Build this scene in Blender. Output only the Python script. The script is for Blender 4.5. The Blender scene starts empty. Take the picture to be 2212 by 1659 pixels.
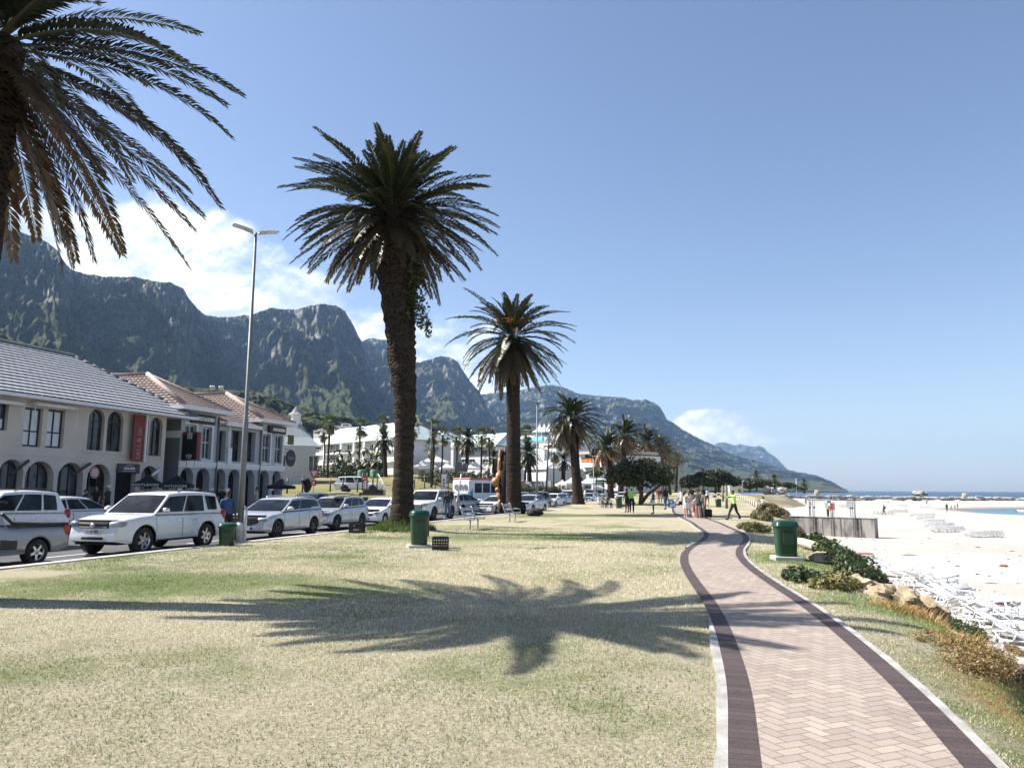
import bpy, bmesh, math, random
import numpy as np
from mathutils import Matrix, Vector, Euler, noise as mnoise
random.seed(7); RNG = np.random.default_rng(7)
scene = bpy.context.scene
COL = scene.collection
R = math.radians; PI = math.pi
CAMH = 1.72; FPX = 1640.0
PITCH = R(7.863); ROLL = R(0.3)
CR = Matrix.Rotation(PI/2+PITCH, 3, 'X') @ Matrix.Rotation(ROLL, 3, 'Z')
def ray(x, y): return CR @ Vector(((x-1106)/FPX, (829.5-y)/FPX, -1.0))
def G(x, y, z=0.0):
    d = ray(x, y); k = (z-CAMH)/d.z; return Vector((d.x*k, d.y*k, z))
def AT(x, y, Y):
    d = ray(x, y); k = Y/d.y; return Vector((d.x*k, Y, CAMH+d.z*k))
SA = Vector((.963, -.269, 0)).normalized(); TA = Vector((-SA.y, SA.x, 0))
def ST(s, t, z=0.0): return Vector((SA.x*s+TA.x*t, SA.y*s+TA.y*t, z))
def toST(p): return (SA.x*p.x+SA.y*p.y, TA.x*p.x+TA.y*p.y)
def onS(x, y, s):                       # where the road-parallel plane s meets a line of sight: (t, z)
    d = ray(x, y); k = s/(SA.x*d.x+SA.y*d.y)
    return (TA.x*d.x+TA.y*d.y)*k, CAMH+d.z*k
ROAD_ANG = math.atan2(TA.y, TA.x)       # heading of the road, away from the camera
ROADZ = -0.15
# ---------------------------------------------------------------- materials
class NT:
    def __init__(s, nt): s.nt = nt; s.n = nt.nodes; s.l = nt.links
    def new(s, t, **k):
        n = s.n.new(t)
        for a, b in k.items(): setattr(n, a, b)
        return n
    def put(s, sock, v):
        if isinstance(v, bpy.types.NodeSocket): s.l.new(v, sock)
        else:
            if hasattr(sock, 'default_value'):
                try: sock.default_value = v
                except Exception: sock.default_value = tuple(v)[:3] if len(v) > 3 else tuple(v)+(1,)
    def math(s, op, a, b=None, c=None, clamp=False):
        n = s.new('ShaderNodeMath', operation=op, use_clamp=clamp)
        for i, v in enumerate((a, b, c)):
            if v is not None: s.put(n.inputs[i], v)
        return n.outputs[0]
    def noise(s, vec, scale, detail=4, rough=.55, dist=0.0, out='Fac'):
        n = s.new('ShaderNodeTexNoise'); s.put(n.inputs['Vector'], vec)
        n.inputs['Scale'].default_value = scale; n.inputs['Detail'].default_value = detail
        n.inputs['Roughness'].default_value = rough; n.inputs['Distortion'].default_value = dist
        return n.outputs[out]
    def map(s, v, a, b, c=0.0, d=1.0, smooth=True):
        n = s.new('ShaderNodeMapRange', interpolation_type='SMOOTHSTEP' if smooth else 'LINEAR')
        s.put(n.inputs[0], v)
        for i, q in enumerate((a, b, c, d)): s.put(n.inputs[1+i], q)
        return n.outputs[0]
    def mix(s, f, a, b, mode='MIX'):
        n = s.new('ShaderNodeMix', data_type='RGBA', blend_type=mode)
        s.put(n.inputs[0], f); s.put(n.inputs[6], c4(a)); s.put(n.inputs[7], c4(b)); return n.outputs[2]
    def coord(s, which='Object'):
        return s.new('ShaderNodeTexCoord').outputs[which]
    def pos(s): return s.new('ShaderNodeNewGeometry').outputs['Position']
    def sep(s, v):
        n = s.new('ShaderNodeSeparateXYZ'); s.put(n.inputs[0], v); return n.outputs
    def comb(s, x, y, z):
        n = s.new('ShaderNodeCombineXYZ')
        for i, v in enumerate((x, y, z)): s.put(n.inputs[i], v)
        return n.outputs[0]
    def scale(s, v, k):
        n = s.new('ShaderNodeVectorMath', operation='MULTIPLY'); s.put(n.inputs[0], v); s.put(n.inputs[1], k); return n.outputs[0]
    def bump(s, h, strength=.5, dist=.02):
        n = s.new('ShaderNodeBump'); n.inputs['Strength'].default_value = strength; n.inputs['Distance'].default_value = dist
        s.put(n.inputs['Height'], h); return n.outputs[0]
    def attr(s, name, out='Color'):
        n = s.new('ShaderNodeAttribute', attribute_name=name); return n.outputs[out]
def c4(c):
    if isinstance(c, bpy.types.NodeSocket): return c
    return tuple(c) if len(c) == 4 else tuple(c)+(1,)
def newmat(name):
    m = bpy.data.materials.new(name); m.use_nodes = True
    t = NT(m.node_tree); b = t.n['Principled BSDF']
    return m, t, b
MATS = {}
def mat(name, col, rough=.6, metal=0.0, var=.18, scale=4.0, bump=0.0, bscale=None, spec=.5, coat=0.0, bdist=.02, trans=0.0):
    if name in MATS: return MATS[name]
    m, t, b = newmat(name)
    co = t.coord('Object')
    f = t.noise(co, scale, 4)
    c = t.mix(t.map(f, .25, .75), [x*(1-var) for x in col], [min(1, x*(1+var)) for x in col])
    t.put(b.inputs['Base Color'], c)
    t.put(b.inputs['Roughness'], t.map(t.noise(co, scale*2.3, 3), .2, .8, max(.02, rough*.85), min(1, rough*1.15)))
    b.inputs['Metallic'].default_value = metal
    b.inputs['Specular IOR Level'].default_value = spec
    if coat: b.inputs['Coat Weight'].default_value = coat; b.inputs['Coat Roughness'].default_value = .04
    if bump: t.put(b.inputs['Normal'], t.bump(t.noise(co, bscale or scale*4, 5, .65), bump, bdist))
    if trans:
        tr = t.new('ShaderNodeBsdfTranslucent'); t.put(tr.inputs[0], c)
        mx = t.new('ShaderNodeMixShader'); mx.inputs[0].default_value = trans
        t.l.new(b.outputs[0], mx.inputs[1]); t.l.new(tr.outputs[0], mx.inputs[2])
        t.l.new(mx.outputs[0], t.n['Material Output'].inputs[0])
    MATS[name] = m
    return m
# ---------------------------------------------------------------- mesh builder
class MB:
    def __init__(s): s.V = []; s.F = []; s.M = []; s.S = []; s.T = None; s.mi = 0; s.sm = False
    def v(s, p):
        p = Vector(p)
        if s.T is not None: p = s.T @ p
        s.V.append((p.x, p.y, p.z)); return len(s.V)-1
    def f(s, idx, sm=None, mi=None):
        s.F.append(tuple(idx)); s.M.append(s.mi if mi is None else mi); s.S.append(s.sm if sm is None else sm)
    def poly(s, pts, sm=False): s.f([s.v(p) for p in pts], sm)
    def box(s, x0, y0, z0, x1, y1, z1):
        a = [s.v(p) for p in ((x0,y0,z0),(x1,y0,z0),(x1,y1,z0),(x0,y1,z0),(x0,y0,z1),(x1,y0,z1),(x1,y1,z1),(x0,y1,z1))]
        for q in ((3,2,1,0),(4,5,6,7),(0,1,5,4),(1,2,6,5),(2,3,7,6),(3,0,4,7)): s.f([a[i] for i in q], False)
    def cbox(s, c, d, b=0.0):
        """box with chamfered vertical/horizontal edges, centre c, size d"""
        x, y, z = (q/2 for q in d)
        if b <= 0: s.box(c[0]-x, c[1]-y, c[2]-z, c[0]+x, c[1]+y, c[2]+z); return
        rings = []
        for zz, ins in ((-z, b), (-z+b, 0), (z-b, 0), (z, b)):
            X, Y = x-ins, y-ins
            rings.append([s.v((c[0]+p[0], c[1]+p[1], c[2]+zz)) for p in
                ((-X+b,-Y),(X-b,-Y),(X,-Y+b),(X,Y-b),(X-b,Y),(-X+b,Y),(-X,Y-b),(-X,-Y+b))])
        s.f(rings[0][::-1], False); s.f(rings[-1], False)
        for r0, r1 in zip(rings, rings[1:]):
            for i in range(8): s.f((r0[i], r0[(i+1)%8], r1[(i+1)%8], r1[i]), False)
    def tube(s, pts, rad, n=8, cap=True, sm=True, up=(0,0,1)):
        pts = [Vector(p) for p in pts]; k = len(pts)
        if not hasattr(rad, '__len__'): rad = [rad]*k
        prev = None; rings = []
        for i, p in enumerate(pts):
            d = (pts[min(i+1, k-1)]-pts[max(i-1, 0)]).normalized()
            if prev is None:
                a = d.orthogonal().normalized()
            else:
                a = (prev - d*prev.dot(d))
                a = a.normalized() if a.length > 1e-6 else d.orthogonal().normalized()
            prev = a; b = d.cross(a)
            rings.append([s.v(p+(a*math.cos(2*PI*j/n)+b*math.sin(2*PI*j/n))*rad[i]) for j in range(n)])
        for r0, r1 in zip(rings, rings[1:]):
            for j in range(n): s.f((r0[j], r0[(j+1)%n], r1[(j+1)%n], r1[j]), sm)
        if cap: s.f(rings[0][::-1], False); s.f(rings[-1], False)
    def lathe(s, prof, n=16, c=(0,0,0), sm=True, sx=1.0, sy=1.0, cap=True, power=1.0):
        rings = []
        for r, z in prof:
            ring = []
            for j in range(n):
                a = 2*PI*(j+.5)/n; ca, sa = math.cos(a), math.sin(a)
                if power != 1: ca = math.copysign(abs(ca)**power, ca); sa = math.copysign(abs(sa)**power, sa)
                ring.append(s.v((c[0]+r*sx*ca, c[1]+r*sy*sa, c[2]+z)))
            rings.append(ring)
        for r0, r1 in zip(rings, rings[1:]):
            for j in range(n): s.f((r0[j], r0[(j+1)%n], r1[(j+1)%n], r1[j]), sm)
        if cap: s.f(rings[0][::-1], False); s.f(rings[-1], False)
    def prism(s, poly, a, b, fn):
        """extrude a 2-D polygon between offsets a and b; fn(u, v, w) -> point"""
        n = len(poly)
        p0 = [s.v(fn(u, v, a)) for u, v in poly]; p1 = [s.v(fn(u, v, b)) for u, v in poly]
        s.f(p0[::-1], False); s.f(p1, False)
        for i in range(n): s.f((p0[i], p0[(i+1)%n], p1[(i+1)%n], p1[i]), False)
    def grid(s, fn, nu, nv, sm=True):
        idx = [[s.v(fn(i/nu, j/nv)) for j in range(nv+1)] for i in range(nu+1)]
        for i in range(nu):
            for j in range(nv): s.f((idx[i][j], idx[i+1][j], idx[i+1][j+1], idx[i][j+1]), sm)
        return idx
    def blob(s, c, r, seed=0, n=10, amp=.25, fr=1.2, sq=1.0, flat=None, sm=False):
        off = Vector((seed*3.17, seed*1.73, seed*2.31)); m = n*2
        rr = r if hasattr(r, '__len__') else (r, r, r)
        rings = []
        for i in range(n+1):
            th = PI*i/n
            ring = []
            for j in range(m if 0 < i < n else 1):
                ph = 2*PI*j/m
                d = Vector((math.sin(th)*math.cos(ph), math.sin(th)*math.sin(ph), math.cos(th)))
                if sq != 1: d = Vector([math.copysign(abs(q)**sq, q) for q in d])
                k = 1+amp*mnoise.fractal(d*fr+off, 1.0, 2.0, 4)
                p = Vector((d.x*rr[0]*k, d.y*rr[1]*k, d.z*rr[2]*k))
                if flat is not None and p.z < flat: p.z = flat
                ring.append(s.v(Vector(c)+p))
            rings.append(ring)
        for i in range(n):
            a, b = rings[i], rings[i+1]
            for j in range(m):
                k = (j+1) % m
                if len(a) == 1: s.f((a[0], b[j], b[k]), sm)
                elif len(b) == 1: s.f((a[j], b[0], a[k]), sm)
                else: s.f((a[j], b[j], b[k], a[k]), sm)
    def build(s, name, mats, parent=None, recalc=False, angle=None):
        me = bpy.data.meshes.new(name)
        me.from_pydata(s.V, [], s.F)
        if not isinstance(mats, (list, tuple)): mats = [mats]
        for m in mats: me.materials.append(m)
        me.polygons.foreach_set('material_index', s.M)
        me.polygons.foreach_set('use_smooth', s.S)
        if recalc:
            bm = bmesh.new(); bm.from_mesh(me); bmesh.ops.recalc_face_normals(bm, faces=bm.faces); bm.to_mesh(me); bm.free()
        if angle is not None:
            me.polygons.foreach_set('use_smooth', [True]*len(me.polygons))
            me.set_sharp_from_angle(angle=R(angle))
        me.update()
        o = bpy.data.objects.new(name, me); COL.objects.link(o)
        if parent is not None: o.parent = parent
        return o
def npmesh(name, V, F, mats, parent=None, smooth=False, color=None):
    """mesh from numpy arrays (F all quads or all triangles); color = per-vertex rgb attribute 'Col'"""
    me = bpy.data.meshes.new(name); V = np.asarray(V, dtype=np.float32); F = np.asarray(F, dtype=np.int32)
    k = F.shape[1]
    me.vertices.add(len(V)); me.vertices.foreach_set('co', V.ravel())
    me.loops.add(F.size); me.loops.foreach_set('vertex_index', F.ravel())
    me.polygons.add(len(F)); me.polygons.foreach_set('loop_start', np.arange(0, F.size, k, dtype=np.int32))
    me.polygons.foreach_set('loop_total', np.full(len(F), k, dtype=np.int32))
    me.polygons.foreach_set('use_smooth', np.full(len(F), smooth))
    if color is not None:
        a = me.color_attributes.new('Col', 'FLOAT_COLOR', 'POINT')
        a.data.foreach_set('color', np.concatenate([color, np.ones((len(V), 1))], 1).astype(np.float32).ravel())
    me.update(calc_edges=True)
    for m in (mats if isinstance(mats, (list, tuple)) else [mats]): me.materials.append(m)
    o = bpy.data.objects.new(name, me); COL.objects.link(o)
    if parent is not None: o.parent = parent
    return o
def tag(o, label=None, cat=None, group=None, kind=None):
    if label: o['label'] = label
    if cat: o['category'] = cat
    if group: o['group'] = group
    if kind: o['kind'] = kind
    return o
def thing(name, loc, rz=0.0, label=None, cat=None, group=None):
    o = bpy.data.objects.new(name, None); COL.objects.link(o); o.empty_display_size = .2
    o.location = loc; o.rotation_euler = (0, 0, rz)
    return tag(o, label, cat, group)
CHILDREN = {}
def kids(o): return [c for c in COL.objects if c.parent == o]
def copy_tree(o, parent=None, loc=None, rz=None, label=None, scale=None, _all=None):
    if _all is None:
        _all = {}
        for c in COL.objects:
            if c.parent: _all.setdefault(c.parent.name, []).append(c)
    c = o.copy(); COL.objects.link(c)
    if parent is not None: c.parent = parent
    if loc is not None: c.location = loc
    if rz is not None: c.rotation_euler = (0, 0, rz)
    if scale is not None: c.scale = (scale,)*3 if not hasattr(scale, '__len__') else scale
    if label: c['label'] = label
    for ch in _all.get(o.name, []): copy_tree(ch, c, _all=_all)
    return c
def text_mesh(name, body, size, m, parent=None, loc=(0,0,0), rot=(0,0,0), depth=.004, align='CENTER', sx=1.0, bold=0.0):
    cu = bpy.data.curves.new('lettering_curve', 'FONT'); cu.body = body; cu.size = size; cu.extrude = depth
    cu.align_x = align; cu.align_y = 'CENTER'; cu.offset = bold; cu.resolution_u = 3
    to = bpy.data.objects.new('lettering_tmp', cu); COL.objects.link(to)
    dg = bpy.context.evaluated_depsgraph_get(); dg.update()
    me = bpy.data.meshes.new_from_object(to.evaluated_get(dg)); me.name = name
    bpy.data.objects.remove(to); bpy.data.curves.remove(cu)
    me.materials.clear(); me.materials.append(m)
    o = bpy.data.objects.new(name, me); COL.objects.link(o)
    o.location = loc; o.rotation_euler = rot; o.scale = (sx, 1, 1)
    if parent is not None: o.parent = parent
    return o
def fbm(x, y, z=0.0, o=5): return mnoise.fractal(Vector((x, y, z)), 1.0, 2.0, o)
# vectorised value noise for big sheets
_P = np.random.default_rng(3).permutation(4096); _VAL = np.random.default_rng(4).random(4096)*2-1
def vnoise(x, y):
    xi = np.floor(x).astype(np.int64); yi = np.floor(y).astype(np.int64); fx = x-xi; fy = y-yi
    fx = fx*fx*fx*(fx*(fx*6-15)+10); fy = fy*fy*fy*(fy*(fy*6-15)+10)
    h = lambda a, b: _VAL[(_P[(a) & 4095]+b*131) & 4095]
    return (h(xi, yi)*(1-fx)+h(xi+1, yi)*fx)*(1-fy)+(h(xi, yi+1)*(1-fx)+h(xi+1, yi+1)*fx)*fy
def vfbm(x, y, o=5, lac=2.03, gain=.5):
    r = 0; a = 1; s = 0
    for i in range(o): r = r+a*vnoise(x+i*17.3, y-i*9.1); s += a; a *= gain; x = x*lac; y = y*lac
    return r/s
def vridge(x, y, o=5, lac=2.1, gain=.5):
    r = 0; a = 1; s = 0
    for i in range(o): r = r+a*(1-2*np.abs(vnoise(x+i*13.7, y+i*5.3))); s += a; a *= gain; x = x*lac; y = y*lac
    return r/s
def gridmesh(name, X, Y, Z, m, parent=None, smooth=True, color=None):
    nu, nv = X.shape
    V = np.stack([X.ravel(), Y.ravel(), Z.ravel()], 1); I = np.arange(nu*nv).reshape(nu, nv)
    F = np.stack([I[:-1,:-1].ravel(), I[1:,:-1].ravel(), I[1:,1:].ravel(), I[:-1,1:].ravel()], 1)
    return npmesh(name, V, F, m, parent, smooth, color)
# ================================================================ camera, light, sky
cam = bpy.data.cameras.new('camera'); camo = bpy.data.objects.new('camera', cam); COL.objects.link(camo)
camo.location = (0, 0, CAMH); camo.rotation_euler = CR.to_euler()
cam.sensor_width = 36; cam.lens = 36*FPX/2212; cam.clip_end = 60000; cam.clip_start = .05
scene.camera = camo
SUN_EL = R(46); SUN_DIR = Vector((-.985*math.cos(SUN_EL), .172*math.cos(SUN_EL), math.sin(SUN_EL))).normalized()
sl = bpy.data.lights.new('sun', 'SUN'); sl.energy = 5.0; sl.angle = R(.53); sl.color = (1, .965, .915)
so = bpy.data.objects.new('sun', sl); COL.objects.link(so); so.rotation_euler = SUN_DIR.to_track_quat('Z', 'Y').to_euler()
so.location = (0, 0, 50)
vs = scene.view_settings; vs.view_transform = 'Standard'; vs.look = 'None'; vs.exposure = 1.14; vs.gamma = 1
w = bpy.data.worlds.new('World'); scene.world = w; w.use_nodes = True
t = NT(w.node_tree); bg = t.n['Background']
sky = t.new('ShaderNodeTexSky', sky_type='NISHITA'); sky.sun_disc = False; sky.sun_elevation = SUN_EL
sky.sun_rotation = math.atan2(SUN_DIR.x, SUN_DIR.y); sky.altitude = 0; sky.air_density = 1.0; sky.dust_density = .6; sky.ozone_density = 1.3
gen = t.coord('Generated'); sx, sy, sz = t.sep(gen)
ys = t.math('MAXIMUM', sy, .02)
az = t.math('DIVIDE', sx, ys); el = t.math('DIVIDE', sz, ys)
def azel(x, y):
    d = ray(x, y); return d.x/d.y, d.z/d.y
# cumulus bank above the range, a smaller cloud off the headland: real sky, mapped by direction
nv = t.comb(az, t.math('MULTIPLY', el, 1.35), 0.3)
n1 = t.noise(nv, 7.5, 9, .56, .15); n2 = t.noise(nv, 2.6, 3, .5); n3 = t.noise(t.comb(az, t.math('ADD', t.math('MULTIPLY', el, 1.35), .012), .3), 7.5, 9, .56, .15)
(a0, e0), (a1, e1) = azel(60, 350), azel(1150, 800)
slope = (e1-e0)/(a1-a0)
top = t.math('ADD', t.math('MULTIPLY', t.math('SUBTRACT', az, a0), slope), e0)
dd = t.math('SUBTRACT', top, el)                               # >0 below the cloud top line
nn = t.math('ADD', t.math('MULTIPLY', t.math('SUBTRACT', n1, .5), .30), t.math('MULTIPLY', t.math('SUBTRACT', n2, .5), .26))
dens = t.math('ADD', t.math('MULTIPLY', t.math('MINIMUM', dd, .07), 1.0), nn)
m1 = t.map(dens, -.02, .065)
m1 = t.math('MULTIPLY', m1, t.map(az, azel(1180, 860)[0], azel(1080, 800)[0]))
ca, ce = azel(1520, 918)
q = t.math('ADD', t.math('POWER', t.math('DIVIDE', t.math('SUBTRACT', az, ca), .060), 2.0), t.math('POWER', t.math('DIVIDE', t.math('SUBTRACT', el, ce), .022), 2.0))
m2 = t.map(t.math('ADD', t.math('SUBTRACT', 1.0, q), t.math('MULTIPLY', t.math('SUBTRACT', n1, .5), 4.6)), .0, .55)
cb, cf = azel(1640, 948)
q = t.math('ADD', t.math('POWER', t.math('DIVIDE', t.math('SUBTRACT', az, cb), .06), 2.0), t.math('POWER', t.math('DIVIDE', t.math('SUBTRACT', el, cf), .014), 2.0))
m3 = t.map(t.math('ADD', t.math('SUBTRACT', 1.0, q), t.math('MULTIPLY', t.math('SUBTRACT', n1, .5), 4.0)), 0, 1.3, 0, .6)
front = t.map(sy, .05, .15)
cm = t.math('MULTIPLY', t.math('MAXIMUM', m1, t.math('MAXIMUM', m2, m3)), front)
shade = t.map(t.math('ADD', t.math('MULTIPLY', t.math('SUBTRACT', n1, n3), 3.2), t.math('ADD', .42, t.math('MULTIPLY', t.math('SUBTRACT', n2, .5), 2.2))), .05, .85)
cloudcol = t.mix(shade, (4.8, 5.4, 6.4), (10.8, 10.8, 10.6))
skyc = t.mix(1.0, sky.outputs[0], (1.06, 1.01, 1.05), 'MULTIPLY')
t.put(bg.inputs[0], t.mix(cm, skyc, cloudcol)); bg.inputs[1].default_value = .073
# ================================================================ ground sheets
def kerb_s(t): return -14.8-max(0, t-52)*.055
def pathc(t):
    T = (0, 5.3, 7, 8.2, 10, 12.3, 14.6, 16.6, 18.8, 21.2, 23.5, 25.8, 28.5, 31, 34, 37, 41, 47, 53, 59, 70, 88, 130, 200)
    S = (.78, .76, .77, .72, .62, .42, .13, -.1, -.3, -.41, -.36, -.18, -.04, -.06, -.3, -.63, -1.0, -1.75, -2.5, -3.1, -3.9, -4.9, -6.5, -10)
    return float(np.interp(t, T, S))
_tt = np.arange(-6, 200, .25); _pc = np.array([pathc(q) for q in _tt]); _k = np.hanning(13); _k /= _k.sum()
_pc = np.convolve(np.pad(_pc, 6, 'edge'), _k, 'valid')
def pcs(t): return float(np.interp(t, _tt, _pc))
def edge_s(t): return 3.0-.25*math.sin(t*.21)+.22*math.sin(t*.53+1)+.12*math.sin(t*1.3)+(.0 if t < 40 else min(2.5, (t-40)*.06))
def vedge(t): return 3.0-.25*np.sin(t*.21)+.22*np.sin(t*.53+1)+.12*np.sin(t*1.3)+np.where(t < 40, 0, np.minimum(2.5, (t-40)*.06))
def vlawn(s, t):
    e = vedge(t); d = s-e
    z = .035*vfbm(s*.35, t*.35, 3)
    z = z*np.clip((np.abs(s-np.interp(t, _tt, _pc))-1.0)/1.2, 0, 1)*np.clip((s+14.8)/1.5, 0, 1)
    z = z-.28*np.clip((d+1.6)/1.6, 0, 1.3)**1.6
    z = z-2.75*(lambda q: q*q*(3-2*q))(np.clip(d/1.9, 0, 1))
    z = z+np.clip((t-75)/45, 0, 1)*.55
    z = z+np.exp(-((s+12.33)**2+(t-28.1)**2)/1.3)*.30          # mound at the foot of the near palm
    return z
def lawn_z(s, t): return float(vlawn(np.array([s]), np.array([t]))[0])
def onlawn(x, y, z=0.0):
    """lawn point under a pixel, at the lawn's own height"""
    p = G(x, y, z); s, t_ = toST(p); p.z = lawn_z(s, t_); return p
GREEN = [(-6.3, 13.6, 5.5, 2.6, .22), (5.5, 50, 7, 3, .25), (-1.5, 27.5, 6, 2.5, .18), (5.8, 9.5, 1.4, 5, .16), (4.6, 5.5, 1.5, 3, .16), (-4.5, 8.0, 3, 1.5, .05), (7.3, 17.5, 1.2, 5, .14)]
def grass_colour(t, co, k=1.0):
    a = t.noise(co, .16, 5, .6, .6); b = t.noise(co, .9, 4, .6); c = t.noise(co, 22, 3, .7); d = t.noise(co, 70, 2, .7)
    dry = t.mix(t.map(c, .3, .7), (.36, .305, .20), (.62, .56, .42))
    grn = t.mix(t.map(c, .3, .7), (.105, .15, .045), (.25, .29, .11))
    g_ = t.math('ADD', t.math('MULTIPLY', a, 1.0), t.math('MULTIPLY', b, .38)); X_, Y_, _z = t.sep(co)
    for cx, cy, rx, ry, k_ in GREEN:
        q_ = t.math('ADD', t.math('POWER', t.math('DIVIDE', t.math('SUBTRACT', X_, cx), rx), 2.0), t.math('POWER', t.math('DIVIDE', t.math('SUBTRACT', Y_, cy), ry), 2.0))
        g_ = t.math('ADD', g_, t.math('MULTIPLY', t.map(q_, 0, 1, 1, 0), k_))
    f = t.map(g_, .66, .90)
    x = t.mix(f, dry, grn)
    return t.mix(t.map(d, .35, .62, 0, .55), t.mix(.4, x, (.10, .08, .04)), x)
m_grass, t, b = newmat('lawn_turf'); co = t.pos()
gx = grass_colour(t, co)
e1 = t.attr('Col'); er = t.sep(e1)
soil = t.mix(t.noise(co, 6, 5, .7), (.20, .115, .045), (.42, .29, .13))
t.put(b.inputs['Base Color'], t.mix(er[0], gx, soil)); b.inputs['Roughness'].default_value = .95; b.inputs['Specular IOR Level'].default_value = .1
t.put(b.inputs['Normal'], t.bump(t.math('ADD', t.noise(co, 26, 6, .75), t.math('MULTIPLY', t.noise(co, 3, 3), .6)), .9, .05))
ts = np.concatenate([np.arange(-8, 30, .22), np.arange(30, 70, .5), np.arange(70, 330, 3.0)])
us = np.concatenate([np.linspace(0, .80, 60), np.linspace(.80, 1.0, 26)[1:]])
TT, UU = np.meshgrid(ts, us, indexing='ij')
KS = np.array([kerb_s(q) for q in ts])[:, None]+.22; EE = vedge(TT)+2.0
SS = KS+(EE-KS)*UU
ZZ = vlawn(SS, TT)
er = np.clip((SS-vedge(TT)+.75+.5*vfbm(SS*.7, TT*.7, 4))/.7, 0, 1)
PX = SA.x*SS+TA.x*TT; PY = SA.y*SS+TA.y*TT
tag(gridmesh('lawn', PX, PY, ZZ, m_grass, color=np.stack([er.ravel()]*3, 1)), kind='structure')
# blades of turf on the near lawn
def blades(n, s0, s1, t0, t1, hmin, hmax, pw=1.0):
    t_ = t0+(t1-t0)*RNG.random(n)**pw; s_ = s0+(s1-s0)*RNG.random(n)
    d = np.abs(s_-np.interp(t_, _tt, _pc)); keep = (d > .87+.06*RNG.random(n)+.07*vfbm(s_*1.5, t_*1.5, 3)) & (s_ < vedge(t_)+.6)
    X = SA.x*s_+TA.x*t_; Y = SA.y*s_+TA.y*t_
    keep &= (np.abs(X) < .72*Y+1.2) & (Y > 3.6)
    cl = vfbm(s_*2.2, t_*2.2, 3); keep &= (RNG.random(n) < .62+.8*cl)
    s_, t_, X, Y = s_[keep], t_[keep], X[keep], Y[keep]; n = len(s_)
    Z = vlawn(s_, t_); h = hmin+(hmax-hmin)*RNG.random(n); a = RNG.random(n)*2*PI; wd = .0028+.003*RNG.random(n)+Y*.00022
    lean = h*(.4+.9*RNG.random(n)); la = RNG.random(n)*2*PI
    V = np.empty((n, 3, 3)); V[:,0] = np.stack([X-np.cos(a)*wd, Y-np.sin(a)*wd, Z-.004], 1); V[:,1] = np.stack([X+np.cos(a)*wd, Y+np.sin(a)*wd, Z-.004], 1)
    V[:,2] = np.stack([X+np.cos(la)*lean, Y+np.sin(la)*lean, Z+h], 1)
    g = np.clip(vfbm(s_*.22+3, t_*.22, 4)*1.5+.20+.5*(RNG.random(n)-.5), 0, 1)[:, None]
    for cx, cy, rx, ry, k_ in GREEN: g = g+(np.clip(1-((X-cx)/rx)**2-((Y-cy)/ry)**2, 0, 1)*k_*3.4)[:, None]
    g = np.clip(g, 0, 1); k = (.7+.6*RNG.random(n))[:, None]
    c = ((1-g)*np.array([[.67, .61, .43]])+g*np.array([[.19, .26, .085]]))*k
    return V.reshape(-1, 3), np.repeat(c, 3, 0)
m_blade, t, b = newmat('turf_blades'); t.put(b.inputs['Base Color'], t.attr('Col')); b.inputs['Roughness'].default_value = .7; b.inputs['Specular IOR Level'].default_value = .2
tr = t.new('ShaderNodeBsdfTranslucent'); t.put(tr.inputs[0], t.attr('Col')); mx = t.new('ShaderNodeMixShader'); mx.inputs[0].default_value = .3
t.l.new(b.outputs[0], mx.inputs[1]); t.l.new(tr.outputs[0], mx.inputs[2]); t.l.new(mx.outputs[0], t.n['Material Output'].inputs[0])
V1, C1 = blades(330000, -12.5, 3.6, 3.0, 17, .010, .032, 1.1); V2, C2 = blades(260000, -14.4, 3.9, 13, 34, .014, .05)
V = np.concatenate([V1, V2]); C = np.concatenate([C1, C2])
tag(npmesh('grass', V, np.arange(len(V)).reshape(-1, 3), m_blade, color=C), kind='stuff')
# ---- brick path: herringbone body, dark soldier borders, concrete edging
def strip(name, c0, c1, z, m, t0=-5, t1=195, dt=.25, wob=0.0, kind='structure', zlow=None):
    T = np.arange(t0, t1, dt); mb = MB(); ids = []
    off = np.array([pcs(q) for q in T]); da = np.gradient(off, T)
    for q, o_, d_ in zip(T, off, da):
        n = 1/math.sqrt(1+d_*d_)
        row = []; kt = min(1, max(0, (t1-q-.25)/1.6)) if t1 < 100 else 1.0; cc_ = (c0, c1) if kt == 1 or abs(c0) < abs(c1) else (c1+(c0-c1)*kt, c1)
        for c, e in ((cc_[0], 0), (cc_[1], 1)):
            ww = wob*fbm(q*2.1, c*3, e*5.0)+wob*.7*fbm(q*7, c*3, 2) if (wob and abs(c) == max(abs(c0), abs(c1))) else 0
            row.append(ST(o_+(c+ww)*n, q-(c+ww)*d_*n, z+min(1, max(0, (q-75)/45))*.55))
        if zlow is not None: row = [row[0]-Vector((0,0,z-zlow))]+row+[row[1]-Vector((0,0,z-zlow))]
        ids.append([mb.v(p) for p in row])
    for r0, r1 in zip(ids, ids[1:]):
        for k in range(len(r0)-1): mb.f((r0[k], r0[k+1], r1[k+1], r1[k]), False)
    return tag(mb.build(name, m), kind=kind)
m_brick, t, b = newmat('path_bricks'); co = t.pos()
ang = R(23)
xx, yy, zz = t.sep(co)
A = .052*2
px = t.math('DIVIDE', t.math('ADD', t.math('MULTIPLY', xx, math.cos(ang)), t.math('MULTIPLY', yy, math.sin(ang))), A)
py = t.math('DIVIDE', t.math('SUBTRACT', t.math('MULTIPLY', yy, math.cos(ang)), t.math('MULTIPLY', xx, math.sin(ang))), A)
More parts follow.
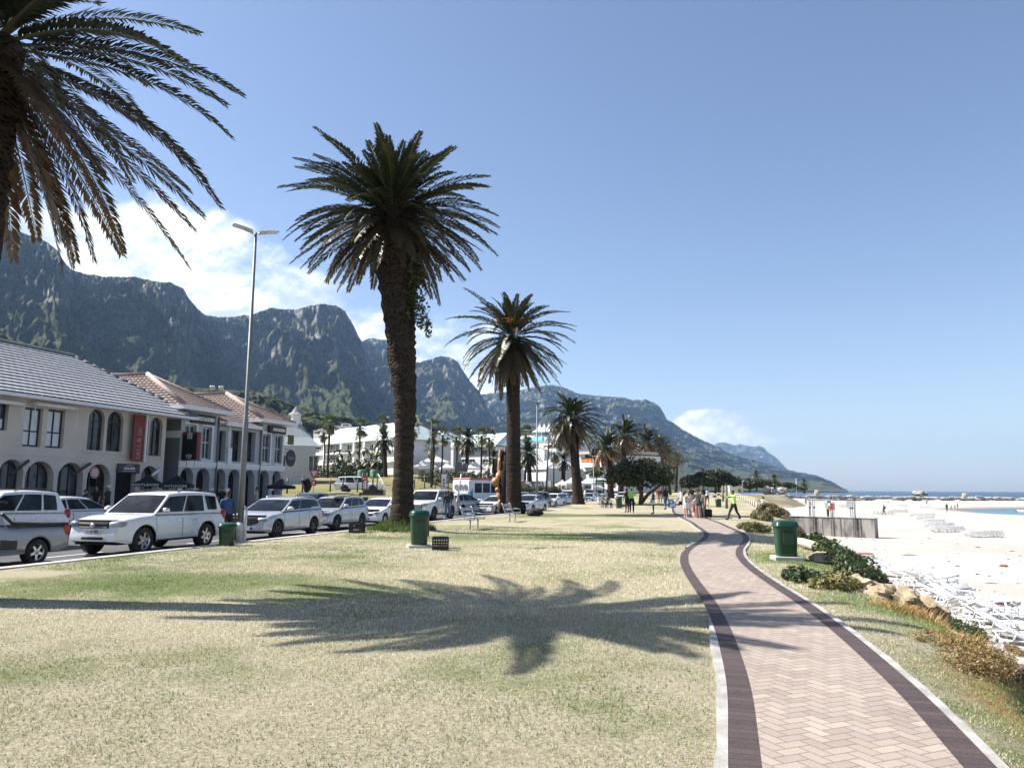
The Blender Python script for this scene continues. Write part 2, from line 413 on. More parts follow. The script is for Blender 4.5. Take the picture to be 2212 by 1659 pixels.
# herringbone of 2:1 bricks on unit cells: k = (ix - iy) mod 4 picks the half of a lying or standing brick
ix = t.math('FLOOR', px); iy = t.math('FLOOR', py); fx = t.math('SUBTRACT', px, ix); fy = t.math('SUBTRACT', py, iy)
k = t.math('FLOORED_MODULO', t.math('SUBTRACT', ix, iy), 4.0)
k0 = t.math('LESS_THAN', k, .5); k1 = t.math('MULTIPLY', t.math('GREATER_THAN', k, .5), t.math('LESS_THAN', k, 1.5))
k2 = t.math('MULTIPLY', t.math('GREATER_THAN', k, 1.5), t.math('LESS_THAN', k, 2.5)); k3 = t.math('GREATER_THAN', k, 2.5)
# k0: left half of a lying brick, k1: right half; k2: lower half standing? (cell above has k-1), k3: upper
bx = t.math('SUBTRACT', ix, k1); by = t.math('SUBTRACT', iy, k2)
g = .055
le = t.math('MULTIPLY', t.math('LESS_THAN', fx, g), t.math('SUBTRACT', 1, k1)); re = t.math('MULTIPLY', t.math('GREATER_THAN', fx, 1-g), t.math('SUBTRACT', 1, k0))
be = t.math('MULTIPLY', t.math('LESS_THAN', fy, g), t.math('SUBTRACT', 1, k2)); te = t.math('MULTIPLY', t.math('GREATER_THAN', fy, 1-g), t.math('SUBTRACT', 1, k3))
joint = t.math('MAXIMUM', t.math('MAXIMUM', le, re), t.math('MAXIMUM', be, te))
wn = t.new('ShaderNodeTexWhiteNoise', noise_dimensions='2D'); t.put(wn.inputs['Vector'], t.comb(bx, by, 0))
rnd = wn.outputs['Value']; wc = t.sep(wn.outputs['Color'])
bc = t.mix(rnd, (.27, .216, .178), (.385, .318, .262)); bc = t.mix(t.map(wc[1], .72, 1.0, 0, .6), bc, (.45, .385, .305)); bc = t.mix(t.map(wc[0], .75, 1.0, 0, .55), bc, (.22, .175, .16))
bc = t.mix(t.map(t.noise(co, 30, 5, .7), .3, .75, 0, .5), bc, t.mix(.5, bc, (.17, .13, .11)))
bc = t.mix(t.map(t.noise(co, .7, 4), .35, .7, 0, .3), bc, (.37, .31, .26))
bc = t.mix(t.math('MULTIPLY', joint, .6), bc, (.10, .07, .055))
t.put(b.inputs['Base Color'], bc); b.inputs['Roughness'].default_value = .85; b.inputs['Specular IOR Level'].default_value = .25
t.put(b.inputs['Normal'], t.bump(t.math('ADD', t.math('MULTIPLY', joint, -1.0), t.math('MULTIPLY', t.noise(co, 60, 4, .7), .5)), .5, .008))
m_soldier, t, b = newmat('path_border_bricks'); co = t.pos(); s_, t_, _ = [None]*3
X_, Y_, Z_ = t.sep(co)
tt = t.math('ADD', t.math('MULTIPLY', X_, TA.x), t.math('MULTIPLY', Y_, TA.y)); cell = t.math('DIVIDE', tt, .108); fr = t.math('FRACT', cell)
wn = t.new('ShaderNodeTexWhiteNoise', noise_dimensions='1D'); t.put(wn.inputs['W'], t.math('FLOOR', cell))
jl = t.math('LESS_THAN', t.math('ABSOLUTE', t.math('SUBTRACT', fr, .5)), .45)
bc = t.mix(wn.outputs['Value'], (.040, .026, .024), (.072, .047, .042)); bc = t.mix(t.map(t.noise(co, 45, 4, .7), .35, .8, 0, .5), bc, (.10, .072, .064))
bc = t.mix(t.map(t.noise(co, 130, 2, .5), .68, .78, 0, .6), bc, (.42, .36, .31))
t.put(b.inputs['Base Color'], t.mix(jl, (.032, .022, .02), bc)); b.inputs['Roughness'].default_value = .8
t.put(b.inputs['Normal'], t.bump(t.math('ADD', jl, t.noise(co, 50, 4)), .35, .006))
m_edging = mat('edging_concrete', (.34, .32, .29), .9, var=.28, scale=3, bump=.6, bscale=20)
strip('path', -.60, .60, .032, m_brick)
strip('path_border', -.80, -.60, .034, m_soldier); strip('path_border', .60, .80, .034, m_soldier)
strip('path_edging', -.885, -.80, .038, m_edging, wob=.016, zlow=-.05, t1=11.4); strip('path_edging', -.875, -.80, .038, m_edging, wob=.03, zlow=-.05, t0=23.5); strip('path_edging', .80, .875, .038, m_edging, wob=.018, zlow=-.05)
# ---- road, kerb, far pavement
m_road, t, b = newmat('asphalt'); co = t.pos()
t.put(b.inputs['Base Color'], t.mix(t.map(t.noise(co, .4, 5, .6), .3, .7), (.045, .045, .047), (.085, .083, .082))); b.inputs['Roughness'].default_value = .85
t.put(b.inputs['Normal'], t.bump(t.noise(co, 80, 3, .7), .4, .006))
m_kerb = mat('kerb_concrete', (.44, .41, .36), .9, var=.25, scale=2, bump=.6, bscale=15)
m_paint = mat('road_paint', (.72, .71, .68), .7, var=.15, scale=9)
m_pave = mat('pavement_slabs', (.32, .29, .26), .9, var=.2, scale=2, bump=.3)
T = np.concatenate([np.arange(-20, 120, 2.0), np.arange(120, 340, 10)])
def band(name, s0, s1, z0, z1, m, T=T, zlow=None, kind='structure'):
    mb = MB(); ids = []
    for q in T:
        k = kerb_s(q)+14.8
        row = [ST(s0+k, q, z0), ST(s1+k, q, z1)]
        if zlow is not None: row = [ST(s0+k, q, zlow)]+row+[ST(s1+k, q, zlow)]
        ids.append([mb.v(p) for p in row])
    for r0, r1 in zip(ids, ids[1:]):
        for j in range(len(r0)-1): mb.f((r0[j], r0[j+1], r1[j+1], r1[j]), False)
    return tag(mb.build(name, m), kind=kind)
band('road', -26.6, -14.6, ROADZ, ROADZ, m_road)
band('kerb', -14.86, -14.55, .03, .03, m_kerb, zlow=-.3)
band('kerb', -26.9, -26.6, 0, 0, m_kerb, zlow=-.3)
band('pavement', -31.2, -26.9, -.01, .03, m_pave)
# lane lines: bay marks, centre dashes
mb = MB()
for q in np.arange(-2, 150, 6.0):
    k = kerb_s(q)+14.8
    for s0, s1, t0, t1 in ((-17.45, -17.35, q, q+2.4), (-20.75, -20.63, q+1, q+4), (-23.9, -23.8, q, q+2.4)):
        mb.poly([ST(s0+k, t0, ROADZ+.006), ST(s1+k, t0, ROADZ+.006), ST(s1+k, t1, ROADZ+.006), ST(s0+k, t1, ROADZ+.006)])
tag(mb.build('road_markings', m_paint), kind='structure')
# ---- the land behind the road: field, slope, town ground up to the foot of the range
def vland(X, Y):
    s = SA.x*X+SA.y*Y; t_ = TA.x*X+TA.y*Y
    u = np.clip(-(s+np.maximum(0, t_-52)*.055)-32, 0, None)
    q = np.clip(u/16, 0, 1); q = q*q*(3-2*q)
    z = .02+q*np.clip((t_-57)*.055, 0, 7)+np.clip(u-60, 0, 170)*.06+vfbm(X*.03, Y*.03, 3)*.25*q
    return z
def land_z(x, y): return float(vland(np.array([x]), np.array([y]))[0])
m_field, t, b = newmat('field_turf'); co = t.pos()
f = t.noise(co, .05, 5, .6); f2 = t.noise(co, .8, 4)
c = t.mix(t.map(f, .35, .65), (.16, .155, .055), (.28, .24, .12)); c = t.mix(t.map(f2, .4, .7, 0, .5), c, (.21, .15, .09))
t.put(b.inputs['Base Color'], c); b.inputs['Roughness'].default_value = .95; b.inputs['Specular IOR Level'].default_value = .1
ss = -np.concatenate([np.linspace(31.2, 34, 4), np.linspace(36, 130, 40), np.linspace(150, 900, 30)])
tq = np.concatenate([np.linspace(-60, 0, 8), np.linspace(5, 200, 60), np.linspace(220, 1500, 40)])
TT, SS = np.meshgrid(tq, ss, indexing='ij'); KK = np.array([kerb_s(q)+14.8 for q in np.minimum(tq, 340)])[:, None]
SS = SS+KK*np.clip(1-(-SS-31)/60, 0, 1)
PX = SA.x*SS+TA.x*TT; PY = SA.y*SS+TA.y*TT
ZZ = vland(PX, PY); ZZ[:, 0] = .026; ZZ[:, 1] = .024
tag(gridmesh('field', PX, PY, ZZ, m_field), kind='structure')
# ---- beach, sea
SEA = -3.25
INLET = [(121, 207), (113, 186), (106, 160), (112, 140), (150, 118), (420, 100), (420, 330), (250, 262), (150, 226), (128, 213)]
def sd_poly(X, Y, P):
    d = np.full(X.shape, 1e9); ins = np.zeros(X.shape, bool); n = len(P)
    for i in range(n):
        (ax, ay), (bx, by) = P[i], P[(i+1) % n]
        ex, ey = bx-ax, by-ay; k = np.clip(((X-ax)*ex+(Y-ay)*ey)/(ex*ex+ey*ey), 0, 1)
        d = np.minimum(d, np.hypot(X-ax-k*ex, Y-ay-k*ey))
        c = ((ay > Y) != (by > Y)) & (X < (bx-ax)*(Y-ay)/(by-ay+1e-12)+ax); ins ^= c
    return np.where(ins, -d, d)
def vsand(X, Y):
    s = SA.x*X+SA.y*Y; t_ = TA.x*X+TA.y*Y
    z = -2.35-.006*np.clip(s-6, 0, 80)+.10*vfbm(X*.12, Y*.12, 4)+.02*vfbm(X*.9, Y*.9, 3)
    z = z+.5*np.exp(-(((s-13.5)/6)**2+((t_-62)/7)**2))+.25*np.exp(-((s-5)/2.2)**2)
    z = z+np.clip((t_-95)/120, 0, 1)*.5*np.clip(1-(s-4)/30, 0, 1)
    d = sd_poly(X, Y, INLET)
    z = np.where(d < 14, SEA-.02+(z-SEA)*np.clip((d+1)/15, -.4, 1)**1, z)
    z = z-3.0*np.clip((Y-(400+.10*X))/60, 0, 1)
    return z
def sand_z(x, y): return float(vsand(np.array([float(x)]), np.array([float(y)]))[0])
def onsand(x, y):
    z = -2.4
    for _ in range(6):
        p = G(x, y, z); z = sand_z(p.x, p.y)
    p.z = z; return p
m_sand, t, b = newmat('beach_sand'); co = t.pos(); X_, Y_, Z_ = t.sep(co)
f = t.noise(t.scale(co, (1, 1, .2)), .09, 5, .6, .8); f2 = t.noise(co, 3.5, 5, .65)
c = t.mix(t.map(f, .35, .65), (.44, .418, .39), (.41, .375, .325)); c = t.mix(t.map(f2, .42, .7, 0, .45), c, (.31, .28, .25))
wet = t.map(Z_, SEA+.02, SEA+.42, 1, 0)
t.put(b.inputs['Base Color'], t.mix(wet, c, (.20, .17, .14))); t.put(b.inputs['Roughness'], t.map(wet, 0, 1, .95, .35)); b.inputs['Specular IOR Level'].default_value = .2
t.put(b.inputs['Normal'], t.bump(t.math('ADD', t.noise(co, 2.2, 5, .65), t.math('MULTIPLY', t.noise(co, 9, 4, .6), .4)), .55, .12))
xs = np.concatenate([np.linspace(0, 60, 90), np.linspace(62, 200, 80), np.linspace(206, 520, 50)])
ysd = np.concatenate([np.linspace(-20, 60, 90), np.linspace(62, 260, 100), np.linspace(266, 480, 40)])
A_, B_ = np.meshgrid(ysd, xs, indexing='ij')
A_ = A_; X0 = 1.0+.26*A_            # left border under the bank
XX = X0+B_
tag(gridmesh('beach', XX, A_, vsand(XX, A_), m_sand), kind='structure')
m_sea, t, b = newmat('sea_water'); co = t.pos()
sw = t.noise(t.scale(co, (.6, 1, 1)), .02, 6, .6); 
t.put(b.inputs['Base Color'], t.mix(t.map(t.noise(co, .004, 4), .35, .7), (.006, .026, .050), (.011, .045, .072)))
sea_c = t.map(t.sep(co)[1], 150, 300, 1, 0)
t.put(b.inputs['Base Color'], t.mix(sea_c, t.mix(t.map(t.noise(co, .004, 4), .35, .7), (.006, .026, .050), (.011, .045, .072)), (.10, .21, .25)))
b.inputs['Roughness'].default_value = .22; b.inputs['Specular IOR Level'].default_value = .15
t.put(b.inputs['Normal'], t.bump(t.math('ADD', t.noise(t.scale(co, (.5, 1, 1)), .35, 6, .65), t.math('MULTIPLY', sw, 3.0)), 1.0, 1.2))
mb = MB()
def seaf(u, v):
    return (30+13500*u**3, 90+13800*v**3, SEA)
mb.grid(seaf, 24, 24)
tag(mb.build('sea', m_sea), kind='structure')
m_foam = mat('surf_foam', (.66, .68, .69), .9, var=.12, scale=.8, bump=.8, bscale=1.5)
for k_, (fx, fy, fw, fl, fa) in enumerate(((138, 196, 3.2, 26, .35), (150, 176, 2.2, 30, .3), (330, 640, 3, 60, .1), (390, 650, 3, 40, .15))):
    mb = MB()
    def fo(u, v):
        a_ = (u-.5)*fl; w_ = (v-.5)*fw*(1+.6*fbm(u*5, k_*3.1))*math.sin(PI*min(1, u*1.02+.01))**.5; x_ = fx+a_*math.cos(fa)-w_*math.sin(fa); y_ = fy+a_*math.sin(fa)+w_*math.cos(fa)
        return (x_, y_, SEA+.02+.55*math.sin(PI*v)*(.6+.5*fbm(u*9, v*2, k_)))
    mb.grid(fo, 40, 6); tag(mb.build('surf', m_foam), kind='structure')
# ================================================================ the range: sheets of rock with crest, cliffs, talus, back slope
m_rock, t, b = newmat('mountain_rock'); co = t.pos(); X_, Y_, Z_ = t.sep(co)
nrm = t.sep(t.new('ShaderNodeNewGeometry').outputs['Normal'])
n1 = t.noise(t.scale(co, (1, 1, 1.0)), .006, 8, .65); n2 = t.noise(t.scale(co, (1, 1, 3.5)), .02, 7, .7); n4 = t.noise(co, .05, 4, .7)
rock = t.mix(t.map(n2, .32, .66), (.085, .09, .094), (.44, .42, .39))
bush = t.mix(t.map(n4, .35, .65), (.028, .048, .018), (.13, .14, .062))
soil = t.mix(t.map(n2, .3, .7), (.11, .085, .055), (.19, .15, .10))
veg = t.mix(t.map(n1, .50, .66), bush, soil)
steep = t.map(t.math('ADD', t.math('ABSOLUTE', nrm[2]), t.math('MULTIPLY', t.math('SUBTRACT', n2, .5), .55)), .62, .80)
hgt = t.sep(t.attr('Col'))[0]
steep = t.math('MAXIMUM', steep, t.map(t.math('ADD', hgt, t.math('MULTIPLY', t.math('SUBTRACT', n1, .5), .5)), .50, .62, 1, 0))
c = t.mix(steep, rock, veg)
st_ = t.noise(t.scale(co, (.25, .25, 3.0)), .022, 6, .65); ck = t.noise(t.scale(co, (1.6, 1.6, .8)), .02, 7, .7)
ledge = t.map(t.math('SINE', t.math('ADD', t.math('MULTIPLY', hgt, 52.0), t.math('MULTIPLY', n1, 9.0))), .45, .8, 0, .85)
rk = t.mix(t.map(st_, .54, .62, 0, .6), rock, (.54, .52, .48)); rk = t.mix(t.map(st_, .40, .47, .8, 0), rk, (.025, .03, .032)); rk = t.mix(t.map(ck, .38, .47, .85, 0), rk, (.018, .022, .025)); rk = t.mix(ledge, rk, bush)
c = t.mix(steep, rk, veg)
t.put(b.inputs['Base Color'], c); b.inputs['Roughness'].default_value = .95; b.inputs['Specular IOR Level'].default_value = .08
t.put(b.inputs['Normal'], t.bump(t.math('ADD', t.math('ADD', t.math('MULTIPLY', n2, .8), t.math('MULTIPLY', n4, .3)), t.math('ADD', t.math('MULTIPLY', st_, 1.4), t.math('MULTIPLY', ck, 1.2))), 1.0, 24))
def mountain(name, sil, rfoot, rcrest, prof, seed, ridge=.10, freq=9.0, strata=.012, ncol=2.2, zf=6.0, rough=1.0, jag=2.5, hcol=1.0):
    xs = np.arange(sil[0][0], sil[-1][0], ncol); ys = np.interp(xs, [p[0] for p in sil], [p[1] for p in sil])
    ys = ys-jag*vfbm(xs*.05+seed, xs*0+seed, 4)-jag*.6*vfbm(xs*.25+seed, xs*0+seed*2., 2)
    D = np.array([list(ray(float(a), float(b_))) for a, b_ in zip(xs, ys)])
    H = np.hypot(D[:, 0], D[:, 1]); ux, uy = D[:, 0]/H, D[:, 1]/H; tan = D[:, 2]/H
    f = lambda q: np.interp(xs, [p[0] for p in q], [p[1] for p in q]) if hasattr(q, '__len__') else np.full(len(xs), float(q))
    rf, rc = f(rfoot), f(rcrest)
    nr = 150; rho = np.concatenate([np.linspace(0, 1, nr), np.linspace(1.01, 1.5, 14)])
    Pz = np.interp(np.minimum(rho, 1), [p[0] for p in prof], [p[1] for p in prof])
    Pz = np.where(rho > 1, 1-(rho-1)*1.6, Pz)
    az_ = np.arctan2(ux, uy)
    A, B = np.meshgrid(az_*freq, rho, indexing='ij'); P2 = np.broadcast_to(Pz[None, :], B.shape)
    hs = freq*.27; Hn = P2*hs
    warp = .5*vfbm(A*.8+seed, Hn*.8+seed, 4)
    rg = vridge(A*.75+warp+seed*1.3-B*.8, Hn*.22+seed+warp*.3, 4, gain=.5)      # long spurs running down and seaward
    mid = vridge(A*1.9+warp*1.5+seed, Hn*1.1+seed*2, 5, gain=.58)
    fine = vfbm(A*7+seed, Hn*9+seed, 5, gain=.62)
    env = np.clip(B*1.8, 0, 1)*np.clip((1.3-B)*2.2, .35, 1)
    cl = np.clip((B-.5)*4, 0, 1)
    h2 = P2+.03*vfbm(A*1.2+4, Hn+1, 4)
    saw = lambda q: np.abs((q % 1.0)-.5)*2
    led = (saw(h2/.115)-.5)*.6+(saw(h2/.047+.3)-.5)*.4
    disp = ridge*(rg-.2)*1.7*env*(1-.45*cl)+ridge*(mid-.3)*.95*env*(.5+.5*cl)+ridge*.62*fine*env*rough*(.3+.7*cl)+strata*6.0*led*cl*env
    Z = np.repeat(Pz[None, :], len(xs), 0)+.10*ridge*fine*env+.35*ridge*(rg-.2)*env
    Rr = rf[:, None]+(rc-rf)[:, None]*(rho[None, :]-disp*.62)
    zc = CAMH+tan*rc
    base = np.minimum(zf, zc-1)
    for _ in range(3):
        Zw = base[:, None]+(zc-base)[:, None]*Z
        E = ((Zw-CAMH)/Rr)[:, nr//3:].max(1)
        sc = np.clip((tan*1.0)/np.maximum(E, 1e-4), .3, 3)
        Z = Z*sc[:, None]
    Zw = np.maximum(base[:, None]+(zc-base)[:, None]*Z, SEA-1)
    Xw = ux[:, None]*Rr; Yw = uy[:, None]*Rr
    return tag(gridmesh(name, Xw, Yw, Zw, m_rock, color=np.repeat(P2.ravel()[:, None]*hcol, 3, 1)), kind='structure')
CLIFF = [(0, 0), (.22, .09), (.40, .21), (.56, .36), (.66, .47), (.675, .53), (.74, .59), (.76, .68), (.83, .745), (.85, .86), (.90, .89), (.92, .97), (1, 1)]
SLOPE = [(0, 0), (.3, .16), (.55, .38), (.75, .62), (.84, .72), (.88, .86), (.94, .92), (1, 1)]
mountain('mountain', [(-220, 470), (-60, 480), (0, 498), (35, 500), (62, 508), (95, 520), (126, 541), (139, 568), (153, 583), (190, 594), (252, 599), (303, 599), (336, 610), (365, 610), (397, 623), (406, 641), (424, 663), (439, 678), (472, 687), (537, 681), (585, 665), (636, 669), (691, 656), (727, 661), (746, 674), (760, 696), (771, 718), (782, 740), (796, 790), (815, 830), (845, 862), (881, 887), (930, 912), (980, 936), (1050, 962), (1130, 985), (1220, 1000), (1330, 1022)],
    [(-220, 420), (700, 520), (1000, 700), (1330, 900)], [(-220, 2100), (0, 2200), (140, 2250), (160, 2600), (400, 2700), (470, 3100), (780, 3000), (900, 2500), (1330, 1900)], CLIFF, 1.7, ridge=.15, freq=10)
FOOT = [(0, 0), (.3, .22), (.6, .55), (.85, .86), (1, 1)]
mountain('mountain_foothill', [(-220, 670), (0, 722), (120, 762), (200, 792), (253, 806), (330, 826), (400, 833), (480, 843), (540, 843), (580, 853), (640, 876), (720, 898), (800, 910), (900, 928), (1000, 948), (1100, 975)],
    330, [(-220, 900), (400, 1000), (1100, 900)], FOOT, 3.3, ridge=.10, freq=12, strata=0, hcol=.35, rough=.6, jag=2.0)
mountain('mountain', [(690, 760), (760, 742), (809, 731), (840, 735), (870, 765), (890, 785), (930, 775), (949, 768), (968, 770), (989, 782), (1010, 815), (1039, 850), (1055, 885), (1075, 925), (1110, 960), (1180, 985)],
    1500, [(690, 4200), (1000, 4300), (1180, 3600)], CLIFF, 5.1, ridge=.10, freq=14)
mountain('mountain', [(960, 880), (1039, 852), (1070, 849), (1110, 846), (1150, 837), (1190, 832), (1215, 836), (1250, 850), (1303, 856), (1349, 859), (1366, 864), (1386, 864), (1395, 862), (1410, 869), (1426, 879), (1435, 894), (1440, 906), (1453, 912), (1477, 929), (1503, 943), (1523, 954), (1545, 963), (1581, 980), (1636, 995), (1675, 1008), (1707, 1016), (1766, 1027), (1795, 1039), (1819, 1053), (1832, 1058)],
    [(960, 2300), (1400, 1500), (1832, 2600)], [(960, 5600), (1200, 5800), (1400, 6000), (1832, 6300)], SLOPE, 9.4, ridge=.085, freq=16, zf=2, jag=1.6)
mountain('mountain', [(1440, 975), (1545, 961), (1550, 957), (1561, 955), (1578, 959), (1589, 962), (1598, 959), (1618, 963), (1630, 965), (1640, 962), (1651, 967), (1658, 976), (1675, 987), (1686, 998), (1701, 1013), (1725, 1032), (1760, 1050)],
    8500, 11500, SLOPE, 13.3, ridge=.08, freq=20, zf=1, jag=1.0)
# ---- sea air: one even volume round everything
m_haze = bpy.data.materials.new('sea_haze'); m_haze.use_nodes = True; nt = m_haze.node_tree
nt.nodes.remove(nt.nodes['Principled BSDF']); pv = nt.nodes.new('ShaderNodeVolumePrincipled')
pv.inputs['Color'].default_value = (.42, .66, 1.0, 1); pv.inputs['Density'].default_value = 5.5e-5; pv.inputs['Anisotropy'].default_value = .2
nt.links.new(pv.outputs[0], nt.nodes['Material Output'].inputs['Volume'])
mb = MB(); mb.box(-16000, -1000, SEA-4, 16000, 15000, 900); tag(mb.build('haze', m_haze), kind='stuff')
# ================================================================ palms, trees, shrubs
def leafmat(name, rough=.45, trans=.25, spec=.5):
    m, t, b = newmat(name); c = t.attr('Col')
    t.put(b.inputs['Base Color'], c); b.inputs['Roughness'].default_value = rough; b.inputs['Specular IOR Level'].default_value = spec
    tr = t.new('ShaderNodeBsdfTranslucent'); t.put(tr.inputs[0], c); mx = t.new('ShaderNodeMixShader'); mx.inputs[0].default_value = trans
    t.l.new(b.outputs[0], mx.inputs[1]); t.l.new(tr.outputs[0], mx.inputs[2]); t.l.new(mx.outputs[0], t.n['Material Output'].inputs[0])
    return m
m_frond = leafmat('palm_fronds', .36, .05, .5); m_leaf = leafmat('tree_leaves', .5, .22, .4); m_fanleaf = leafmat('fan_palm_leaves', .5, .2, .4)
m_ptrunk, t, b = newmat('palm_trunk_bark'); co = t.coord('Object'); X_, Y_, Z_ = t.sep(co)
v1 = t.new('ShaderNodeTexVoronoi'); t.put(v1.inputs['Vector'], t.scale(co, (7, 7, 13))); v1.inputs['Scale'].default_value = 1.0
rings = t.noise(t.comb(t.math('MULTIPLY', X_, 1.5), t.math('MULTIPLY', Y_, 1.5), t.math('MULTIPLY', Z_, 9)), 1.0, 5, .6)
hgt = t.attr('Col'); hx = t.sep(hgt)[0]
h = t.math('ADD', t.math('MULTIPLY', v1.outputs['Distance'], hx), t.math('MULTIPLY', rings, t.math('SUBTRACT', 1.3, hx)))
c = t.mix(t.map(h, .2, .8), (.010, .008, .007), (.048, .036, .029)); c = t.mix(t.map(t.noise(co, 2.5, 4), .5, .75, 0, .5), c, (.075, .055, .043))
t.put(b.inputs['Base Color'], c); b.inputs['Roughness'].default_value = .95; b.inputs['Specular IOR Level'].default_value = .1
t.put(b.inputs['Normal'], t.bump(h, 1.0, .09))
def frond(p0, phi, e0, L, droop, nl, ll, wind=(0,0,0), col=(.05,.065,.02), tip=(.12,.10,.05), lw=.032, twist=0.0, vee=.35, rng=RNG):
    """one feather frond: numpy quads (vertices, colours)"""
    n = 14; s = np.linspace(0, 1, n); P = [np.array(p0, float)]; D = []
    w = np.array(wind, float)
    for i in range(n):
        e = e0-droop*(s[i]**1.25); ph = phi+twist*s[i]
        d = np.array([math.cos(e)*math.cos(ph), math.cos(e)*math.sin(ph), math.sin(e)])+w*s[i]
        d /= np.linalg.norm(d); D.append(d)
        if i < n-1: P.append(P[-1]+d*L/(n-1))
    P = np.array(P); D = np.array(D)
    up = np.array([0, 0, 1.0])
    side = np.cross(D, up); nrm = np.linalg.norm(side, axis=1); side[nrm < .05] = [math.sin(phi), -math.cos(phi), 0]; side /= np.linalg.norm(side, axis=1)[:, None]
    for i in range(1, n):
        if side[i] @ side[0] < 0: side[i] = -side[i]
    nor = np.cross(side, D)
    V = []; C = []
    rw = np.interp(s, [0, .15, 1], [.055, .03, .006])*L/4.2
    for i in range(n-1):
        a, b_ = P[i]+side[i]*rw[i], P[i]-side[i]*rw[i]; c_, d_ = P[i+1]-side[i+1]*rw[i+1], P[i+1]+side[i+1]*rw[i+1]
        V += [a, b_, c_, d_]; C += [(.10, .10, .045)]*4
    q = np.repeat(np.linspace(.07, .995, nl), 2); sg = np.tile([1., -1.], nl)
    q = np.clip(q+(rng.random(len(q))-.5)*.6/nl, .05, 1)
    f = q*(n-1); i0 = np.minimum(f.astype(int), n-2); fr = (f-i0)[:, None]
    lerp = lambda A: A[i0]*(1-fr)+A[i0+1]*fr
    B = lerp(P); T = lerp(D); S = lerp(side)*sg[:, None]; N = lerp(nor)
    ln = ll*np.interp(q, [0, .12, .35, .7, 1], [.35, .75, 1.0, .85, .35])*(.85+.3*rng.random(len(q)))
    dr = T*.75+S*(.85-.25*q[:, None])+N*vee+(rng.random((len(q), 3))-.5)*.28
    dr /= np.linalg.norm(dr, axis=1)[:, None]
    dr2 = dr+np.array([0, 0, -.40])+w*.5; dr2 /= np.linalg.norm(dr2, axis=1)[:, None]
    mid = B+dr*(ln*.5)[:, None]; tipp = mid+dr2*(ln*.5)[:, None]
    wv = np.cross(dr, N); wv /= np.linalg.norm(wv, axis=1)[:, None]+1e-9; wv *= lw*1.75
    LV = np.stack([B, mid+wv, tipp, mid-wv], 1).reshape(-1, 3)
    k = (.65+.7*rng.random(len(q)))[:, None]; m = (q[:, None]**2)*.7
    lc = (np.array(col)*(1-m)+np.array(tip)*m)*k
    return np.concatenate([np.array(V), LV]), np.concatenate([np.array(C), np.repeat(lc, 4, 0)])
def crown_mesh(name, N, L, nl, ll, wind=(0,0,0), emin=-70, emax=88, lw=.032, rtop=.45, seed=1, brown=.35, parent=None, lfun=None, droopk=1.0):
    rng = np.random.default_rng(seed); VV = []; CC = []; n0 = 0
    for i in range(N):
        u = (i+.5)/N; u2 = u**.85
        e = R(emax+(emin-emax)*u2)+rng.normal()*.09; phi = i*2.39996+rng.normal()*.15
        l = L*(.80+.28*rng.random())*(1.0 if u > .18 else .62+.5*u)*(1-.18*max(0, u-.75)*4)
        if lfun: l *= lfun(phi, e)
        dr = (.55+.75*math.cos(e)+.25*rng.random())*droopk
        if e < -.3: dr = .25+.2*rng.random()
        b = np.clip((u-.55)*1.6*brown*2+rng.normal()*.18*brown+.1*brown, 0, 1)
        g = np.array([.020, .029, .010])*(.7+.6*rng.random()); br = np.array([.105, .062, .032])*(.7+.6*rng.random())*(1.9 if brown > 1 else 1)
        col = g*(1-b)+br*b; tip = (g*1.5+np.array([.03, .02, 0]))*(1-b)+br*1.35*b
        p0 = (rtop*math.cos(phi)*math.cos(e)*.9, rtop*math.sin(phi)*math.cos(e)*.9, .45*math.sin(e))
        v, c = frond(p0, phi, e, l, dr, nl, ll, wind, col, tip, lw, rng.normal()*.12, .35 if e > -.2 else .15, rng)
        VV.append(v); CC.append(c)
    V = np.concatenate(VV); C = np.concatenate(CC)
    return npmesh(name, V, np.arange(len(V)).reshape(-1, 4), m_frond, parent, color=C)
def trunk_mesh(name, base, pts, rad, parent, nseg=110, nr=26, rough=.05, up_rough=.6, seed=0, ringk=1.0, mat_=None):
    """trunk through pts (local), radii rad; upper part rough with leaf bases, lower part ringed"""
    P = np.array(pts, float); s = np.linspace(0, 1, len(P)); u = np.linspace(0, 1, nseg)
    C = np.stack([np.interp(u, s, P[:, k]) for k in range(3)], 1); ker = np.hanning(15); ker /= ker.sum()
    if len(P) > 2:
        for k in range(2): C[:, k] = np.convolve(np.pad(C[:, k], 7, 'edge'), ker, 'valid')
    rr = np.interp(u, np.linspace(0, 1, len(rad)), rad)
    a = np.linspace(0, 2*PI, nr, endpoint=False); U, A = np.meshgrid(u, a, indexing='ij'); H = C[-1, 2]-C[0, 2]
    hh = U*H
    top = np.clip((U-up_rough)*6, 0, 1)
    nz = vfbm(np.cos(A)*3.2+hh*.0+seed, hh*3.5+np.sin(A)*3.2, 4)
    lumps = np.abs(vnoise(A*2.6+seed*3+np.floor(hh*4.5)*.5, hh*4.5))
    ring = .5+.5*np.sin(hh*2*PI/.16+2*nz)
    r = rr[:, None]*(1+.06*nz)+rough*(top*lumps*2.2+(1-top)*ring*.35*ringk)
    r[:, :] = r; X = C[:, 0][:, None]+r*np.cos(A); Y = C[:, 1][:, None]+r*np.sin(A); Z = C[:, 2][:, None]+0*A
    V = np.stack([X.ravel(), Y.ravel(), Z.ravel()], 1); I = np.arange(nseg*nr).reshape(nseg, nr); J = np.roll(I, -1, 1)
    F = np.stack([I[:-1].ravel(), J[:-1].ravel(), J[1:].ravel(), I[1:].ravel()], 1)
    col = np.repeat(top.ravel()[:, None], 3, 1)
    return npmesh(name, V, F, mat_ or m_ptrunk, parent, True, col)
PALMGRP = 'date palms along the promenade lawn'
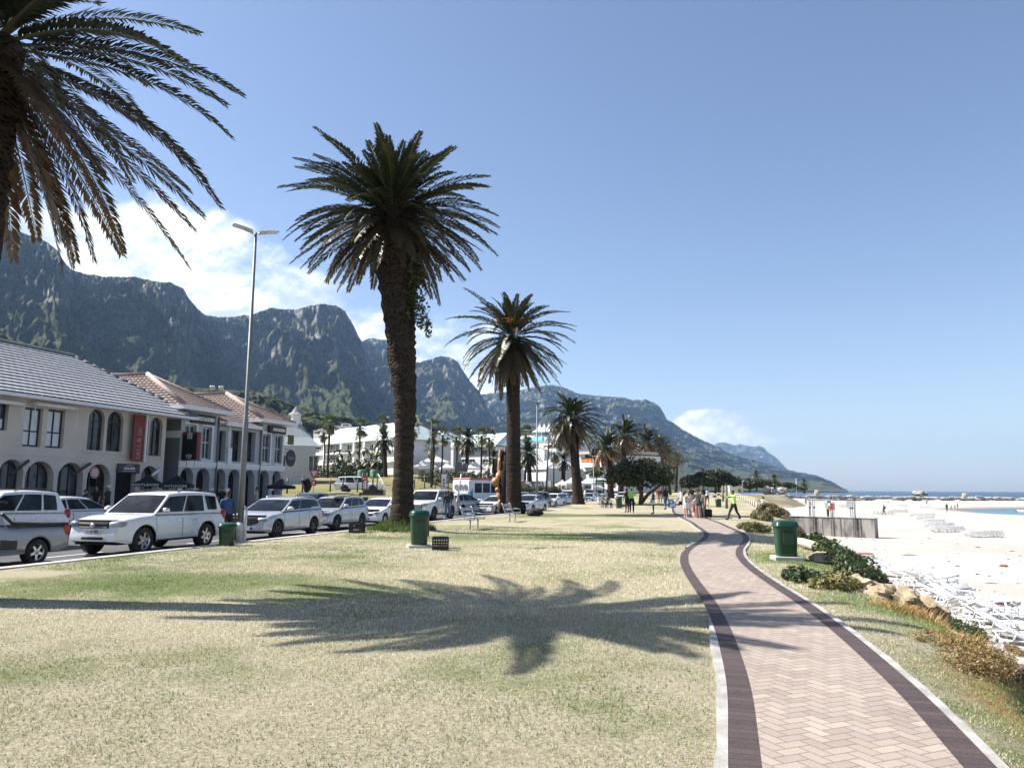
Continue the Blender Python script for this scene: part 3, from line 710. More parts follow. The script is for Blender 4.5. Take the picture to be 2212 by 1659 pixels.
def date_palm(base, top, rad, N, L, nl, ll, label, seed, wind=(0,0,0), lean=None, lw=.032, up_rough=.55, brown=.35, emin=-70, rough=.05, emax=88, droopk=1.0, lfun=None):
    o = thing('date_palm', base, 0, label, 'palm tree', PALMGRP)
    T = Vector(top)-Vector(base); pts = [(0,0,-.3)]+(lean or [])+[(T.x, T.y, T.z)]
    trunk_mesh('trunk', base, pts, rad, o, seed=seed, up_rough=up_rough, rough=rough)
    cr = crown_mesh('crown', N, L, nl, ll, wind, seed=seed, parent=o, lw=lw, rtop=rad[-1]*.8, brown=brown, emin=emin, emax=emax, droopk=droopk, lfun=lfun); cr.location = (T.x, T.y, T.z-.1)
    return o, T
# the palm over the left edge of the picture
b0 = G(-130, 1300); t0 = AT(-22, 92, 12.4)
date_palm(b0, t0, [.50, .42, .38, .38, .42, .50], 88, 4.45, 120, .44, 'tall palm at the left edge of the lawn, brown drooping fronds overhead', 11, (.10, 0, -.03), lw=.013, brown=.75, emin=-62, droopk=.62, lfun=lambda ph, e: (1-.38*max(0, -math.cos(ph))-.42*max(0, -math.sin(ph)-.2)))
# the thick near palm
b1 = onlawn(868, 1150); t1 = AT(848, 462, 30.1)
o1, T1 = date_palm(b1, t1, [.56, .43, .385, .375, .385, .42, .50, .64, .84, .90], 175, 3.85, 70, .46, 'thickest palm, broad round dark crown, ivy hanging below its fronds', 4, (.03, 0, 0), lean=[(.02, 0, 4.5)], lw=.020, up_rough=.40, brown=.42, rough=.07, droopk=.55, emin=-50)
b2 = onlawn(1110, 1110); t2 = AT(1108, 728, b2.y)
o2, T2 = date_palm(b2, t2, [.56, .52, .50, .48, .46, .50, .56], 120, 4.5, 50, .48, 'tall palm with orange fruit stalks in its crown, behind the second bench', 8, (.13, 0, 0), lw=.026, up_rough=.7, brown=.5, rough=.05, droopk=.7)
b3 = onlawn(1250, 1091); t3 = AT(1236, 905, b3.y)
date_palm(b3, t3, [.80, .60, .55, .5, .48, .5, .55], 100, 4.0, 40, .48, 'leaning palm with pale sunlit fronds right of the street lamps', 15, (.32, 0, .02), lean=[(-.25, 0, 3)], lw=.035, up_rough=.8, brown=.9)
def far_palm(px, pyb, pyc, Y, Rpx, label, seed, wind=(.5, 0, 0), N=70, emin=-65, brown=.9, r=.42):
    tp = AT(px[1], pyc, Y); bp = AT(px[0], pyb, Y)
    return date_palm(bp, tp, [r*1.25, r*1.05, r, r, r*1.1], N, Rpx/FPX*Y*1.04, 30, Rpx/FPX*Y*.11, label, seed, wind, lw=.0011*Rpx/45*Y*.30+.012, up_rough=.85, brown=brown, emin=emin)
far_palm((1320, 1314), 1074, 966, 112, 60, 'windswept palm beside the bushy tree, fronds streaming right', 21, (.75, 0, -.12), brown=1.5)
far_palm((1339, 1352), 1072, 940, 128, 62, 'windswept palm whose trunk stands just left of the bushy tree', 22, (.85, 0, -.05), brown=1.4)
far_palm((1428, 1398), 1066, 956, 165, 56, 'windswept palm behind the bushy tree, tallest of the far row', 23, (.9, 0, -.12), brown=1.5)
far_palm((1437, 1425), 1064, 968, 190, 50, 'windswept palm in the far row, middle of three close trunks', 24, (.9, 0, -.12), brown=1.5)
far_palm((1446, 1440), 1063, 982, 215, 42, 'windswept palm in the far row, right of three close trunks', 25, (.9, 0, -.1), brown=1.5)
far_palm((1460, 1463), 1060, 990, 240, 21, 'small upright palm between the windswept row and the dark trees', 26, (.3, 0, 0), brown=.3)
for (x, yb, yc, Y, rp, lab) in ((1519, 1062, 1021, 270, 16, 'palm crown rising out of the big dark tree'), (1553, 1062, 1021, 270, 17, 'palm rising behind the cream hut trees'),
        (1634, 1060, 1026, 300, 17, 'palm above the boulders right of the cream hut'), (1673, 1064, 1034, 260, 18, 'palm among the boulders near the beach'), (1737, 1064, 1043, 300, 14, 'lone palm nearest the sea beside a thin pole')):
    far_palm((x, x), yb, yc, Y, rp, lab, int(x), (.25, 0, 0), N=46, brown=.6, r=.35)
# ivy hanging on the near palm, fruit stalks on the second
def leafcloud(centres, radii, n, size, cols, rng, flat=.0, up=.0, clump=None):
    """n leaf quads scattered in the shells of several ellipsoids"""
    centres = np.asarray(centres, float); radii = np.asarray(radii, float)
    w = (radii[:, 0]*radii[:, 1]*radii[:, 2])**(2/3); i = rng.choice(len(centres), n, p=w/w.sum())
    d = rng.normal(size=(n, 3)); d /= np.linalg.norm(d, axis=1)[:, None]
    rr = (.55+.5*rng.random(n)**.6)[:, None]
    P = centres[i]+d*radii[i]*rr
    nz = vfbm(P[:, 0]*1.7/size/9+P[:, 2], P[:, 1]*1.7/size/9-P[:, 2]*.7, 3)
    keep = nz > -.34; P, d, i = P[keep], d[keep], i[keep]; n = len(P)
    nrm = d*.6+rng.normal(size=(n, 3))*.7+np.array([0, 0, up]); nrm /= np.linalg.norm(nrm, axis=1)[:, None]
    a = np.cross(nrm, rng.normal(size=(n, 3))); a /= np.linalg.norm(a, axis=1)[:, None]; b_ = np.cross(nrm, a)
    s = size*(.6+.8*rng.random(n))[:, None]
    V = np.stack([P-a*s, P+b_*s*.5, P+a*s, P-b_*s*.5], 1).reshape(-1, 3)
    cc = np.asarray(cols); k = rng.random(n)[:, None]; C = (cc[0]*(1-k)+cc[1]*k)*(.75+.5*rng.random(n))[:, None]
    return V, np.repeat(C, 4, 0)
def leafobj(name, V, C, m=None, parent=None):
    return npmesh(name, V, np.arange(len(V)).reshape(-1, 4), m or m_leaf, parent, color=C)
rg = np.random.default_rng(31)
V, C = leafcloud([(.95, -.3, -2.6), (1.15, -.3, -3.5), (1.35, -.25, -4.3), (.85, -.3, -3.2), (1.6, -.25, -4.9), (.8, -.3, -4.3)], [(.45, .4, .6), (.4, .35, .6), (.32, .3, .6), (.35, .3, .6), (.16, .15, .35), (.12, .12, .3)], 1500, .085, [(.03, .045, .018), (.07, .085, .03)], rg)
iv = leafobj('hanging_ivy', V, C, parent=o1); iv.location = T1
VV = []; CC = []
for i in range(46):
    ph = rg.normal()*.75-1.75; e = .75+.3*rg.random()
    v, c = frond((.4*math.cos(ph), .4*math.sin(ph), .1), ph, e, 1.35+.6*rg.random(), 1.5, 7, .22, (.05, 0, 0), (.42, .16, .035), (.5, .22, .05), .02, 0, .1, rg); c[:] = np.where(c > 0, np.array([.44, .17, .035])*(.7+.6*rg.random()), c); VV.append(v); CC.append(c)
fs = leafobj('fruit_stalks', np.concatenate(VV), np.concatenate(CC), m_frond, o2); fs.location = T2+Vector((0, 0, .25))
# tuft of grass at the foot of the near palm
def tuft(c, r, n, h, cols, rng, zfun=None, name='grass_tuft', label=None, cat='grass', lean=.5):
    a = rng.random(n)*2*PI; q = np.sqrt(rng.random(n))*r; X = c[0]+q*np.cos(a); Y = c[1]+q*np.sin(a)
    Z = np.array([zfun(x, y) for x, y in zip(X, Y)]) if zfun else np.full(n, c[2])
    hh = h*(.4+.8*rng.random(n))*(1.15-.7*(q/r)); wd = h*.05; la = rng.random(n)*2*PI; wa = rng.random(n)*2*PI
    V = np.stack([np.stack([X-np.cos(wa)*wd, Y-np.sin(wa)*wd, Z], 1), np.stack([X+np.cos(wa)*wd, Y+np.sin(wa)*wd, Z], 1),
        np.stack([X+np.cos(la)*hh*lean, Y+np.sin(la)*hh*lean, Z+hh], 1)], 1).reshape(-1, 3)
    k = rng.random(n)[:, None]; C = (np.array(cols[0])*(1-k)+np.array(cols[1])*k)
    o = npmesh(name, V, np.arange(len(V)).reshape(-1, 3), m_blade, color=np.repeat(C, 3, 0))
    return tag(o, label, cat) if label else o
def lz(x, y): s, q = toST(Vector((x, y, 0))); return lawn_z(s, q)
tuft(b1, 1.35, 2600, .38, [(.06, .10, .02), (.17, .22, .06)], rg, lz, label='clump of long green grass around the foot of the thickest palm', cat='grass clump')
# ---- fan palms and date palms in front of the white hotels
def fan_crown(name, Rr, seed, parent, skirt=1.0):
    rng = np.random.default_rng(seed); V = []; C = []
    for i in range(44):
        u = (i+.5)/44; e = R(80-165*u)+rng.normal()*.12; phi = i*2.4+rng.normal()*.2; pl = Rr*(.45+.2*rng.random())
        d = np.array([math.cos(e)*math.cos(phi), math.cos(e)*math.sin(phi), math.sin(e)])
        h = d*pl; sd = np.cross(d, [0, 0, 1.0]); sd /= np.linalg.norm(sd)+1e-6; nn = np.cross(sd, d)
        dead = np.clip((u-.62)*4, 0, 1); col = np.array([.07, .085, .03])*(1-dead)+np.array([.27, .20, .12])*dead; col = col*(.7+.6*rng.random())
        for k in range(9):
            a = (k-4)/4*1.25; dd = d*math.cos(a)+sd*math.sin(a)+nn*.1*rng.normal()+np.array([0, 0, -.35-.25*dead]); dd /= np.linalg.norm(dd)
            w = np.cross(dd, nn)*Rr*.045; tp = h+dd*Rr*.55*(.8+.4*rng.random()); md = (h+tp)/2
            V += [h, md+w, tp, md-w]; C += [col, col, col*1.3, col]
    V = np.array(V); return npmesh(name, V, np.arange(len(V)).reshape(-1, 4), m_fanleaf, parent, color=np.array(C))
FAN = []
for k in range(3):
    o = bpy.data.objects.new('proto', None); 
    FAN.append((fan_crown('crown', 1.0, 60+k, None).data, trunk_mesh('trunk', None, [(0,0,-.5), (.02*k, 0, .5), (0, 0, 1)], [.034, .022, .020, .021, .028], None, nseg=60, nr=10, rough=.002, up_rough=.9, seed=k).data))
for o in [o for o in COL.objects if o.type == 'MESH' and o.parent is None and o.name.split('.')[0] in ('crown', 'trunk')]: bpy.data.objects.remove(o)
FANS = [(649, 643, 920, 1029, 132, 'fan palm by the church spire, right of the restaurant'), (640, 641, 926, 1027, 138, 'thin fan palm just behind the first one by the spire'), (699, 697, 934, 1018, 150, 'fan palm crossing the hotel balconies, third from the left'),
    (714, 707, 916, 1031, 130, 'tall fan palm left of the banana plants'), (779, 773, 921, 1018, 140, 'fan palm standing among the banana plants'), (780, 777, 952, 1018, 160, 'short fan palm behind the banana plants'), (828, 826, 914, 1020, 140, 'fan palm half hidden behind the thickest palm trunk'),
    (892, 886, 926, 1018, 142, 'slim fan palm just right of the thickest palm trunk'), (938, 930, 924, 1042, 120, 'fan palm with a shaggy skirt beside the old lamp pole'), (932, 934, 966, 1040, 124, 'short shaggy fan palm under a taller one'), (959, 952, 942, 1028, 136, 'fan palm right of the shaggy pair'),
    (987, 983, 943, 1024, 140, 'fan palm left of the dark date palm by the tents'), (1041, 1039, 941, 1036, 128, 'fan palm left of the carved tree sculpture'), (1057, 1055, 945, 1034, 132, 'fan palm leaning over the carved tree sculpture'), (1138, 1132, 937, 1035, 130, 'fan palm in front of the hotel with the turquoise band'),
    (1198, 1196, 976, 1042, 125, 'short fan palm beside the blank white wall'), (1224, 1216, 962, 1034, 135, 'tall fan palm beside the blank white wall')]
for i, (xc, xb, yc, yb, Y, lab) in enumerate(FANS):
    b = AT(xb, yb, Y); tp = AT(xc, yc, Y); H = tp.z-b.z
    o = thing('fan_palm', b, 0, lab, 'palm tree', 'fan palms in front of the hotels')
    cme, tme = FAN[i % 3]
    tk = bpy.data.objects.new('trunk', tme); COL.objects.link(tk); tk.parent = o; dx = (tp.x-b.x)/H
    tk.matrix_local = Matrix(((H*1.0, 0, dx*H, 0), (0, H, 0, 0), (0, 0, H, 0), (0, 0, 0, 1)))
    cw = bpy.data.objects.new('crown', cme); COL.objects.link(cw); cw.parent = o; cw.location = (tp.x-b.x, 0, H); rr = 19/FPX*Y*(1.0 if i % 2 else .9); cw.scale = (rr, rr, rr*1.35); cw.rotation_euler = (0, 0, i*1.3)
for (xc, xb, yc, yb, Y, rp, lab, sd) in ((831, 833, 951, 1036, 132, 36, 'dark date palm left of the thickest palm trunk', 41), (1011, 1008, 948, 1010, 150, 38, 'dark date palm in front of the white tents', 42), (1068, 1070, 990, 1036, 125, 30, 'low date palm behind the carved sculpture', 43),
        (1142, 1144, 979, 1036, 122, 40, 'date palm with yellowish heart left of the lamp post', 44), (1218, 1216, 996, 1036, 130, 22, 'small date palm before the blank white wall', 45)):
    far_palm((xb, xc), yb, yc, Y, rp, lab, sd, (.06, 0, 0), N=64, brown=.35, emin=-60, r=.33)
# ---- broadleaf trees
m_bark = mat('tree_bark', (.10, .075, .055), .95, var=.35, scale=6, bump=.8, bscale=18)
def broad_tree(base, trunks, crown, n, leaf, cols, label, seed, name='leafy_tree', cat='tree', group=None):
    o = thing(name, base, 0, label, cat, group); rng = np.random.default_rng(seed)
    mb = MB()
    for pts, r in trunks:
        mb.tube(pts, np.linspace(r, r*.45, len(pts)), 8)
    if trunks: mb.build('trunk', m_bark, o)
    V, C = leafcloud([c[0] for c in crown], [c[1] for c in crown], n, leaf, cols, rng, up=.35)
    leafobj('crown', V, C, parent=o)
    return o
def clumps(rng, c, r, n, k=.42):
    out = [(c, [q*.72 for q in r])]
    for i in range(n):
        d = rng.normal(size=3); d /= np.linalg.norm(d); d[2] = abs(d[2])*1.0-.35
        out.append(((c[0]+d[0]*r[0]*.68, c[1]+d[1]*r[1]*.68, c[2]+d[2]*r[2]*.75), [q*k*(.7+.6*rng.random()) for q in r]))
    return out
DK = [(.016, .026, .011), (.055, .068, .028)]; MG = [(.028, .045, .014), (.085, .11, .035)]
# the forked bushy tree on the lawn
b = AT(1384, 1090, 84); rg = np.random.default_rng(5); cx = AT(1383, 1028, 84)-b
broad_tree(b, [([(0,0,0), (.1,0,1.2), (-.4,0,2.4), (-1.0,0,3.4)], .28), ([(0,0,.1), (.8,0,1.1), (1.9,0,1.9), (2.9,0,2.8)], .22), ([(.1,0,1.2), (.3,.4,2.6), (.5,.5,3.6)], .18)],
    clumps(rg, (cx.x, 0, cx.z+.15), (4.1, 3.2, 2.15), 26, .36), 15000, .15, [(.022, .034, .012), (.075, .085, .038)], 'bushy tree with forked trunk on the lawn beside the walkers', 5)
def mass(x, y0, y1, w, Y, n, leaf, label, seed, cols=DK, trunk=True, nclump=30):
    top = AT(x, y0, Y); bot = AT(x, y1, Y); h = top.z-bot.z; ww = w/FPX*Y/2; rg = np.random.default_rng(seed)
    tr = [([(0,0,0), (.2,0,h*.25), (-.2,0,h*.55)], h*.05), ([(0,0,h*.1), (ww*.3,0,h*.35), (ww*.5,0,h*.6)], h*.035)] if trunk else []
    return broad_tree(bot, tr, clumps(rg, (0, 0, h*.56), (ww, ww*.8, h*.43), nclump, .34), n, leaf, cols, label, seed)
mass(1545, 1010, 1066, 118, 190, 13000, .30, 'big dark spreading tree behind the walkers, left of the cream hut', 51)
mass(1490, 1022, 1066, 46, 205, 5000, .30, 'dark tree in deep shade left of the big spreading tree', 52, cols=[(.012, .018, .009), (.035, .042, .02)])  # leaf colours darkened to carry the deep shade
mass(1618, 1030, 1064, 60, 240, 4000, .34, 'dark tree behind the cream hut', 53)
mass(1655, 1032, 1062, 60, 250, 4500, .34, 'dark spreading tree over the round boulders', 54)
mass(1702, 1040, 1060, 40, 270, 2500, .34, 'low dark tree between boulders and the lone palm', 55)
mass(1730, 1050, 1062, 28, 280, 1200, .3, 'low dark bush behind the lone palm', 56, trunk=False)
mass(1288, 1012, 1036, 30, 130, 2500, .2, 'bright green tree in front of the orange balcony', 57, cols=[(.05, .085, .02), (.12, .17, .05)])
mass(1245, 1026, 1044, 26, 140, 1500, .2, 'yellowish shrub by the blank white wall', 58, cols=[(.08, .09, .02), (.17, .16, .05)], trunk=False)
# palm garden: banana clumps and hedge before the first hotel
def banana(x, y0, y1, w, Y, label, seed, cols=[(.02, .032, .012), (.07, .085, .03)]):
    top = AT(x, y0, Y); bot = AT(x, y1, Y); h = top.z-bot.z; ww = w/FPX*Y/2; rng = np.random.default_rng(seed)
    o = thing('banana_plant', bot, 0, label, 'plant', 'banana plants before the hotel'); V = []; C = []
    for i in range(26):
        bx = rng.normal()*ww*.5; by = rng.normal()*.8; hz = h*(.25+.6*rng.random()); ph = rng.random()*2*PI; L = h*(.25+.15*rng.random()); wd = L*.16
        P = [np.array([bx, by, hz])+np.array([math.cos(ph)*q*L, math.sin(ph)*q*L, L*(.9*q-1.3*q*q)]) for q in (0, .33, .66, 1)]
        sd = np.array([-math.sin(ph), math.cos(ph), 0]); col = np.array(cols[0])+(np.array(cols[1])-np.array(cols[0]))*rng.random()
        for q, (p, p2) in enumerate(zip(P, P[1:])):
            w0, w1 = ((.3, 1), (1, .9), (.9, .05))[q]; V += [p-sd*wd*w0, p+sd*wd*w0, p2+sd*wd*w1, p2-sd*wd*w1]; C += [col*(.8+.4*rng.random())]*4
    v2, c2 = leafcloud([(0, 0, h*.28), (-ww*.4, 0, h*.2), (ww*.4, 0, h*.22)], [(ww*.8, 1, h*.28)]*3, 900, h*.035, cols, rng)
    leafobj('leaves', np.concatenate([np.array(V), v2]), np.concatenate([np.array(C), c2]), parent=o)
banana(735, 962, 1030, 42, 140, 'banana plant left of the hotel balcony stack', 71); banana(786, 958, 1030, 62, 138, 'large banana clump with pale torn leaves before the hotel', 72)
banana(812, 962, 1030, 40, 136, 'dense dark plant clump left of the thickest palm', 73); banana(757, 985, 1030, 30, 134, 'low banana plant by the hotel ground floor window', 74)
def hedge(x0, x1, y0, y1, Y, n, leaf, label, seed, cols=DK, Y2=None, name='hedge', cat='hedge'):
    k = max(2, int((x1-x0)/7)); rng = np.random.default_rng(seed); cs = []; rs = []; o0 = AT((x0+x1)/2, y1, Y)
    for i in range(k):
        x = x0+(x1-x0)*(i+.5)/k; YY = Y+(Y2-Y)*(i+.5)/k if Y2 else Y; a = AT(x, y1, YY); t_ = AT(x, y0, YY); h = (t_.z-a.z)*(.6+.55*rng.random()); w_ = 7/FPX*YY
        cs.append(tuple(a-o0+Vector((0, 0, h*.45)))); rs.append((w_*.8, 1.0, h*.6))
    V, C = leafcloud(cs, rs, n, leaf, cols, rng)
    o = leafobj(name, V, C); o.location = o0; return tag(o, label, cat)
hedge(622, 830, 1014, 1032, 133, 4200, .16, 'clipped dark hedge at the far side of the field below the first hotel', 81)
hedge(905, 1075, 1018, 1042, 126, 4200, .16, 'garden shrubs along the field edge below the tents', 82, cols=MG)
hedge(1095, 1210, 1050, 1063, 118, 2600, .14, 'low shrubs along the grey wall behind the parked cars', 83)
# ================================================================ vehicles
def paint(name, col, rough=.28, metal=0.0): return mat(name, col, rough, metal, var=.025, scale=.8, spec=.5, coat=.6)
P_WHITE = paint('white_car_paint', (.66, .66, .66)); P_SILVER = paint('silver_car_paint', (.52, .54, .57), .30, .45); P_LSIL = paint('pale_silver_paint', (.46, .48, .51), .3, .35)
P_BLUE = paint('steel_blue_paint', (.30, .36, .42), .3, .4); P_GREY = paint('dark_grey_paint', (.06, .065, .07), .25, .3); P_PEARL = paint('pearl_silver_paint', (.27, .265, .275), .3, .4)
m_glass, t, b = newmat('car_glass'); co = t.coord('Object'); n = t.noise(co, 1.4, 3)
t.put(b.inputs['Base Color'], t.mix(t.map(n, .4, .65), (.008, .010, .012), (.028, .032, .034))); b.inputs['Roughness'].default_value = .05; b.inputs['Specular IOR Level'].default_value = .18
m_trim = mat('black_trim', (.022, .022, .023), .55, var=.2); m_tyre = mat('tyre_rubber', (.022, .021, .02), .85, var=.25, scale=12, bump=.4, bscale=40)
m_alloy = mat('alloy_metal', (.55, .55, .56), .3, .85, var=.1); m_dkalloy = mat('dark_alloy', (.06, .06, .065), .35, .6, var=.1); m_chrome = mat('chrome', (.78, .78, .78), .12, 1.0, var=.05)
m_lamp, t, b = newmat('headlamp_lens'); co = t.coord('Object'); t.put(b.inputs['Base Color'], t.mix(t.map(t.noise(co, 3, 1), .4, .6), (.22, .23, .24), (.46, .48, .50))); b.inputs['Roughness'].default_value = .1
m_tail = mat('tail_lamp_red', (.28, .02, .018), .2, var=.3, scale=8); m_amber = mat('amber_lens', (.6, .2, .03), .2)
m_plate = mat('number_plate_white', (.72, .72, .68), .5, var=.05); m_ink = mat('black_lettering', (.02, .02, .02), .6); m_well = mat('wheel_arch_dark', (.012, .012, .012), .9)
def wheel(parent, x, y, r, w, side, rim=m_alloy, spokes=5, name='wheel'):
    o = bpy.data.objects.new(name, None); COL.objects.link(o); o.parent = parent; o.location = (x, y, r)
    o.empty_display_size = .2
    mb = MB(); mb.T = Matrix.Rotation(PI/2, 4, 'X')
    mb.lathe([(r*.62, -w/2), (r*.93, -w/2), (r*.99, -w*.36), (r, -w*.2), (r, w*.2), (r*.99, w*.36), (r*.93, w/2), (r*.62, w/2), (r*.58, w*.3)], 26, cap=False)
    mb.build('tyre', m_tyre, o, recalc=True)
    mb = MB(); T0 = Matrix.Rotation(-PI/2*side, 4, 'X')
    mb.T = T0
    mb.mi = 1; mb.lathe([(.001, w*.12), (r*.63, w*.12)], 22, cap=False)
    mb.mi = 0; mb.lathe([(r*.56, w*.30), (r*.60, w*.44), (r*.645, w*.46), (r*.655, w*.30)], 26, cap=False); mb.lathe([(r*.16, w*.2), (r*.15, w*.42), (.001, w*.44)], 12, cap=False)
    for k in range(spokes):
        mb.T = T0 @ Matrix.Rotation(2*PI*k/spokes+.3, 4, 'Z')
        q = r*(.11 if spokes <= 6 else .06)
        mb.prism([(r*.08, -q*1.1), (r*.60, -q*.75), (r*.60, q*.75), (r*.08, q*1.1)], w*.2, w*.40, lambda u, v, z: (u, v, z))
    mb.build('rim', [rim, m_well], o, recalc=True)
    return o
class Car:
    def __init__(s, L, W, wb, r, top, belt_front, belt_rear, cab, H, clear=.28, fo=None, wr=.76, noseW=.86, tailW=.92, flare=.03):
        s.L, s.W, s.wb, s.r, s.H = L, W, wb, r, H; s.fo = fo if fo is not None else (L-wb)*.47
        s.xf = L/2-s.fo; s.xr = s.xf-wb; s.top = sorted(top); s.cab = cab; s.clear = clear; s.wr = wr; s.noseW = noseW; s.tailW = tailW; s.flare = flare
        s.beltf, s.beltr = belt_front, belt_rear
        s.ar = r*1.19
    def zt(s, x): return float(np.interp(x, [p[0] for p in s.top], [p[1] for p in s.top]))
    def hw(s, x):
        k = s.W/2; q = x/(s.L/2)
        if q > .55: k *= 1-(1-s.noseW)*((q-.55)/.45)**2.6
        if q < -.62: k *= 1-(1-s.tailW)*((-q-.62)/.38)**2.4
        return k
    def zb(s, x):
        z = s.clear; q = abs(x)/(s.L/2)
        if q > .86: z += (q-.86)/.14*.07
        for xc in (s.xf, s.xr):
            d = abs(x-xc)
            if d < s.ar: z = max(z, s.r+math.sqrt(max(0, s.ar**2-d*d))*.97)
        return z
    def flr(s, x):
        v = 0
        for xc in (s.xf, s.xr): v = max(v, 1-max(0, abs(x-xc)-s.ar*.92)/.16)
        return s.flare*min(1, max(0, v))
    LEV = [(0, .945), (.10, .985), (.30, 1.0), (.58, 1.0), (.80, .985), (.93, .955), (.985, .91)]
    def side(s, x, l, out=0.0):
        """surface point of the body side at level l in 0..1"""
        zb, zt = s.zb(x), s.zt(x); k = float(np.interp(l, [a for a, _ in s.LEV], [b for _, b in s.LEV]))
        y = s.hw(x)*k+s.flr(x)*max(0, 1-l*1.5)+out
        return y, zb+(zt-zb)*l
    def ring(s, x, dz=0.0, kx=1.0):
        pts = []
        for l, k in s.LEV:
            y, z = s.side(x, l); pts.append((y*kx, z))
        w = s.hw(x); zt = s.zt(x); cr = .035
        pts += [(w*.80*kx, zt+cr*.35), (w*.45*kx, zt+cr*.85), (0, zt+cr)]
        full = pts+[(-y, z) for y, z in pts[-2::-1]]
        return [(x, y, z) for y, z in full]
    def body(s, m, parent):
        xs = set(np.linspace(-s.L/2+.08, s.L/2-.08, 30))
        for xc in (s.xf, s.xr):
            for a in np.linspace(0, PI, 13): xs.add(xc+s.ar*math.cos(a)*.999)
            xs.add(xc+s.ar+.004); xs.add(xc-s.ar-.004); xs.add(xc+s.ar+.14); xs.add(xc-s.ar-.14)
        for x, _ in s.top: xs.add(x)
        xs |= {-s.L/2, s.L/2, -s.L/2+.03, s.L/2-.03}
        xs = sorted(x for x in xs if -s.L/2 <= x <= s.L/2)
        xx = [xs[0]]
        for x in xs[1:]:
            if x-xx[-1] > .003: xx.append(x)
        mb = MB(); rings = [[mb.v(p) for p in s.ring(x)] for x in xx]
        for a, b_ in zip(rings, rings[1:]):
            for j in range(len(a)-1): mb.f((a[j], a[j+1], b_[j+1], b_[j]), True)
        mb.f(rings[0][::-1], False); mb.f(rings[-1], False)
        s.cabin(mb)
        return mb.build('body', m, parent, recalc=False, angle=38)
    def cabpts(s):
        # cab: base-rear x, roof-rear x, roof-front x, base-front x
        return s.cab
    def S(s, u, v):
        """side glass-house surface, u 0 rear .. 1 front, v 0 belt .. 1 roof; returns x, y, z"""
        a, b_, c, d = s.cab[:4]
        xb = a+(d-a)*u; xt = b_+(c-b_)*u; x = xb+(xt-xb)*v
        zbelt = s.zt(xb)+.012; zr = s.roof(xt)
        z = zbelt+(zr-zbelt)*v
        y = s.hw(xb)*.925+(s.W/2*s.wr-s.hw(xb)*.925)*(v**1.15)
        return x, y, z
    def roof(s, x):
        a, b_, c, d = s.cab[:4]; q = (x-b_)/(c-b_); return s.H-.055-.05*(2*q-1)**2*(1 if q > .5 else s.cab[4] if len(s.cab) > 4 else 1.3)
    def cabin(s, mb):
        nu, nv = 18, 6; ids = {}
        for sg in (1, -1):
            for i in range(nu+1):
                for j in range(nv+1):
                    x, y, z = s.S(i/nu, j/nv)
                    if j == nv: z += .0
                    ids[sg, i, j] = mb.v((x, y*sg, z))
            for i in range(nu):
                for j in range(nv):
                    q = (ids[sg, i, j], ids[sg, i+1, j], ids[sg, i+1, j+1], ids[sg, i, j+1]); mb.f(q if sg < 0 else q[::-1], True)
        K = (.97, .86, .6, .3, 0, -.3, -.6, -.86, -.97); zc = (.018, .036, .05, .056, .058, .056, .05, .036, .018)
        rows = []
        for i in range(nu+1):
            x, y, z = s.S(i/nu, 1); rows.append([ids[1, i, nv]]+[mb.v((x, y*k, z+c_)) for k, c_ in zip(K, zc)]+[ids[-1, i, nv]])
        for a, b_ in zip(rows, rows[1:]):
            for j in range(len(a)-1): mb.f((a[j], a[j+1], b_[j+1], b_[j]), True)
        for i, rev in ((0, 1), (nu, 0)):
            prev = None
            for j in range(nv+1):
                x, y, z = s.S(i/nu, j/nv); bow = (.05 if i else -.035)
                row = rows[i] if j == nv else [ids[1, i, j]]+[mb.v((x+bow*(1-k*k), y*k, z+c_*.6*j/nv)) for k, c_ in zip(K, zc)]+[ids[-1, i, j]]
                if prev:
                    for q in range(len(row)-1): mb.f((prev[q], prev[q+1], row[q+1], row[q]), True)
                prev = row
    def sidewin(s, name, m, parent, u0, u1, v0=.10, v1=.88, out=.010, r0=.0, r1=.0):
        """window panels on both sides; r0/r1 slant the lower rear/front corners"""
        for sg in (1, -1):
            mb = MB(); n, k = 8, 5; rows = []
            for i in range(n+1):
                row = []
                for j in range(k+1):
                    v = v0+(v1-v0)*j/k; a = u0+r0*(1-j/k); b_ = u1-r1*(1-j/k); u = a+(b_-a)*i/n
                    x, y, z = s.S(u, v); row.append(mb.v((x, (y+out)*sg, z+.002)))
                rows.append(row)
            for a, b_ in zip(rows, rows[1:]):
                for j in range(k):
                    q = (a[j], b_[j], b_[j+1], a[j+1]); mb.f(q if sg < 0 else q[::-1], True)
            mb.build(name, m, parent)
    def endwin(s, name, m, parent, front, v0=.06, v1=.93, wk=.92, out=.012):
        mb = MB(); rows = []
        for j in range(7):
            v = v0+(v1-v0)*j/6; x, y, z = s.S(1 if front else 0, v); bow = .05 if front else -.035; row = []
            for k in np.linspace(-wk, wk, 11):
                row.append(mb.v((x+bow*(1-k*k)+(out if front else -out), y*k, z+.058*.6*v*(1-.65*k*k)+out*.3)))
            rows.append(row)
        for a, b_ in zip(rows, rows[1:]):
            for q in range(10):
                f = (a[q], a[q+1], b_[q+1], b_[q]); mb.f(f if not front else f, True)
        mb.build(name, m, parent)
    def patch(s, name, m, parent, x0, x1, l0, l1, out=.006, both=True, n=10):
        for sg in (1, -1) if both else (1,):
            mb = MB(); rows = []
            for i in range(n+1):
                x = x0+(x1-x0)*i/n; row = []
                for j in range(7):
                    y, z = s.side(x, l0+(l1-l0)*j/6, out); row.append(mb.v((x, y*sg, z)))
                rows.append(row)
            for a, b_ in zip(rows, rows[1:]):
                for j in range(6):
                    q = (a[j], b_[j], b_[j+1], a[j+1]); mb.f(q if sg < 0 else q[::-1], True)
            mb.build(name, m, parent)
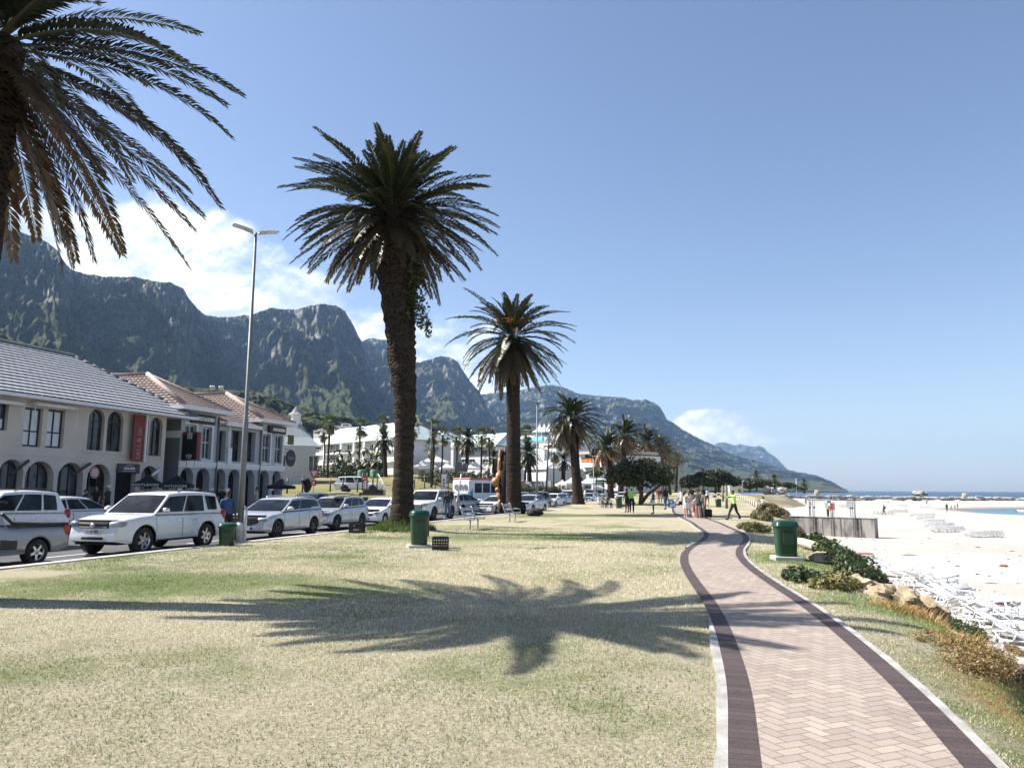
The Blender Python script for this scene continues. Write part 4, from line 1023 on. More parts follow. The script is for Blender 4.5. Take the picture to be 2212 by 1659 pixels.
    def frontpatch(s, name, m, parent, y0, y1, z0, z1, x=None, dep=.05, rear=False, b_=.015, curve=.10):
        """rounded panel on the nose or tail"""
        mb = MB(); X = (s.L/2 if not rear else -s.L/2) if x is None else x; d = 1 if not rear else -1; rows = []
        for i in range(9):
            y = y0+(y1-y0)*i/8; q = y/(s.W/2); xo = X-d*curve*q*q*abs(q)+d*.006
            rows.append([mb.v((xo-d*dep, y, z0)), mb.v((xo, y, z0+b_)), mb.v((xo, y, z1-b_)), mb.v((xo-d*dep, y, z1))])
        for a, c in zip(rows, rows[1:]):
            for j in range(3): mb.f((a[j], c[j], c[j+1], a[j+1]), False)
        mb.f(rows[0], False); mb.f(rows[-1][::-1], False)
        return mb.build(name, m, parent, recalc=True)
    def under(s, parent):
        mb = MB(); w = s.W/2-.24
        mb.box(-s.L/2+.15, -w, s.clear-.03, s.L/2-.15, w, s.zt(0)-.12)
        return mb.build('underbody', m_well, parent)
def ellip(name, m, parent, c, r, n=8, sm=True):
    mb = MB(); mb.blob(c, r, 0, n, 0.0, sq=.8, sm=True); return mb.build(name, m, parent)
def dress(o, c, m, detail=2, lamp=(.30, .13), lampz=None, grillz=(.55, .74), grillw=.5, rails=None, rim=m_alloy, spokes=5, plate=None, bump='paint', mirror=None, tailz=None, wins=None, chromegrill=True, tailshape='tall', nofront=False, lower=True):
    """fit wheels, glass, lamps and trim to a body"""
    c.body(m, o); c.under(o)
    for x, sg in ((c.xf, 1), (c.xf, -1), (c.xr, 1), (c.xr, -1)): wheel(o, x, sg*(c.W/2-.125), c.r, .23, sg, rim, spokes)
    c.endwin('windscreen', m_glass, o, True); c.endwin('rear_window', m_glass, o, False, v0=.12)
    for u0, u1, v0, r0, r1 in wins or ((.08, .30, .12, .05, 0), (.33, .62, .1, 0, 0), (.645, .965, .1, 0, -.02)):
        c.sidewin('side_window', m_glass, o, u0, u1, v0, .88, r0=r0, r1=r1)
    hz = lampz or c.zt(c.L/2-.3)-.10
    for sg in (1, -1):
        ellip('headlight', m_lamp, o, (c.L/2-lamp[0]*.66, sg*(c.hw(c.L/2-.15)*.79), hz), (lamp[0]*.70, c.W*.125, lamp[1]*.46))
    tz = tailz or c.zt(-c.L/2+.1)*.8
    for sg in (1, -1):
        ellip('tail_light', m_tail, o, (-c.L/2+.10, sg*c.hw(-c.L/2+.1)*.90, tz), (.13, .10, .17 if tailshape == 'tall' else .09))
    c.frontpatch('grille', m_trim, o, -c.W*grillw/2, c.W*grillw/2, grillz[0], grillz[1], dep=.03)
    if chromegrill:
        zc = (grillz[0]+grillz[1])/2
        for q in ((-.30, .02), (.30, .02)): c.frontpatch('grille_bar', m_chrome, o, -c.W*grillw*.47, c.W*grillw*.47, zc+q[0]*(grillz[1]-grillz[0])-q[1], zc+q[0]*(grillz[1]-grillz[0])+q[1], x=c.L/2+.012, dep=.02, b_=.004)
    if lower: c.frontpatch('lower_grille', m_trim, o, -c.W*.33, c.W*.33, c.clear+.10, c.clear+.20, dep=.03)
    pz = grillz[0]-.09
    c.frontpatch('number_plate', m_plate, o, -.25, .25, pz-.055, pz+.055, x=c.L/2+.012, dep=.01, b_=.003, curve=.02)
    c.frontpatch('rear_plate', m_plate, o, -.25, .25, .62, .73, x=-c.L/2-.012, dep=.01, b_=.003, rear=True, curve=.02)
    if plate:
        text_mesh('plate_lettering', plate, .105, m_ink, o, (c.L/2+.024, 0, pz), (PI/2, 0, PI/2), .002, sx=.82, bold=.002)
    ux = 1.0; x, y, z = c.S(.93, .08)
    for sg in (1, -1):
        mb = MB(); mb.blob((x, sg*(y+.16), z+.07), (.075, .115, .075), 0, 8, 0, sq=.75, sm=True); mb.tube([(x, sg*(y-.02), z), (x, sg*(y+.1), z+.04)], .025, 6)
        mb.build('wing_mirror', mirror or m, o)
    if detail:
        a, b_, cc, d = c.cab[:4]; span = d-a
        doors = ((a+span*.645, d-.02), (a+span*.30 if c.xr+c.ar < a+span*.30 else c.xr+c.ar*.80, a+span*.635))
        for x0, x1 in doors:
            x0 = max(x0, c.xr+c.ar*1.03)
            c.patch('door_seam', m_trim, o, x0-.012, x1+.012, .055, .955, .003)
            c.patch('door', m, o, x0, x1, .07, .94, .006)
            for sg in (1, -1):
                y, z = c.side(x0+.16, .76, .018); mb = MB(); mb.cbox((x0+.16, sg*y, z), (.20, .03, .035), .008); mb.build('door_handle', mirror or m, o)
        c.patch('side_sill', m_trim, o, c.xr+c.ar+.02, c.xf-c.ar-.02, .0, .065, .012)
    if rails:
        for sg in (1, -1):
            P = []
            for u in np.linspace(.05, .80, 9):
                x, y, z = c.S(u, 1); P.append((x, sg*y*.93, z+.05+(.045 if .08 < u < .78 else .0)))
            mb = MB(); mb.tube(P, .018, 6); mb.build('roof_rail', rails, o)
CARGRP = 'cars parked and moving along the beach road'
HEAD_TO = ROAD_ANG+PI       # facing the camera
def carat(px, py, Y=None, z=ROADZ):
    return G(px, py, z) if Y is None else Vector((AT(px, py, Y).x, Y, z))
def car_obj(loc, rz, label, cat='car', name='parked_car'): return thing(name, loc, rz, label, cat, CARGRP)
def place_by_wheels(c, f, r_, z=ROADZ):
    """centre and heading from the pixels where the visible near-side wheels (left side, +y) meet the road"""
    pf, pr = G(*f, z), G(*r_, z); h = (pf-pr); rz = math.atan2(h.y, h.x); hd = Vector((math.cos(rz), math.sin(rz), 0)); lf = Vector((-hd.y, hd.x, 0))
    mid = (pf+pr)/2-hd*((c.xf+c.xr)/2)-lf*(c.W/2-.1); mid.z = z; return mid, rz
# --- the white SUV in front
c = Car(4.70, 1.84, 2.75, .385, [(-2.35, .80), (-2.32, .98), (-2.2, 1.06), (.85, 1.085), (1.0, 1.09), (1.6, 1.06), (2.05, .99), (2.2, .93), (2.29, .84), (2.35, .60)], 1.1, 1.1, (-2.22, -1.95, .28, 1.02, 1.0), 1.75, clear=.34, wr=.77, noseW=.80, flare=.06)
mid, rz = place_by_wheels(c, (297, 1198), (437, 1184))
o = car_obj(mid, HEAD_TO+.03, 'large white SUV with chrome grille and black roof rails at the kerb')
dress(o, c, P_WHITE, 2, lamp=(.34, .22), lampz=.87, grillz=(.76, .92), grillw=.52, rails=m_trim, plate='CY 441·853', mirror=m_chrome, spokes=6, tailz=1.0, wins=((.03, .265, .16, .06, .02), (.31, .615, .1, 0, 0), (.64, .965, .1, 0, -.02)))
c.frontpatch('bonnet_guard', m_trim, o, -.62, .62, .925, .985, x=c.L/2-.02, dep=.16, curve=.14)
for sg in (1, -1): ellip('fog_lamp', m_lamp, o, (c.L/2-.09, sg*.66, .52), (.05, .06, .06))
ellip('badge', m_chrome, o, (c.L/2+.02, 0, .84), (.02, .075, .055))
c.patch('fender_line', m_trim, o, c.xf-c.ar-.16, c.xf-c.ar-.145, .0, .5, .004)
# --- silver pickup cut by the left edge
c = Car(4.50, 1.72, 2.72, .31, [(-2.25, .64), (-2.22, .86), (-2.1, .90), (-.55, .92), (-.35, .98), (.3, 1.0), (.9, 1.0), (1.7, .93), (2.1, .8), (2.25, .55)], 1, 1, (-.45, -.25, .42, 1.15), 1.55, clear=.30, wr=.80)
pr = G(140, 1213, ROADZ); hd = Vector((math.cos(HEAD_TO), math.sin(HEAD_TO), 0)); lf = Vector((-hd.y, hd.x, 0)); mid = pr+hd*(2.25)-lf*.72; mid.z = ROADZ
o = thing('pickup_truck', mid, HEAD_TO, 'silver pickup truck with black load bed cover, cut by the left edge', 'pickup', CARGRP)
dress(o, c, P_PEARL, 0, wins=((.12, .88, .1, .05, .02),), tailz=.80, spokes=5, grillz=(.5, .7))
mb = MB(); mb.cbox((-1.36, 0, .94), (1.62, 1.52, .10), .02)
for sg in (1, -1): mb.tube([(-2.2, sg*.76, .95), (-1.4, sg*.79, .97), (-.6, sg*.79, 1.02), (-.35, sg*.74, 1.25)], .038, 6)
mb.build('load_bed_cover', m_trim, o)
c.patch('side_recess', m_trim, o, -.72, -.28, .18, .52, .006); c.patch('side_sill', P_SILVER, o, c.xr+c.ar+.02, c.xf-c.ar, .0, .10, .04)
mb = MB(); mb.tube([(-.5, -.7, 1.5), (-.5, .7, 1.5)], .03, 6); mb.build('sports_bar', m_trim, o)
for sg in (1, -1):
    mb = MB(); mb.box(c.xr-c.ar-.02, sg*.62-.1, .18, c.xr-c.ar+.01, sg*.62+.1, .48); mb.build('mud_flap', m_trim, o)
# --- generic bodies
def suv_spec(L=4.35, W=1.80, H=1.66, wb=2.62, r=.345, hood=1.0): return Car(L, W, wb, r, [(-L/2, .72), (-L/2+.04, .95), (-L/2+.16, 1.04), (L*.16, hood+.02), (L*.24, hood), (L*.38, hood-.07), (L*.45, hood-.16), (L/2-.04, hood-.28), (L/2, .52)], 1, 1, (-L/2+.12, -L/2+.42, L*.03, L*.235), H, clear=.27, wr=.76)
def hatch_spec(L=4.0, W=1.73, H=1.46, wb=2.52, r=.305): return Car(L, W, wb, r, [(-L/2, .64), (-L/2+.05, .86), (-L/2+.2, .94), (L*.12, .94), (L*.22, .92), (L*.36, .82), (L*.44, .70), (L/2-.04, .60), (L/2, .44)], 1, 1, (-L/2+.14, -L/2+.55, L*.0, L*.235), H, clear=.20, wr=.74)
def sedan_spec(L=4.6, W=1.78, H=1.45, wb=2.68, r=.32): return Car(L, W, wb, r, [(-L/2, .62), (-L/2+.06, .90), (-L*.33, .98), (L*.12, .95), (L*.2, .93), (L*.36, .82), (L*.45, .70), (L/2-.04, .60), (L/2, .44)], 1, 1, (-L*.36, -L*.20, L*.0, L*.21), H, clear=.20, wr=.74)
# silver SUV with a large mesh grille
c = suv_spec(4.55, 1.80, 1.52, 2.76, .35, .97); mid, rz = place_by_wheels(c, (587, 1165), (676, 1156))
o = car_obj(mid, HEAD_TO+.05, 'silver SUV with wide dark mesh grille, just right of the lamp post base')
dress(o, c, P_LSIL, 2, lamp=(.26, .16), lampz=.74, grillz=(.50, .82), grillw=.62, rails=m_alloy, rim=m_dkalloy, chromegrill=False, plate='GP', wins=((.03, .30, .22, .05, 0), (.31, .62, .1, 0, 0), (.64, .965, .1, 0, -.02)), mirror=P_WHITE)
for k in range(4): c.frontpatch('grille_bar', m_alloy, o, -.52, .52, .535+k*.075, .55+k*.075, x=c.L/2+.012, dep=.02, b_=.004)
# pale hatchback SUV with a board on its roof
c = suv_spec(4.12, 1.76, 1.51, 2.56, .335, .95); mid, rz = place_by_wheels(c, (724, 1149), (782, 1137))
o = car_obj(mid, HEAD_TO+.03, 'pale silver compact SUV with roof bars, behind the black crate at the kerb')
dress(o, c, P_LSIL, 2, lamp=(.30, .14), lampz=.78, grillz=(.70, .85), grillw=.5, rails=m_trim, chromegrill=False, rim=m_dkalloy)
mb = MB()
for xx in (-.75, .1): mb.cbox((xx, 0, 1.60), (.07, 1.25, .03), .008)
mb.build('roof_bars', m_trim, o)
tb = thing('surfboard', (0, 0, 0), 0, 'white board strapped on the roof bars of the pale compact SUV', 'surfboard'); tb.matrix_world = Matrix.Translation(mid) @ Matrix.Rotation(HEAD_TO+.03, 4, 'Z') @ Matrix.Translation((-.35, .1, 1.66))
mb = MB(); mb.blob((0, 0, 0), (1.05, .28, .04), 0, 10, 0, sm=True); mb.build('board', P_WHITE, tb)
# white small hatch by the thick palm
c = hatch_spec(4.05, 1.73, 1.40); mid, rz = place_by_wheels(c, (830, 1138), (872, 1128))
o = car_obj(mid, HEAD_TO+.02, 'small white hatchback half hidden behind the thickest palm trunk')
dress(o, c, P_WHITE, 2, lamp=(.30, .14), lampz=.66, grillz=(.52, .62), grillw=.55, chromegrill=False)
# big white four-by-four
c = Car(4.95, 1.96, 2.85, .40, [(-2.47, .80), (-2.44, 1.0), (-2.3, 1.12), (.9, 1.15), (1.15, 1.15), (1.9, 1.10), (2.3, 1.02), (2.43, .85), (2.475, .6)], 1, 1, (-2.35, -2.1, .35, 1.12), 1.83, clear=.36, wr=.79, noseW=.86, flare=.05)
p = G(936, 1125, ROADZ); hd = Vector((math.cos(HEAD_TO), math.sin(HEAD_TO), 0)); lf = Vector((-hd.y, hd.x, 0)); mid = p-hd*c.xf-lf*(c.W/2-.1); mid.z = ROADZ
o = car_obj(mid, HEAD_TO-.02, 'big white four-by-four with broad chrome grille, behind the tall green bin')
dress(o, c, P_WHITE, 2, lamp=(.26, .14), lampz=.98, grillz=(.68, .96), grillw=.6, rails=m_trim, rim=m_dkalloy, plate='CA 71')
for k in range(3): c.frontpatch('grille_bar', m_chrome, o, -.56, .56, .72+k*.08, .755+k*.08, x=c.L/2+.014, dep=.02, b_=.004)
# dark car on the far side of the road
c = sedan_spec(4.6, 1.8, 1.62); mid = Vector(AT(664, 1090, 41.5)); mid.z = ROADZ
o = car_obj(mid, HEAD_TO-.05, 'dark grey hatchback seen over the roofs of the silver cars')
dress(o, c, P_GREY, 1)
# white SUV and white hatch behind the pickup
c = suv_spec(4.7, 1.84, 1.76, 2.78, .36, 1.08); p = Vector(AT(112, 1100, 25.0)); mid = p+hd*2.3; mid.z = ROADZ
o = car_obj(mid, HEAD_TO+.08, 'white SUV with dark glass passing behind the silver pickup')
dress(o, c, P_WHITE, 1, rails=m_trim, tailz=1.0)
c = hatch_spec(4.2, 1.75, 1.5); mid = Vector(AT(163, 1100, 30.8)); mid.z = ROADZ
o = car_obj(mid, ROAD_ANG-.06, 'white hatchback facing away behind the passing white SUV')
dress(o, c, P_WHITE, 1)
# silver crossover seen from behind
c = hatch_spec(4.2, 1.8, 1.54, 2.6, .34); mid = Vector(AT(1000, 1090, 57)); mid.z = ROADZ
o = car_obj(mid, ROAD_ANG-.28, 'silver crossover seen from behind, driving away before the white bus', name='moving_car')
dress(o, c, P_LSIL, 1, tailshape='wide')
# white hatch coming towards us
c = hatch_spec(4.15, 1.74, 1.40, 2.5, .315); mid = Vector(AT(1064, 1100, 57)); mid.z = ROADZ; mid += hd*-1.0
o = car_obj(mid, HEAD_TO-.22, 'white hatchback with round headlights coming towards us left of the second palm', name='moving_car')
dress(o, c, P_WHITE, 1, lamp=(.2, .15), lampz=.64, grillz=(.58, .66), grillw=.5, chromegrill=False)
# cars beyond: shared bodies in several colours
def fleet(kind, m, rim=m_alloy):
    o = thing('parked_car', (0, 0, -50), 0, 'x', 'car', CARGRP); dress(o, kind, m, 1, rim=rim, lower=True); return o
FL = {'sw': fleet(suv_spec(4.6, 1.85, 1.78, 2.75, .37, 1.05), P_WHITE), 'hw': fleet(hatch_spec(4.0), P_WHITE), 'ss': fleet(sedan_spec(), P_SILVER), 'bl': fleet(sedan_spec(4.5), P_BLUE), 'dk': fleet(suv_spec(4.4, 1.8, 1.66), P_GREY)}
for kk, px, py, Y, ang, lab in (('ss', 1143, 1098, 62, -.12, 'silver blue sedan parked right of the second palm trunk'), ('dk', 1160, 1090, 73, -.05, 'dark SUV parked behind the silver blue sedan'), ('hw', 1193, 1090, 79, -.12, 'white hatchback parked behind the dark lamp pole'),
        ('bl', 1213, 1088, 86, -.1, 'blue grey sedan parked between white cars'), ('sw', 1228, 1086, 97, -.06, 'white SUV parked left of the leaning palm'), ('hw', 1188, 1072, 118, 0, 'distant white car above the roof of the white hatchback'),
        ('sw', 1207, 1070, 124, 0, 'distant white estate behind the white SUV'), ('bl', 1131, 1075, 108, 0, 'distant blue car right of the second palm trunk'), ('dk', 1146, 1070, 122, .05, 'distant dark car beyond the silver blue sedan'), ('ss', 1165, 1069, 130, 0, 'distant silver car beside the street lamp'),
        ('dk', 1178, 1066, 146, 0, 'distant dark car in the traffic behind the dark pole'), ('sw', 1275, 1066, 125, -.1, 'white bakkie behind the leaning palm'), ('ss', 1272, 1080, 98, -.1, 'silver hatchback right of the leaning palm'), ('sw', 1299, 1067, 130, -.1, 'pale SUV behind the seated people'), ('hw', 1330, 1064, 140, 0, 'white car beyond the windswept palm trunks'),
        ('dk', 1222, 1063, 150, 0, 'faraway dark car in the queue left of the leaning palm'), ('ss', 1245, 1062, 158, 0, 'faraway silver car hidden by the leaning palm'), ('hw', 1345, 1066, 118, -.1, 'small white car left of the bushy tree')):
    p = Vector(AT(px, py, Y)); p.z = ROADZ if Y < 110 else ROADZ+(Y-110)*.008
    copy_tree(FL[kk], loc=p, rz=HEAD_TO+ang, label=lab)
for o in FL.values():
    for ch in kids(o):
        for g in kids(ch): bpy.data.objects.remove(g)
        bpy.data.objects.remove(ch)
    bpy.data.objects.remove(o)
# white double-cab with canopy standing on the field
c = Car(5.3, 1.86, 3.08, .40, [(-2.65, .8), (-2.62, 1.08), (-2.5, 1.12), (.9, 1.12), (1.2, 1.10), (2.0, 1.04), (2.45, .92), (2.6, .75), (2.65, .55)], 1, 1, (-2.55, -2.25, .40, 1.12), 1.84, clear=.42, wr=.78, flare=.05)
p = Vector(AT(776, 1060, 86)); p.z = AT(776, 1064.5, 86).z
o = thing('pickup_truck', p, .03, 'white double cab pickup with canopy standing on the field', 'pickup', CARGRP)
dress(o, c, P_WHITE, 1, rim=m_dkalloy, wins=((.06, .28, .25, .1, 0), (.32, .60, .05, 0, 0), (.64, .965, .1, 0, -.02)))
# --- the bus with the advertisement on its back
m_busw = mat('bus_white', (.74, .76, .78), .35, var=.05); m_busb = mat('bus_blue', (.07, .20, .42), .35, var=.1); m_busr = mat('bus_red', (.50, .08, .09), .4, var=.1); m_grey = mat('ad_grey', (.16, .17, .18), .5)
p = AT(998, 1094, 72); p.z = ROADZ
o = thing('bus', p, ROAD_ANG-.30, 'white and blue bus with red roof edge, advert on its back', 'bus')
mb = MB(); mb.cbox((2.9, 0, 1.62), (6.2, 2.16, 2.3), .16); mb.build('body', m_busw, o)
mb = MB(); mb.cbox((2.95, 0, 2.80), (6.2, 2.1, .16), .06); mb.build('roof', m_busr, o)
mb = MB()
for sg in (1, -1): mb.prism([(-.22, .62), (.2, .62), (.2, 1.9), (-.215, 1.5)], sg*1.085, sg*1.095, lambda u, v, w_: (u, w_, v))
mb.box(-.235, -1.06, .55, -.205, -.80, 1.6); mb.box(-.235, .80, .55, -.205, 1.06, 1.6); mb.build('blue_panel', m_busb, o)
mb = MB()
for k in range(4): mb.box(.5+k*1.35, -1.096, 1.5, 1.65+k*1.35, -1.088, 2.4)
mb.build('side_window', m_glass, o)
text_mesh('advert_lettering', 'one', .98, m_grey, o, (-.238, 0, 2.08), (PI/2, 0, -PI/2), .006, bold=.03)
mb = MB(); mb.box(-.226, -.9, 1.28, -.212, .9, 1.31); mb.build('panel_line', m_trim, o)
for x in (1.0, 4.7):
    for sg in (1, -1): wheel(o, x, sg*.95, .42, .26, sg)
# ================================================================ buildings
m_beige = mat('beige_plaster', (.56, .50, .435), .9, var=.08, scale=.8, bump=.25, bscale=14); m_gplaster = mat('grey_plaster', (.42, .425, .435), .9, var=.08, scale=.8, bump=.25, bscale=14)
m_dplaster = mat('side_shade_and_pipe_grey', (.17, .18, .19), .9, var=.1); m_white = mat('white_plaster', (.64, .64, .63), .85, var=.05, scale=.6, bump=.12, bscale=8); m_wtrim = mat('white_trim', (.74, .74, .73), .6, var=.06)
m_cream = mat('cream_plaster', (.62, .58, .47), .9, var=.08); m_winglass, t, b = newmat('window_glass'); co = t.coord('Object')
t.put(b.inputs['Base Color'], t.mix(t.map(t.noise(co, .9, 3), .4, .6), (.012, .015, .018), (.06, .075, .085))); b.inputs['Roughness'].default_value = .08
m_frost = mat('window_blind_white', (.62, .66, .68), .4, var=.06); m_int = mat('interior_shade', (.010, .010, .011), .9, var=.4); m_bframe = mat('dark_window_frame', (.03, .028, .027), .5)
m_tileg = mat('pale_roof_tiles', (.40, .40, .41), .75, var=.15, scale=3); m_tilet = mat('terracotta_roof_tiles', (.185, .137, .12), .85, var=.3, scale=5); m_ridget = mat('terracotta_ridge_tiles', (.30, .235, .205), .85, var=.2)
m_groof = mat('pale_green_roof', (.56, .64, .60), .6, var=.06, scale=.8); m_sroof = mat('slate_roof', (.22, .24, .25), .8, var=.15)
m_black = mat('black_signboard', (.010, .010, .011), .5); m_red = mat('red_signboard', (.17, .012, .012), .45, var=.06); m_lett = mat('white_lettering', (.82, .82, .80), .5, var=.02); m_tent = mat('white_canvas', (.80, .80, .79), .8, var=.04, trans=.25)
m_turq = mat('turquoise_band', (.18, .55, .56), .5); m_orange = mat('orange_boards', (.50, .15, .04), .6, var=.35, scale=2.5); m_steel = mat('galvanised_steel', (.42, .44, .45), .45, .7, var=.12); m_dsteel = mat('dark_steel', (.05, .05, .052), .5, .4)
class Facade:
    def __init__(s, P, U, name, label, cat='building', base=0.0):
        s.P = Vector((P.x, P.y, base)); s.U = Vector((U.x, U.y, 0)).normalized(); s.N = Vector((s.U.y, -s.U.x, 0)); s.base = base
        s.o = thing(name, s.P, math.atan2(s.U.y, s.U.x), label, cat)
    def pix(s, x, y, d=0.0):
        r = ray(x, y); P = s.P-s.N*d; k = (P-Vector((0, 0, CAMH))).dot(s.N)/r.dot(s.N); q = Vector((0, 0, CAMH))+r*k
        return (q-s.P).dot(s.U), q.z-s.base
    def rect(s, x0, y0, x1, y1):
        u0, a = s.pix(x0, (y0+y1)/2); u1, b_ = s.pix(x1, (y0+y1)/2); xm = (x0+x1)/2
        return u0, u1, s.pix(xm, y1)[1], s.pix(xm, y0)[1]
def arch_pts(u0, u1, zt, n=10):
    r = (u1-u0)/2; c = (u0+u1)/2
    return [(c-r*math.cos(PI*k/n), zt-r+r*math.sin(PI*k/n)) for k in range(n+1)]
def wall_band(mb, u0, u1, z0, z1, ops, depth=.3, y=0.0):
    """wall face in the plane y (outward -y) with openings (ua, ub, zs, zt, arch), reveals of given depth"""
    cur = u0
    for ua, ub, zs, zt, ar in sorted(ops):
        zs = max(zs, z0); zt = min(zt, z1-.02)
        if ua > cur: mb.poly([(cur, y, z0), (ua, y, z0), (ua, y, z1), (cur, y, z1)])
        if zs > z0+.001: mb.poly([(ua, y, z0), (ub, y, z0), (ub, y, zs), (ua, y, zs)])
        top = arch_pts(ua, ub, zt) if ar else [(ua, zt), (ub, zt)]
        for (p, q), (p2, q2) in zip(top, top[1:]):
            mb.poly([(p, y, q), (p2, y, q2), (p2, y, z1), (p, y, z1)]); mb.poly([(p, y, q), (p, y+depth, q), (p2, y+depth, q2), (p2, y, q2)])
        sp = top[0][1]
        for uu in (ua, ub): mb.poly([(uu, y, zs), (uu, y+depth, zs), (uu, y+depth, sp), (uu, y, sp)])
        mb.poly([(ua, y, zs), (ub, y, zs), (ub, y+depth, zs), (ua, y+depth, zs)])
        cur = ub
    if cur < u1: mb.poly([(cur, y, z0), (u1, y, z0), (u1, y, z1), (cur, y, z1)])
def window(parent, u0, u1, z0, z1, y, arch=False, frame=m_bframe, glass=m_winglass, fw=.07, mull=(.5,), trans=(), name='window', low=None):
    mb = MB(); poly = ([(u0, z0), (u1, z0)]+arch_pts(u0, u1, z1)[::-1]) if arch else [(u0, z0), (u1, z0), (u1, z1), (u0, z1)]
    n = len(poly); c = ((u0+u1)/2, (z0+z1)/2); ins = [(c[0]+(p-c[0])*(1-2*fw/(u1-u0)), c[1]+(q-c[1])*(1-2*fw/(z1-z0))) for p, q in poly]
    for (a, b_), (c_, d_) in zip(zip(poly, poly[1:]+poly[:1]), zip(ins, ins[1:]+ins[:1])):
        mb.poly([(a[0], y-.04, a[1]), (b_[0], y-.04, b_[1]), (d_[0], y-.04, d_[1]), (c_[0], y-.04, c_[1])]); mb.poly([(c_[0], y-.04, c_[1]), (d_[0], y-.04, d_[1]), (d_[0], y+.03, d_[1]), (c_[0], y+.03, c_[1])])
    for k in mull: uu = u0+(u1-u0)*k; mb.box(uu-fw*.4, y-.045, z0+fw, uu+fw*.4, y, z1-fw*(2.2 if arch else 1))
    for k in trans: zz = z0+(z1-z0)*k; mb.box(u0+fw*.8, y-.05, zz-fw*.4, u1-fw*.8, y, zz+fw*.4)
    f = mb.build(name, frame, parent)
    g = MB(); g.poly([(p, y, q) for p, q in ins]); g.build('pane', glass, f)
    if low is not None:
        g = MB(); zz = z0+(z1-z0)*low; g.poly([(u0+fw, y-.012, z0+fw), (u1-fw, y-.012, z0+fw), (u1-fw, y-.012, zz), (u0+fw, y-.012, zz)]); g.build('blind', m_frost, f)
    return f
def tile_slope(mb, eL, eR, rL, rR, courses, cols, step=.055, wave=.02):
    """tiled roof slope between an eave line and a ridge line; each course stands proud of the one above"""
    eL, eR, rL, rR = map(Vector, (eL, eR, rL, rR)); nrm = (eR-eL).cross(rL-eL).normalized()
    if nrm.z < 0: nrm = -nrm
    def row(v, off):
        a = eL.lerp(rL, v); b_ = eR.lerp(rR, v)
        return [mb.v(a.lerp(b_, j/cols)+nrm*(off+(wave if j % 2 else -wave))) for j in range(cols+1)]
    prev = None
    for i in range(courses):
        lo = row(i/courses, step); hi = row((i+1)/courses, 0)
        if prev:
            for j in range(cols): mb.f((prev[j], prev[j+1], lo[j+1], lo[j]), False)
        for j in range(cols): mb.f((lo[j], lo[j+1], hi[j+1], hi[j]), False)
        prev = hi
def shell(parent, u0, u1, z0, z1, d, m, y0=.0, name='wall', front=True):
    mb = MB()
    F = [[(u0, y0, z0), (u0, d, z0), (u0, d, z1), (u0, y0, z1)], [(u1, y0, z0), (u1, d, z0), (u1, d, z1), (u1, y0, z1)], [(u0, d, z0), (u1, d, z0), (u1, d, z1), (u0, d, z1)], [(u0, y0, z1), (u1, y0, z1), (u1, d, z1), (u0, d, z1)]]
    if front: F.append([(u0, y0, z0), (u1, y0, z0), (u1, y0, z1), (u0, y0, z1)])
    for f in F: mb.poly(f)
    return mb.build(name, m, parent)
# ------------------------------------------------ beige restaurant building, pale tiled roof
SF = -31.2
tR, _ = onS(354, 1000, SF)
F1 = Facade(ST(SF, tR), TA, 'restaurant_building', 'beige two storey restaurant building with arches and pale tiled roof'); o = F1.o
U0 = -26.0; ZE = F1.pix(395, 905)[1]; ZM = F1.pix(200, 988)[1]
g_ops = []; u_ops = []
for x0, x1, yt in ((-62, -8, 989), (0, 53, 992), (57, 119, 996), (127, 182, 999), (190, 240, 1002), (306, 342, 1006)):
    a, b_, _, zt = F1.rect(x0, yt, x1, yt+10); g_ops.append((a, b_, 0, zt, True))
a, b_, _, zt = F1.rect(251, 1012, 294, 1022); g_ops.append((a, b_, 0, zt, False)); DOOR = (a, b_, zt)
for x0, y0, x1, y1, ar in ((-60, 858, -26, 926, False), (-18, 862, 18, 929, False), (51, 881, 91, 965, False), (101, 885, 139, 968, False), (190, 883, 225, 976, True), (231, 888, 266, 978, True), (301, 897, 320, 982, True), (323, 901, 350, 985, True)):
    a, b_, zs, zt = F1.rect(x0, y0, x1, y1); u_ops.append((a, b_, zs, zt, ar))
ZM = min(q[2] for q in u_ops)-.35
mb = MB(); wall_band(mb, U0, 0, 0, ZM, g_ops, .45); wall_band(mb, U0, 0, ZM, ZE, u_ops, .28); mb.build('wall', m_beige, o)
shell(o, U0, 0, 0, ZE, 12, m_beige, front=False, name='side_wall')
mb = MB(); mb.box(U0, .47, 0, -.02, .5, ZM); mb.build('interior_shade', m_int, o)  # black sheet behind the arches carries the shade indoors
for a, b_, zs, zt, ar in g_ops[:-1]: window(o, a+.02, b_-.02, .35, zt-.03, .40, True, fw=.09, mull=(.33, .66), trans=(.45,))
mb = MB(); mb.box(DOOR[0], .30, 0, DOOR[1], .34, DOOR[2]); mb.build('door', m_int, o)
for i, (a, b_, zs, zt, ar) in enumerate(u_ops): window(o, a+.01, b_-.01, zs+.01, zt-.01, .22, ar, fw=.08, mull=(.5,), trans=(.40,) if not ar else (.72,), low=.40 if not ar else None, glass=m_frost if (not ar and i > 1) else m_winglass)
mb = MB(); a, b_, zs, _ = F1.rect(178, 976, 283, 978); mb.box(a, -.06, zs-.03, b_, .05, zs+.09)
mb.box(U0, -.03, ZM+.02, a-.05, .02, ZM+.10); mb.build('string_course', m_beige, o)
